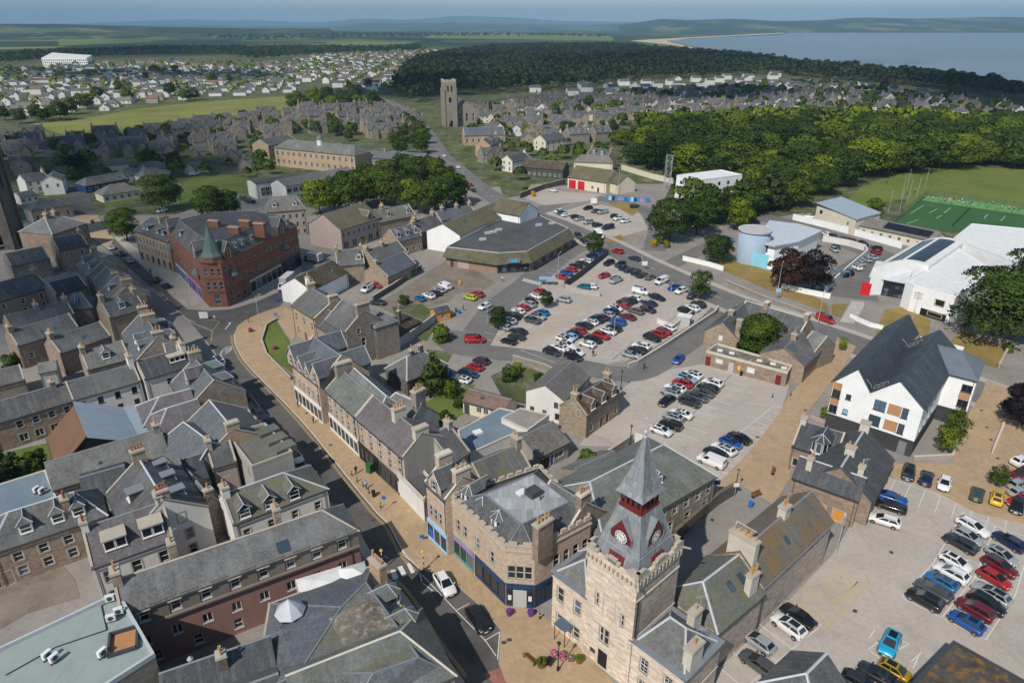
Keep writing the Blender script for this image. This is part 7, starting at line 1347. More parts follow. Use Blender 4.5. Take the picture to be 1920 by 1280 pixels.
row('the inner group of the lower car park',ZC,(-170,-60),[(1335,452,'dark grey','suv'),(1390,412,'grey','saloon'),(1435,380,'grey','saloon'),(1470,345,'black','estate'),(1505,308,'white','suv')])
row('the group against the buff walkway',ZC,(-165,-85),[(1495,895,'white','van',(-165,-70)),(1520,830,'black','hatchback'),(1590,800,'white','estate'),(1640,755,'blue','hatchback'),(1705,717,'black','saloon')])
row('the near end of the big double row',ZC,(-145,-45),[(300,75,'dark grey','suv'),(350,45,'white','suv'),(460,112,'black','suv'),(480,75,'white','hatchback'),(410,22,'white','estate'),(565,18,'white','hatchback')])
row('the left side of the big double row',ZD,(-115,-35),[(395,1262,'white'),(430,1240,'pale blue','hatchback'),(470,1222,'dark grey'),(500,1195,'red','hatchback'),(540,1158,'black','suv'),(590,1132,'white'),(635,1115,'navy'),(670,1095,'plum'),(715,1075,'silver'),(745,1052,'navy'),(775,1028,'white','hatchback'),(830,1010,'red'),(842,988,'black','suv'),(880,968,'dark grey','estate'),(920,952,'white','hatchback')],detail=False)
row('the right side of the big double row',ZD,(-115,-35),[(610,1262,'black'),(670,1235,'red','suv'),(725,1202,'white','hatchback'),(760,1180,'black'),(795,1132,'blue','suv'),(868,1092,'dark red','saloon'),(928,1050,'taupe','estate'),(1020,1038,'plum','suv'),(1030,990,'navy','saloon'),(1090,948,'black','estate')],detail=False)
row('loaded at the far end of the double row',ZD,(-115,-25),[(965,905,'white','van')])
row('the left column of the supermarket bays',ZD,(-110,-45),[(-55,1170,'silver'),(-20,1120,'white'),(0,1095,'black'),(20,1075,'dark grey'),(45,1050,'white'),(85,1022,'red','hatchback'),(125,1000,'silver'),(145,975,'dark grey'),(180,935,'white','hatchback'),(210,900,'red','hatchback')],detail=False)
row('the inner column of the supermarket bays',ZD,(-110,-30),[(-25,1275,'black'),(35,1240,'dark grey'),(50,1200,'black','saloon'),(155,1120,'grey','suv'),(195,1092,'silver'),(225,1062,'bright blue','hatchback')],detail=False)
row('in the hatched bay behind the young tree',ZD,(-100,-20),[(385,965,'silver','suv')])
row('the row along the dark fence',ZD,(-105,-30),[(375,795,'red','hatchback'),(410,765,'blue','hatchback'),(445,738,'red'),(480,710,'black'),(525,690,'dark grey'),(560,675,'white','estate'),(600,640,'navy','suv'),(630,622,'blue')],detail=False)
row('the far row against the main road',ZD,(85,-35),[(1345,935,'black','suv',(20,-40)),(1268,897,'white','estate'),(1215,872,'blue','saloon'),(1120,828,'white','van'),(1038,797,'taupe'),(975,780,'dark grey'),(930,760,'black'),(880,740,'dark grey','saloon'),(840,725,'navy'),(812,703,'dark grey'),(728,690,'black','suv')],detail=False)
row('parked askew in the middle of the upper car park',ZD,(-100,25),[(690,785,'red','hatchback')]);row('standing beside the red hatchback in the upper car park',ZD,(-110,45),[(780,820,'silver','van')])
row('the pair in the hatched corner bays',ZD,(-90,-15),[(590,865,'white','hatchback'),(540,868,'teal','hatchback')])
row('the far bays along the pale parapet',ZD,(-110,-40),[(1050,1250,'black','suv'),(1092,1222,'red'),(1140,1200,'red','hatchback'),(1172,1172,'white','hatchback'),(1305,1048,'black','estate'),(1350,1028,'white','suv'),(1398,1000,'dark grey')],detail=False)
row('the near bays along the pale parapet',ZC,(-140,-35),[(895,97,'silver','saloon'),(940,62,'black'),(970,32,'white','suv')])
row('the small yard behind the garden hedge',(480,640),(-145,-40),[(1545,283,'white','hatchback'),(1592,235,'navy'),(1640,188,'red','hatchback'),(1688,142,'plum','hatchback')])
row('the short row beside the delivery yard',ZH,(-85,-38),[(1230,955,'bright blue','small car'),(1295,935,'white','suv'),(1345,915,'plum'),(1375,890,'silver'),(1415,865,'white','van')],detail=False)
row('the pair across from the delivery yard',ZH,(-100,-25),[(1605,948,'lime','hatchback'),(1655,925,'red','suv')]);row('driving past the supermarket',ZH,(-80,35),[(1715,1015,'white','hatchback',(-80,35))])
row('parked below the brown-roofed white hall',ZH,(-90,60),[(835,885,'white','van',(-90,60))]);row('half hidden behind the white van',ZH,(70,20),[(900,855,'red','hatchback')]);row('in the back yard by the stone chimney',ZH,(-110,-10),[(910,985,'dark grey','saloon')])
row('crossing the lane with yellow markings',ZH,(110,0),[(1640,1265,'red','van',(110,0))]);row('driving down the lane between the car parks',ZC,(-70,75),[(1248,130,'blue','hatchback',(-70,75))])
row('the fire station car park',ZD,(75,-15),[(720,425,'navy','van'),(640,405,'dark grey','suv'),(575,385,'silver'),(505,360,'silver'),(480,345,'black','suv'),(405,330,'white'),(375,315,'teal'),(350,303,'white'),(850,375,'white'),(795,357,'white'),(775,340,'dark grey'),(680,310,'silver','van'),(630,300,'grey'),(570,280,'black','suv'),(920,265,'dark grey')],detail=False)
row('alone outside the red fire doors',ZD,(-65,-10),[(310,147,'white','hatchback')]);row('driving on the main road ahead of the dark saloon',ZD,(-80,-20),[(790,602,'red','suv',(-80,-20))]);row('following the red crossover on the main road',ZD,(-85,-25),[(918,655,'dark grey','saloon',(-85,-25))])
row('the pair waiting behind the delivery truck',ZD,(-40,-30),[(540,525,'black','saloon'),(498,485,'dark grey')]);row('under the trees by the blue drum',ZD,(-90,-15),[(1625,515,'bright blue','hatchback')])
row('passing below the leisure centre',(1440,320),(130,50),[(432,1113,'red','van',(130,50))])
row('the row beside the leisure centre drive',(1440,320),(-110,-50),[(595,760,'black','suv'),(660,722,'white','suv'),(690,692,'silver'),(735,662,'silver','estate'),(780,645,'silver'),(808,608,'red'),(815,580,'dark grey'),(715,545,'black'),(620,520,'dark red'),(560,510,'dark grey'),(480,488,'dark grey'),(437,474,'white')],detail=False)
row('the pair inside the curved white wall',(1440,320),(-60,-45),[(498,590,'silver'),(510,568,'grey')],detail=False);row('by the cream hall gate',(1440,320),(-90,-10),[(318,345,'white','suv')])
row('the kerbside row below the zebra crossing',(480,960),(115,170),[(1665,800,'black','suv'),(1415,535,'white','suv')],z=.03)
row('the long kerbside row of the shopping street',(0,640),(-55,-75),[(2315,985,'white','saloon'),(2215,855,'white','saloon'),(2000,600,'navy'),(1935,530,'dark grey'),(1820,405,'black','suv'),(1708,252,'blue','hatchback'),(1640,150,'white','van')],z=.03)
row('the upper kerbside row of the shopping street',(0,320),(-45,-42),[(1245,860,'navy'),(1172,812,'olive'),(972,668,'silver','estate'),(905,620,'grey'),(828,573,'white')],z=.03,detail=False)
row('on the far road by the church trees',(480,320),(-30,-20),[(1628,145,'black','saloon')]);row('ahead of the black saloon on the church road',(480,320),(-40,-10),[(1600,105,'red','hatchback')]);row('at the kerb beneath the roadside trees',(480,320),(-30,-20),[(1518,130,'black','suv')])
row('on the school drive by the green',(0,320),(70,-10),[(1455,25,'white','van')]);row('turning at the church corner',(480,0),(-20,-40),[(1410,1168,'white','hatchback')]);row('waiting on the church corner',(480,0),(-20,-20),[(1515,1252,'white')])
row('the school car park row',(0,320),(-60,-10),[(1780,195,'silver'),(1830,205,'dark grey'),(1860,220,'black'),(1880,232,'navy')],detail=False);row('under the trees behind the red block',(0,320),(-80,20),[(1215,300,'white')])
def truck(label,p,hd,box_mat,cab_mat,Lb=3.6,H=2.7):
 root=thing('box_truck',label,'truck',(p.x,p.y,p.z),'trucks');root.rotation_euler=(0,0,hd)
 b=MB(box_mat,'dark_grey','white_paint');b.box((-Lb/2-.8,-1.05,.75),(Lb,0,0),(0,2.1,0),(0,0,H-.75));b.box((-Lb/2-.8,-1.07,H),(Lb,0,0),(0,2.14,0),(0,0,.1),2);b.box((-Lb/2-.6,-.8,.45),(Lb+1.8,0,0),(0,1.6,0),(0,0,.28),1);b.build('cargo_box',root,(0,0,0))
 c=MB(cab_mat);x=Lb/2-.75
 for sy in(-1,1):c.poly([(x,sy*.98,.5),(x+1.75,sy*.95,.5),(x+1.8,sy*.9,1.05),(x+1.35,sy*.88,1.25),(x+.75,sy*.82,2.15),(x,sy*.85,2.2)][::sy])
 for a,b_ in(((x+1.75,.5),(x+1.8,1.05)),((x+1.8,1.05),(x+1.35,1.25)),((x+1.35,1.25),(x+.75,2.15)),((x+.75,2.15),(x,2.2))):c.poly([(a[0],-.93,a[1]),(a[0],.93,a[1]),(b_[0],.86,b_[1]),(b_[0],-.86,b_[1])])
 c.build('cab',root,(0,0,0));g=MB('car_glass');g.poly([(x+1.32,-.78,1.33),(x+1.32,.78,1.33),(x+.83,.72,2.08),(x+.83,-.72,2.08)]);g.build('windscreen',root,(0,0,0))
 for sy in(-1,1):g=MB('car_glass');g.poly([(x+.15,sy*.985,1.3),(x+1.15,sy*.985,1.3),(x+.7,sy*.985,2.0),(x+.15,sy*.985,2.0)]);g.build('side_window',root,(0,0,0))
 for wx in(-Lb/2+.1,x+1.0):
  for sy in(-1,1):link('wheel',wheel_mesh(.4),root,(wx,sy*.95,.4),math.pi if sy>0 else 0)
 return root
a,b=G(1110,430),G(1140,452);t_=truck('white box truck with a dark blue panel driving past the supermarket',V(*G(1122,440,1.2)[:2],.03),math.atan2(b.y-a.y,b.x-a.x),'harl_bright','white_paint')
pn=MB('navy','shop_purple');pn.box((-2.5,-1.075,1.0),(3.3,0,0),(0,.02,0),(0,0,1.5));pn.box((-2.45,-1.085,1.1),(1.2,0,0),(0,.02,0),(0,0,.5),1);pn.build('side_panel',t_,(0,0,0))
a,b=G(545,520),G(515,545);truck('grey box truck unloading between the red building and the white hall',V(*G(537,530,1.4)[:2],.03),math.atan2(b.y-a.y,b.x-a.x),'pale_grey','white_paint',6.2,3.4)
a,b=G(605,495),G(575,490);truck('grey covered lorry in the back lane beside the red building',V(*G(587,483,1.4)[:2],.03),math.atan2(b.y-a.y,b.x-a.x),'pale_grey','mid_grey',4.6,3.0)
# ------------------------------------------------------------------ trees
def leafmat(name,col,var=.5):
 b=NB(name);p=b.n('NewGeometry').outputs['Position'];oi=b.n('ObjectInfo').outputs['Random']
 c=b.ramp(b.noise(p,.55,3,.6),[(.32,sc(col,1-var)),(.68,sc(col,1+var))]);c=b.mix(.85,c,b.ramp(b.noise(p,.022,3,.6),[(.3,(.55,.62,.7)),(.5,(1,1,1)),(.7,(1.6,1.45,.9))]),'MULTIPLY');c=b.mix(.9,c,b.ramp(oi,[(0,(.5,.62,.7)),(.4,(.85,.9,.9)),(.7,(1.25,1.2,1)),(1,(2.6,2.15,.8))]),'MULTIPLY')
 b.out(c,.7,0,.2);tr=b.n('BsdfTranslucent');b.link(c,tr.inputs[0]);mx=b.n('MixShader');mx.inputs[0].default_value=.25;b.link(b.b.outputs[0],mx.inputs[1]);b.link(tr.outputs[0],mx.inputs[2]);b.link(mx.outputs[0],b.t.nodes['Material Output'].inputs[0])
leafmat('leaf_green',(.066,.105,.014));leafmat('leaf_copper',(.03,.016,.019),.3);leafmat('leaf_pine',(.032,.055,.022),.3);leafmat('leaf_lime',(.15,.2,.02),.25);leafmat('leaf_wood',(.04,.062,.02),.4);leafmat('leaf_gold',(.3,.22,.015),.2)
def leaf_quads(cen,nor,size,rng):
 """n x 4 corners of leaf sprays at cen, facing roughly nor."""
 n=len(cen);r=rng.normal(size=(n,3));d=nor+r*.55;d/=np.linalg.norm(d,axis=1)[:,None];u=np.cross(d,rng.normal(size=(n,3)));u/=np.linalg.norm(u,axis=1)[:,None];w=np.cross(d,u);s=size*rng.uniform(.55,1.3,(n,1));a,b=u*s,w*s*.8
 return np.stack([cen-a,cen-b*.7+a*.1,cen+a,cen+b],1)
def crown_mesh(name,kind,n,size,mat,seed,shape=(1,1,1)):
 rng=np.random.default_rng(seed);lobes=[]
 if kind=='conifer':
  for k in range(9):z=.15+.8*k/9;r=.34*(1-k/9.5);lobes+=[((math.cos(t)*r*.6,math.sin(t)*r*.6,z),(r*.62,r*.62,.09))for t in rng.uniform(0,6.28,4)]
 else:
  lobes=[((0,0,.5),(.36,.36,.36)),((0,0,.28),(.3,.3,.18))]+[((math.cos(t)*.27,math.sin(t)*.27,.3),(.16,.16,.15))for t in np.arange(0,6,1.1)]
  for k in range(17 if kind=='broad' else 11):t=rng.uniform(0,6.28);e=rng.uniform(-.75,1.2);rr=rng.uniform(.24,.38);lobes.append(((math.cos(t)*math.cos(e)*rr,math.sin(t)*math.cos(e)*rr,.56+math.sin(e)*.32),(rng.uniform(.11,.23),)*2+(rng.uniform(.09,.17),)))
 wts=np.array([l[1][0]*l[1][1]for l in lobes]);ks=rng.choice(len(lobes),n,p=wts/wts.sum());C=np.array([l[0]for l in lobes])[ks];S=np.array([l[1]for l in lobes])[ks]
 d=rng.normal(size=(n,3));d/=np.linalg.norm(d,axis=1)[:,None];d[:,2]=np.where(d[:,2]<-.35,-d[:,2],d[:,2]);rad=rng.uniform(.72,1.06,(n,1))if kind!='airy' else rng.uniform(.3,1.15,(n,1))
 cen=(C+d*S*rad)*np.array(shape);q=leaf_quads(cen,d,size,rng);cc=np.array([0,0,.5])*np.array(shape);out=cen-cc;out/=np.linalg.norm(out,axis=1)[:,None];nr=d*.75+out*.5+rng.normal(size=(n,3))*.12;nr/=np.linalg.norm(nr,axis=1)[:,None]
 me=bpy.data.meshes.new(name);me.vertices.add(n*4);me.vertices.foreach_set('co',q.reshape(-1).astype('f'));me.loops.add(n*4);me.loops.foreach_set('vertex_index',np.arange(n*4));me.polygons.add(n);me.polygons.foreach_set('loop_start',np.arange(n)*4);me.polygons.foreach_set('loop_total',np.full(n,4));me.polygons.foreach_set('use_smooth',np.ones(n,bool));me.update();me.materials.append(MATS[mat])
 me.normals_split_custom_set_from_vertices(np.repeat(nr,4,0).tolist());return me
def trunk_mesh(h=.55,r=.022):
 m=MB('bark');rng=random.Random(3);m.tube((0,0,-.01),(.01,0,h*.6),r,7,0,r*.7);m.tube((.01,0,h*.6),(0,.01,h*1.3),r*.7,6,0,r*.25)
 for k in range(6):t=k*1.05+rng.random();a=V(.005,0,h*(.5+.09*k));m.tube(a,a+V(math.cos(t)*.22,math.sin(t)*.22,.16),r*.45,5,0,r*.12)
 return m.mesh('trunk')
TR=trunk_mesh();CR={'broad':[crown_mesh('crown','broad',3800,.029,'leaf_green',s)for s in(1,2,3,4,21,22)],'fine':[crown_mesh('crown','broad',9000,.02,'leaf_green',s)for s in(5,6)],'copper':[crown_mesh('crown','broad',7000,.024,'leaf_copper',8)],'conifer':[crown_mesh('crown','conifer',2200,.035,'leaf_pine',9)],'airy':[crown_mesh('crown','airy',2200,.03,'leaf_green',s)for s in(11,12)],'bush':[crown_mesh('crown','round',1500,.05,'leaf_green',s,(1.15,1.15,1))for s in(13,14)],'lime':[crown_mesh('crown','round',1500,.05,'leaf_lime',15)],'gold':[crown_mesh('crown','round',900,.06,'leaf_gold',16)]}
TN=[0]
def tree(label,x,y,h,kind='broad',w=1.0,group=None,pos=None,name=None,cat='tree'):
 p=pos or G(x,y);TN[0]+=1;rng=random.Random(TN[0]);low=kind in('bush','lime','gold');nm=name or('shrub' if low else 'tree');t=thing(nm,label,'shrub' if low else cat,(p.x,p.y,0),group);t.scale=(h*w,h*w,h);t.rotation_euler=(0,0,rng.uniform(0,6.28))
 o=link('crown',rng.choice(CR[kind]),t);
 if low:o.location=(0,0,-.22);o.scale=(1,1,1.15)
 elif kind!='conifer':o.location=(0,0,0)
 link('trunk',TR,t);return t
for lab,x,y,h,k,w in(('pair of dark copper beeches, the nearer to the blue drum',1478,543,12,'copper',1.05),('pair of dark copper beeches, the one nearer the leisure centre',1522,545,11.5,'copper',1.05),('huge oak overhanging the leisure centre',1858,640,18,'fine',1.35),('second broad oak behind the huge one at the right edge',1925,585,17,'fine',1.2),('dense green tree filling the derelict stone yard',1415,668,10,'fine',1.25),('copper-leaved tree at the right edge above the paved court',1915,800,9,'copper',1.1),('dark clipped yew beside the low slate cottage',815,735,9.5,'conifer',1.15),('weeping tree at the car park corner by the main road',1310,562,9,'airy',.8),('roadside tree beside the supermarket fence',1113,478,7.5,'fine',.9),('young tree beside the lower supermarket bays',934,617,6,'fine',.9),('pointed young tree in the hatched bays',1024,577,4.8,'fine',.85),('slender birch in the gravel strip, the taller',1785,828,7,'airy',.7),('slender birch in the gravel strip, the nearer',1768,848,6,'airy',.75),('sapling in a pit at the walkway corner',1578,658,4,'airy',.6),('sapling in a tree pit beside the yellow hatchback',1868,912,4.5,'airy',.8),('sapling in the planter by the walkway',1542,785,2.8,'airy',.6),('great round beech beside the school green',306,396,15,'fine',1.2),('tall dark tree behind the red building',400,412,13,'broad',1.1),('second dark tree behind the red building',432,408,11,'broad',1.0),('leafy sycamore at the top of the paved square',240,452,12,'fine',1.05),('small yew on the bungalow lawn',203,378,4,'conifer',1.1),('round young tree in the park by the cream hall',1638,402,6.5,'broad',1.1),('broad tree at the mouth of the drive',1255,452,15,'fine',1.15),('second tree beside the drive mouth',1305,440,13,'broad',1.1),('dense round tree above the white roadside wall',1342,492,9,'fine',1.25),('tree between white block and drive',1330,420,14,'broad',1.1),('tall tree behind the blue drum',1382,432,12,'broad',.9),('tree beside the white four-storey block',1300,405,15,'broad',1.2),('conical tree behind the fan roof',1400,420,10,'conifer',1.3)):tree(lab,x,y,h,k,w)
for lab,x,y,h,k in(('bright lime shrub beside the workshop lane',1103,885,4.6,'lime'),('round dark shrub at the lane bend',828,640,4.6,'bush'),('clipped round shrub in the hedged garden',845,742,3.6,'bush'),('yellow-flowered shrub beside the yew',800,722,3.4,'gold'),('silvery shrub below the yew',795,738,3.4,'bush'),('hedge bush round the back lawn',862,762,2.6,'bush'),('hedge bush at the near side of the lawn',835,790,2.6,'bush'),('leafy shrub in the walled garden corner',955,712,3.8,'bush'),('pale variegated shrub in the walled garden',970,698,2.6,'lime'),('small shrub under the white cottage wall',1010,715,2.2,'bush'),('dark garden bush at the left edge',8,902,6,'bush'),('golden-green bush beside the corrugated barn',72,880,4.2,'lime'),('garden bush below the left-edge range',25,690,4,'bush'),('yellow gorse clump at the drive mouth',1225,462,2.8,'gold'),('second yellow gorse clump at the drive mouth',1250,464,2.8,'gold'),('dark bush beside the yellow gorse',1238,456,3,'bush'),('bush in the verge by the church road',865,382,3.2,'bush'),('golden shrub by the fire station forecourt',1000,368,2.6,'gold'),('shrub border at the fire station edge',985,362,3.2,'bush'),('bush by the summerhouse',758,570,3,'bush'),('shrub on the corner above the copper tree',1890,660,2.4,'lime')):tree(lab,x,y,h,k)
for zi,(lab,grp,pts,hs,k)in enumerate((('tree in the grove between school and supermarket','school grove trees',[(600,402),(628,398),(655,396),(680,388),(715,384),(640,376),(672,372),(705,366),(735,372),(690,352),(735,352),(765,392),(795,400),(815,398),(838,392),(852,385),(780,352),(820,352),(842,350),(755,335),(810,335),(740,390)],(10,15),'broad'),('roadside tree on the church road bend','church road trees',[(742,276),(758,262),(775,276),(792,288),(770,246),(795,270),(752,290),(785,258)],(9,12),'broad'),('tree along the edge of the playing field','playing field trees',[(556,208),(575,210),(600,212),(625,212),(650,212),(672,208),(690,210),(588,196),(615,192),(640,195),(665,190),(700,198)],(12,17),'broad'),('tree behind the far playing field fence','trees beyond the field',[(10,226),(40,232),(70,226),(85,228),(100,224),(115,226),(155,202),(165,205),(185,185),(240,190),(225,175),(350,190),(365,188),(320,180),(135,215),(275,152),(290,140),(330,140),(430,155),(400,160)],(10,15),'broad'),('garden tree among the field-edge villas','villa garden trees',[(40,270),(20,275),(110,288),(130,300),(270,308),(330,316),(285,312),(90,340),(140,345),(590,250),(630,255),(655,265),(640,245),(480,285),(165,330),(620,240)],(6,10),'broad'),('copper-leaved tree in the villa gardens','far copper trees',[(150,328),(712,205),(1460,190),(1655,170),(1880,230),(1790,250),(690,165)],(8,12),'copper'),('tree in the gardens behind the far church','church quarter trees',[(930,250),(950,225),(990,260),(1000,240),(1060,255),(1085,222),(1120,218),(1140,216),(1095,210),(1050,212),(1150,250),(1080,195),(1130,190),(1200,190),(1250,190),(1330,190),(1345,195),(1410,180),(1420,190),(920,215),(935,210)],(8,12),'broad'))):
 rng=random.Random(zi)
 for j,(x,y)in enumerate(sorted(pts)):tree(f"{lab}, {'leftmost' if j == 0 else (ORDX[j] + ' from left' if j < 18 else 'near right end' if j == 18 else ('second', 'first', 'third', 'fourth')[j - 19] + ' from right')}",x,y,rng.uniform(*hs),k,rng.uniform(.9,1.15),grp)
rng=random.Random(5);belt=[(1165,318),(1230,322),(1265,345),(1320,352),(1395,338),(1392,360),(1300,425),(1365,425),(1430,405),(1490,392),(1525,368),(1560,356),(1640,338),(1740,322),(1830,316),(1970,322),(2010,290),(1930,252),(1700,240),(1500,240),(1350,246),(1220,252),(1155,275)]
B_=sorted(grid(belt,13,13,20,3.5,rng),key=lambda p:p.y)
SEC={}
for p in B_[:200]:SEC.setdefault(max(0,min(12,int((p.x/p.y*1180+960-1150)//62))),[]).append(p)
LM=('left end of the belt','drill tower','white block','drive mouth','blue drum','fan roof','leisure drive','cream hall','round park tree','park grass','tennis floodlights','tennis court','right picture edge')
for s_,l in SEC.items():
 for j,p in enumerate(sorted(l,key=lambda p:p.y)):
  k=rng.choice(('broad',)*8+('fine','fine','conifer'));h=rng.uniform(9,20);tree(f"park belt {'conifer' if k == 'conifer' else 'tree'} {'at the front' if j == 0 else (ORDX[j] if j < 18 else 'distant ' + ORDX[j - 18]) + ' back'} behind the {LM[s_]}",0,0,h,k,rng.uniform(1.0,1.35)if h>14 else rng.uniform(1.15,1.5),'park belt trees',pos=p)
far=B_[200:]
def woodland(name,label,pts,hs,seed,mat='leaf_wood',nq=46):
 """Far-off trees that read as one mass: leaf sprays on many low crowns, one object."""
 rg=np.random.default_rng(seed);Q=[];N_=[]
 for p in pts:
  h=rg.uniform(*hs);n=nq;d=rg.normal(size=(n,3));d/=np.linalg.norm(d,axis=1)[:,None];d[:,2]=np.abs(d[:,2])*1.0-.15;c=np.array([p.x,p.y,h*.52])+d*np.array([h*.42,h*.42,h*.46])*rg.uniform(.75,1.08,(n,1));Q.append(leaf_quads(c,d,h*.14,rg));N_.append(d+rg.normal(size=(n,3))*.25)
 q=np.concatenate(Q);nr=np.concatenate(N_);nr/=np.linalg.norm(nr,axis=1)[:,None];n=len(q);me=bpy.data.meshes.new(name);me.vertices.add(n*4);me.vertices.foreach_set('co',q.reshape(-1).astype('f'));me.loops.add(n*4);me.loops.foreach_set('vertex_index',np.arange(n*4));me.polygons.add(n);me.polygons.foreach_set('loop_start',np.arange(n)*4);me.polygons.foreach_set('loop_total',np.full(n,4));me.polygons.foreach_set('use_smooth',np.ones(n,bool));me.update();me.materials.append(MATS[mat]);me.normals_split_custom_set_from_vertices(np.repeat(nr,4,0).tolist())
 o=bpy.data.objects.new(name,me);COL.objects.link(o);return tag(o,label,'woodland',kind='stuff')
woodland('woodland','dense back rows of the park tree belt',far,(13,18),1,'leaf_green',150)
rng=random.Random(9)
woodland('woodland','great dark wood between the church and the bay',grid([(735,178),(770,196),(830,178),(960,176),(1100,164),(1200,152),(1330,146),(1480,138),(1480,124),(1420,112),(1330,104),(1250,97),(1150,88),(1000,88),(900,94),(800,112),(760,128)],13,14,10,5,rng),(11,19),2,nq=40)
woodland('woodland','pine belt along the shore above the seaside houses',grid([(1470,126),(1600,136),(1700,146),(1800,156),(1870,166),(1960,190),(1960,205),(1870,182),(1700,162),(1560,150),(1470,142)],12,13,5,5,rng),(11,19),3,nq=60)
woodland('woodland','dark plantation beyond the left suburb',grid([(-100,118),(60,104),(200,98),(330,92),(480,94),(600,92),(720,94),(780,90),(800,98),(620,104),(480,116),(420,106),(300,106),(180,112),(60,120),(-100,132)],20,22,0,8,rng),(11,18),4,'leaf_pine',26)
woodland('woodland','far forest belt under the skyline',grid([(350,66),(620,63),(800,66),(1150,70),(1150,73),(960,70),(780,72),(600,74),(480,80),(380,74)],70,80,0,30,rng),(16,28),5,'leaf_pine',24)
woodland('woodland','hedgerow trees dotted through the suburbs',[p for poly in([(-80,212),(360,184),(545,172),(560,150),(480,122),(300,116),(-80,140)],[(480,126),(640,172),(735,175),(760,122),(900,97),(700,98)])for p in grid(poly,27,30,20,13,rng)if free(p,2)],(4,12),6,'leaf_green',40)
woodland('woodland','garden trees among the villas behind the church',[p for poly in([(895,215),(1100,184),(1480,158),(1560,168),(1560,205),(1330,228),(1200,242),(930,262)],[(1480,150),(1850,190),(1935,212),(1935,262),(1700,236),(1480,236)],[(90,272),(420,230),(770,216),(790,258),(560,252),(330,308)],[(100,300),(330,308),(520,300),(520,330),(330,345),(130,345)],[(870,250),(960,262),(1150,262),(1165,310),(1100,300),(1040,335),(960,340),(905,310)])for p in grid(poly,15,17,20,8,rng)if free(p,1)],(3,10),7,'leaf_green',110)
# ------------------------------------------------------------------ street furniture and people
def post_thing(name,label,cat,x,y,h,build,group=None,z=.12):
 p=G(x,y,z);t=thing(name,label,cat,(p.x,p.y,z),group);build(t,p,h);return t
def heritage(t,p,h,bask=False):
 m=MB('black_iron');m.lathe(p,[(.16,0),(.16,.5),(.08,.7),(.06,h-.7),(.12,h-.65),(.05,h-.6)],8);m.build('post',t);m=MB('glass_sky','black_iron');m.lathe(p+Z1*(h-.6),[(.12,0),(.24,.4)],6,0);m.lathe(p+Z1*(h-.2),[(.28,0),(.1,.18),(.03,.35)],6,1);m.build('lantern',t)
 if bask:
  for s in(-1,1):
   q=p+ang(150)*s*.55+Z1*2.4;m=MB('black_iron');m.tube(p+Z1*3,q+Z1*.4,.03,4);m.build('bracket',t);m=MB('flower_pink','leaf_green');rg=random.Random(s)
   for k in range(60):d=V(rg.gauss(0,1),rg.gauss(0,1),rg.gauss(0,.8)).normalized()*.42+q;m.cbox(d,.11,.11,.09,int(rg.random()<.25),rg.random()*3)
   m.build('flower_basket',t)
def column(t,p,h):m=MB('galv');m.tube(p,p+Z1*h,.09,6,0,.05);m.tube(p+Z1*h,p+ang(60)*1.1+Z1*(h+.15),.045,5);m.build('column',t);m=MB('pale_grey');m.cbox(p+ang(60)*1.3+Z1*(h+.08),.6,.25,.12,0,R(60));m.build('lamp_head',t)
def beacon(t,p,h):
 for k in range(6):m=MB('black_iron' if k%2==0 else 'white_paint');m.tube(p+Z1*h*k/6,p+Z1*h*(k+1)/6,.07,8);m.build('band',t)
 m=MB('yellow_paint');m.lathe(p+Z1*h,[(.08,0),(.2,.1),(.24,.25),(.16,.42),(.02,.48)],10);m.build('globe',t)
for k,(x,y)in enumerate(((795,1068),(718,1066))):post_thing('belisha_beacon',('black and white belisha beacon on the plaza kerb','black and white belisha beacon by the near roof edge')[k],'beacon',x,y,3.0,beacon)
for lab,x,y,h,b in(('ornate black lamp with pink flower baskets before the courthouse',1046,1256,4.6,1),('black heritage lamp beside the lower car park',1181,836,4.4,0),('black heritage lamp beside the mossy walkway wall',1378,922,4.4,0),('black heritage lamp by the stone cottage gable',1164,730,4.4,0)):post_thing('street_lamp',lab,'lamp',x,y,h,(lambda t,p,h,b=b:heritage(t,p,h,b)),'street lamps',.1)
for lab,x,y,h in(('tall lamp column at the supermarket crossing',1046,525,8),('tall lamp column in the big double row',1148,675,10),('tall lamp column above the far row of cars',1252,605,10),('lamp column on the main road by the gorse',1203,500,9),('lamp column below the copper beeches',1457,552,9),('lamp column beside the red van',1533,607,8),('lamp column in front of the leisure centre emblem',1708,608,8),('lamp column beside the supermarket exit lane',914,606,8),('lamp column at the street corner bend',488,612,8),('lamp column outside the red block',355,578,8),('lamp column near the fire station mural',1159,365,12),('lamp column at the church junction',869,352,9),('bent grey pole at the yellow bays',1565,1046,6.6)):post_thing('lamp_column',lab,'lamp',x,y,h,column,'street lamps',.03)
for i,(x,y)in enumerate(((1665,400),(1686,398),(1702,378),(1718,372),(1734,352),(1700,355),(1690,372))):post_thing('floodlight_mast',f'tennis floodlight mast, {ORDX[i]} from the near corner','lamp',x,y,8.5,column,'floodlight masts',.05)
for i,(x,y)in enumerate(((660,892),(670,903),(681,912),(692,925),(714,952),(1012,1160),(1360,855),(1448,745),(1482,742),(1720,905),(1862,890))):
 p=G(x,y,.12);m=MB('black_iron','white_paint');m.lathe(p,[(.09,0),(.09,.85),(.12,.9),(.06,1.02)],8,0);m.lathe(p,[(.095,.7),(.095,.78)],8,1);tag(m.build('bollard',base=tuple(p)),('black bollard, first of the line on the plaza','black bollard, second on the plaza line','black bollard, third on the plaza line','black bollard, fourth on the plaza line','black bollard near the blue sign','bollard outside the corner shop','bollard by the parked white van','bollard at the car park edge','bollard on the buff walkway','bollard beside the planter wall','bollard by the paved court')[i],'bollard','black bollards')
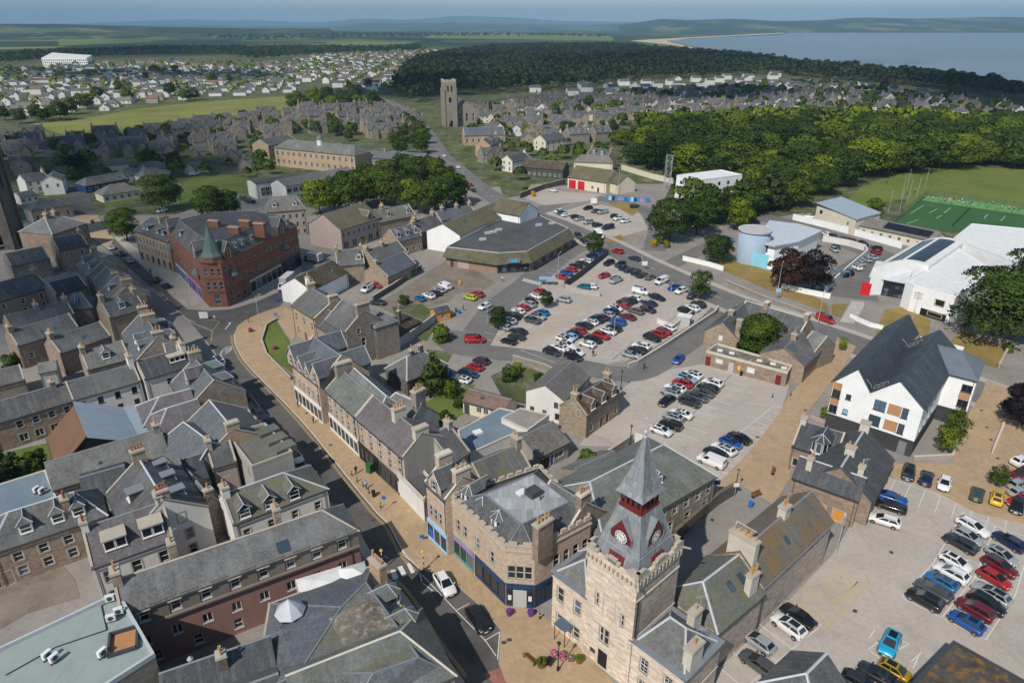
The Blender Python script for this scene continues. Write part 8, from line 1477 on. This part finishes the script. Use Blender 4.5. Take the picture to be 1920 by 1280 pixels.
def bench(x,y,rz,lab):
 p=G(x,y,.12);t=thing('bench',lab,'bench',tuple(p));a,b=ang(rz),ang(rz+90)
 for k in range(4):m=MB('brown_wood');m.box(p-a*.95+b*(k*.12-.24)+Z1*.43,a*1.9,b*.1,(0,0,.04));m.build('seat_slat',t)
 for k in range(3):m=MB('brown_wood');m.box(p-a*.95+b*.26+Z1*(.52+k*.13),a*1.9,b*.04,(0,0,.1));m.build('back_slat',t)
 for s in(-.85,.8):m=MB('black_iron');m.box(p+a*s-b*.24,a*.06,b*.5,(0,0,.43));m.build('leg',t)
bench(994,1238,133,'brown slatted bench on the plaza before the courthouse');bench(1450,885,60,'pale bench on the buff walkway');bench(1418,930,30,'bench beside the tarmac pad')
def planter(x,y,r,lab,col='leaf_lime',tub='brown_wood',h=.55):
 p=G(x,y,.12);t=thing('planter',lab,'planter',tuple(p));m=MB(tub,'soil');m.lathe(p,[(r*.8,0),(r,h),(r*.9,h),(r*.88,h-.06)],10,0);m.build('tub',t);m=MB(col,'leaf_green');rg=random.Random(x)
 for k in range(90):d=V(rg.gauss(0,1),rg.gauss(0,1),abs(rg.gauss(0,1))).normalized()*r*.95;m.cbox(p+Z1*h+d,.14,.14,.1,int(rg.random()<.35),rg.random()*3)
 m.build('foliage',t)
planter(1015,1247,.6,'round tub of lime-green plants beside the bench');planter(1086,1240,.45,'round green plant tub against the courthouse wall');planter(955,1152,.4,'purple flower tub left of the grey shutter','flower_purple','flower_purple');planter(995,1153,.4,'purple flower tub right of the grey shutter','flower_purple','flower_purple');planter(515,655,.5,'pink flower tub on the curving lawn','flower_pink');planter(865,830,.8,'white round planter on the back terrace','leaf_green','white_paint');planter(470,622,.5,'red flower tub at the lawn railing','flower_pink');planter(174,418,.7,'purple flower bed in the paved square','flower_pink');planter(212,405,.7,'pink flower bed by the square hedge','flower_pink')
def bin_(x,y,col,lab,z=.05,s=1.0):
 p=G(x,y,z);t=thing('wheelie_bin',lab,'bin',tuple(p),'wheelie bins');rz=R((x*37)%60);m=MB(col);m.cbox(p+Z1*.06,.5*s,.55*s,.9*s,0,rz);m.build('body',t);m=MB(col);m.cbox(p+Z1*(.96*s),.58*s,.64*s,.1,0,rz);m.build('lid',t);m=MB('tyre');m.tube(p+ang(math.degrees(rz))*-.25*s+ang(math.degrees(rz)+90)*.25*s+Z1*.1,p+ang(math.degrees(rz))*.25*s+ang(math.degrees(rz)+90)*.25*s+Z1*.1,.1,8);m.build('wheels',t)
for x,y,c,lab in((33,1060,'green_bin','green wheelie bin at the end of the courtyard row'),(44,1058,'black_iron','black wheelie bin beside the blue pair'),(52,1054,'blue_bin','blue wheelie bin, first of the pair'),(62,1052,'blue_bin','blue wheelie bin, second of the pair'),(72,1048,'black_iron','black wheelie bin in the courtyard middle'),(83,1046,'black_iron','black wheelie bin next to the last green one'),(96,1041,'green_bin','green wheelie bin nearest the white house'),(838,705,'blue_bin','blue wheelie bin by the white hatchback'),(845,702,'blue_bin','second blue wheelie bin by the white hatchback'),(849,590,'yellow_paint','yellow grit bin beside the summerhouse wall'),(861,588,'blue_bin','blue wheelie bin beside the summerhouse wall'),(855,585,'green_bin','green wheelie bin beside the summerhouse wall'),(862,533,'yellow_paint','yellow salt bin by the delivery yard'),(993,357,'yellow_paint','yellow box by the fire station wall'),(1407,950,'blue_bin','blue skip bin behind the courthouse range'),(520,565,'blue_bin','dark blue bin beside the white hall')):bin_(x,y,c,lab)
bin_(694,885,'green_bin','large green trade bin outside the dark pub',.12,1.7);bin_(701,930,'black_iron','black litter bin on the plaza',.12);bin_(1031,1245,'black_iron','black litter bin beside the plant tub',.12)
def sign(x,y,h,col,lab,w=.6,txt=None,round_=False):
 p=G(x,y,.12);t=thing('road_sign',lab,'sign',tuple(p),'signs');m=MB('galv');m.tube(p,p+Z1*h,.04,6);m.build('post',t);m=MB(col);c=p+Z1*(h-w*.4)-V(0,.06,0)
 m.poly([c+V(math.cos(R(a))*w/2,0,math.sin(R(a))*w/2)for a in range(0,360,30)])if round_ else m.cbox(c-Z1*w*.4,w,.04,w*.8);m.build('sign_plate',t)
sign(722,955,2.6,'blue_sign','round blue sign on the plaza kerb',.7,None,True);sign(383,598,2.0,'white_paint','white sign board on the junction island',2.2);sign(403,600,1.2,'white_paint','black and white bollard sign on the island',.5);sign(1208,505,2.6,'white_paint','white and red sign below the road lamp',1.6);sign(1457,560,3,'shop_blue','pale blue sign on the copper beech lamp',1.4);sign(1377,930,2.6,'white_paint','white notice on the walkway lamp',.9);sign(792,1012,1.0,'blue_sign','blue pavement board outside the pale blue shop',.7);sign(1113,385,3,'white_paint','white direction board by the fire station car park',2.6);sign(1340,930,3.2,'navy','navy notice board at the hall corner',1.1);sign(518,595,1.2,'blue_bin','blue play sign beside the lawn',.8)
# tennis court fence
f_=[(1676,419),(1738,367),(1935,395)];t=thing('court_fence','tall green mesh fence round the tennis court','fence',tuple(G(1738,367)))
for a,b in zip(f_,f_[1:]):
 p,q=G(*a),G(*b);n=int((q-p).length/3)
 for k in range(n+1):r=p+(q-p)*k/n;m=MB('fence_green');m.tube(r,r+Z1*3,.05,5);m.build('post',t)
 m=MB('fence_green')
 for z in range(1,16):m.tube(p+Z1*z*.19,q+Z1*z*.19,.015,3)
 m.build('mesh',t)
nt_=MB('black_iron','fence_green');p,q=G(1785,425),G(1818,392);nt_.box(p,q-p,(.04,0,0),(0,0,1.0));tag(nt_.build('tennis_net',base=tuple(p)),'dark net across the tennis court','net')
def person_mesh(stride):
 me=bpy.data.meshes.new('person');J=[(0,0,.95),(0,0,1.2),(0,0,1.42),(0,0,1.52),(0,.01,1.62),(0,0,1.74),(.1,0,.9),(.1,stride*.5,.5),(.1,stride*.35-.05,.08),(.1,stride*.35+.12,.03),(-.1,0,.9),(-.1,-stride*.3,.5),(-.1,-stride*.75,.1),(-.1,-stride*.75+.14,.03),(.2,0,1.4),(.25,-stride*.3,1.12),(.24,-stride*.2+.12,.9),(-.2,0,1.4),(-.25,stride*.3,1.12),(-.24,stride*.4+.1,.92)]
 E=[(0,1),(1,2),(2,3),(3,4),(4,5),(0,6),(6,7),(7,8),(8,9),(0,10),(10,11),(11,12),(12,13),(2,14),(14,15),(15,16),(2,17),(17,18),(18,19)];rad=[.15,.14,.15,.06,.095,.08,.1,.075,.05,.045,.1,.075,.05,.045,.07,.05,.035,.07,.05,.035]
 me.from_pydata(J,E,[]);o=bpy.data.objects.new('tmp',me);COL.objects.link(o);sk=o.modifiers.new('s','SKIN');o.modifiers.new('d','SUBSURF').levels=1
 for i,v in enumerate(me.skin_vertices[0].data):v.radius=(rad[i],rad[i]);v.use_root=i==0
 bpy.context.view_layer.update();r=bpy.data.meshes.new_from_object(o.evaluated_get(bpy.context.evaluated_depsgraph_get()));bpy.data.objects.remove(o);r.materials.clear()
 for mt in('navy','red_paint','skin','soil'):r.materials.append(MATS[mt])
 for f in r.polygons:c=f.center;f.material_index=3 if c.z<.08 or c.z>1.69 or(c.z>1.56 and c.y<-.02)else(2 if c.z>1.46 or(abs(c.x)>.2 and c.z<1.0)else(0 if c.z<.97 else 1));f.use_smooth=True
 return r
PM=[person_mesh(.3),person_mesh(.06)];CLO=['navy','black_iron','mid_grey','red_paint','white_paint','blue_bin','shop_teal','flower_pink','shop_blue','orange_wood','dark_grey','pale_grey'];CN=['navy','black','grey','red','white','blue','teal','pink','pale blue','orange','charcoal','light grey']
def person(lab,x,y,a,b,rz,walk=True,grp='people in the street',z=.12,s=1.0):
 p=G(x,y,z);o=link('person',PM[0 if walk else 1],None,tuple(p),R(rz),(s,s,s));tag(o,lab,'person',grp)
 for i,m in((0,b),(1,a)):o.material_slots[i].link='OBJECT';o.material_slots[i].material=MATS[CLO[m]]
for lab,x,y,a,b,rz in(('person in teal top walking up the pavement below the white shops',559,762,6,0,40),('person in grey crossing the pavement by the shop doors',588,793,2,10,220),('person in red beside the white shopfront',596,785,3,1,40),('person in black striding past the dark pub',668,888,1,1,220),('person in pale blue by the plaza bollards',687,916,8,0,40),('person in charcoal on the lane beyond the lower car park',1207,692,10,1,10),('person in black crossing the upper car park',1112,668,1,1,150),('person in white outside the supermarket corner',942,528,4,0,0),('person in navy beside the summerhouse wall',869,582,0,0,90),('person in black walking on the upper pavement',283,514,1,1,40),('person in red at the street corner railing',466,604,3,10,60),('person in grey outside the supermarket doors',985,510,2,0,20)):person(lab,x,y,a,b,rz)
rg=random.Random(21);U_={}
for i in range(62):
 t_=rg.random();x=1738+185*t_+rg.uniform(-6,6);y=368+27*t_+rg.uniform(-3,9);a=rg.choice((3,4,9,7,4,2,0,5,9));U_.setdefault(a,[]).append((x,y))
for a,l in U_.items():
 for j,(x,y)in enumerate(sorted(l)):person(f"child in {CN[a]} top on the tennis court, {ORDX[j]} from left",x,y,a,rg.choice((0,1,2,10)),rg.uniform(0,360),rg.random()<.5,'children at the tennis court',.1,rg.uniform(.78,.95))
for j,(x,y)in enumerate(((1661,345),(1664,342),(1700,366),(1713,362),(1716,360),(1690,388))):person(f'person in {CN[(j * 5) % 12]} on the park grass, {ORDX[j]} from left',x,y,(j*5)%12,0,j*70,j%2==0,'people on the park grass',.05)
# small clutter of the place: leisure steps, bike shelter, meter house, manholes
m=MB('concrete');a,b=G(1588,603),G(1608,572)
for k in range(10):p=a+(b-a)*k/10;m.cbox((p.x,p.y,.03),3.2,1.6,.12+.12*k,0,R(-20))
struct('steps',m,'concrete steps climbing to the leisure centre')
for lab,x,y in(('glass cycle shelter beside the leisure drive',1576,522),('glass trolley shelter at the supermarket crossing',1025,535)):
 p=G(x,y);t=thing('cycle_shelter',lab,'shelter',tuple(p));m=MB('galv')
 for dx in(-2,0,2):
  for dy in(-1,1):m.tube(p+V(dx,dy,0),p+V(dx,dy,2.2),.04,5)
 m.build('frame',t);m=MB('glass_sky');m.box(p+V(-2.2,-1.2,2.2),(4.4,0,0),(0,2.4,0),(0,0,.06));m.build('roof',t)
t=thing('meter_house','pale metal meter cabinet behind the parapet bays','cabinet',tuple(G(1282,605)));m=MB('pale_grey');p=G(1282,607);m.cbox(p,3.2,2.2,2.2,0,R(-25));m.build('body',t);m=MB('membrane');m.cbox(p+Z1*2.2,3.5,2.5,.12,0,R(-25));m.build('roof',t)
m=MB('dark_grey');rg=random.Random(4)
for x,y in((945,1205),(955,1200),(700,975),(620,835),(575,775),(1500,1195),(1671,1035),(1603,1145),(1850,802),(1858,825),(1870,860),(1760,900),(1840,770),(1420,820),(1510,770),(1335,975),(1100,640),(1190,520),(935,600)):p=G(x,y);m.cbox((p.x,p.y,.131 if x<1000 or x>1700 or 1320<x<1550 else.034),.6,.5,.006,0,rg.random())
struct('manhole_covers',m,'iron covers set in paving and tarmac')
# ------------------------------------------------------------------ broken cloud overhead, and the hazy air
def cloudmat():
 b=NB('cloud');b.out((.92,.93,.95),1,0,0);tr=b.n('BsdfTransparent');mx=b.n('MixShader');mx.inputs[0].default_value=.13;b.link(tr.outputs[0],mx.inputs[1]);b.link(b.b.outputs[0],mx.inputs[2]);b.link(mx.outputs[0],b.t.nodes['Material Output'].inputs[0])
cloudmat();sd=ang(90-SUN_AZ);CH=1300.0
for ci,(sx,sy,rx,ry)in enumerate(((-165,245,95,165),(-300,400,140,120),(60,800,330,190),(560,760,260,220),(-650,1050,420,230),(200,1500,900,330),(-1500,1900,900,500),(-900,3600,1700,700))):
 c=V(sx,sy,0)+sd*(CH/math.tan(R(SUN_EL)))+Z1*CH;rg=random.Random(ci);m=MB('cloud')
 for k in range(16):
  a,r=rg.uniform(0,6.28),math.sqrt(rg.random())*.75;q=c+V(math.cos(a)*r*rx,math.sin(a)*r*ry,rg.uniform(0,.2)*min(rx,ry));s=min(rx,ry)*rg.uniform(.25,.5);m.lathe(q,[(s*.02,-s*.16),(s*.75,-s*.12),(s,.06*s),(s*.86,s*.34),(s*.5,s*.58),(s*.02,s*.66)],12)
 tag(m.build('cloud',smooth=True),'broken fair-weather cloud overhead shading part of the land','cloud',kind='stuff')
hz=NB('haze');hz.t.nodes.clear();ho=hz.n('OutputMaterial');hv=hz.n('VolumePrincipled');hv.inputs['Color'].default_value=(.36,.62,.88,1);hv.inputs['Density'].default_value=7e-5;hv.inputs['Anisotropy'].default_value=-.1;hz.link(hv.outputs[0],ho.inputs['Volume'])
m=MB('haze');m.box((-46000,-3100,-1),(92000,0,0),(0,48200,0),(0,0,901));tag(m.build('haze'),'pale blue hazy air over the land','haze',kind='stuff')
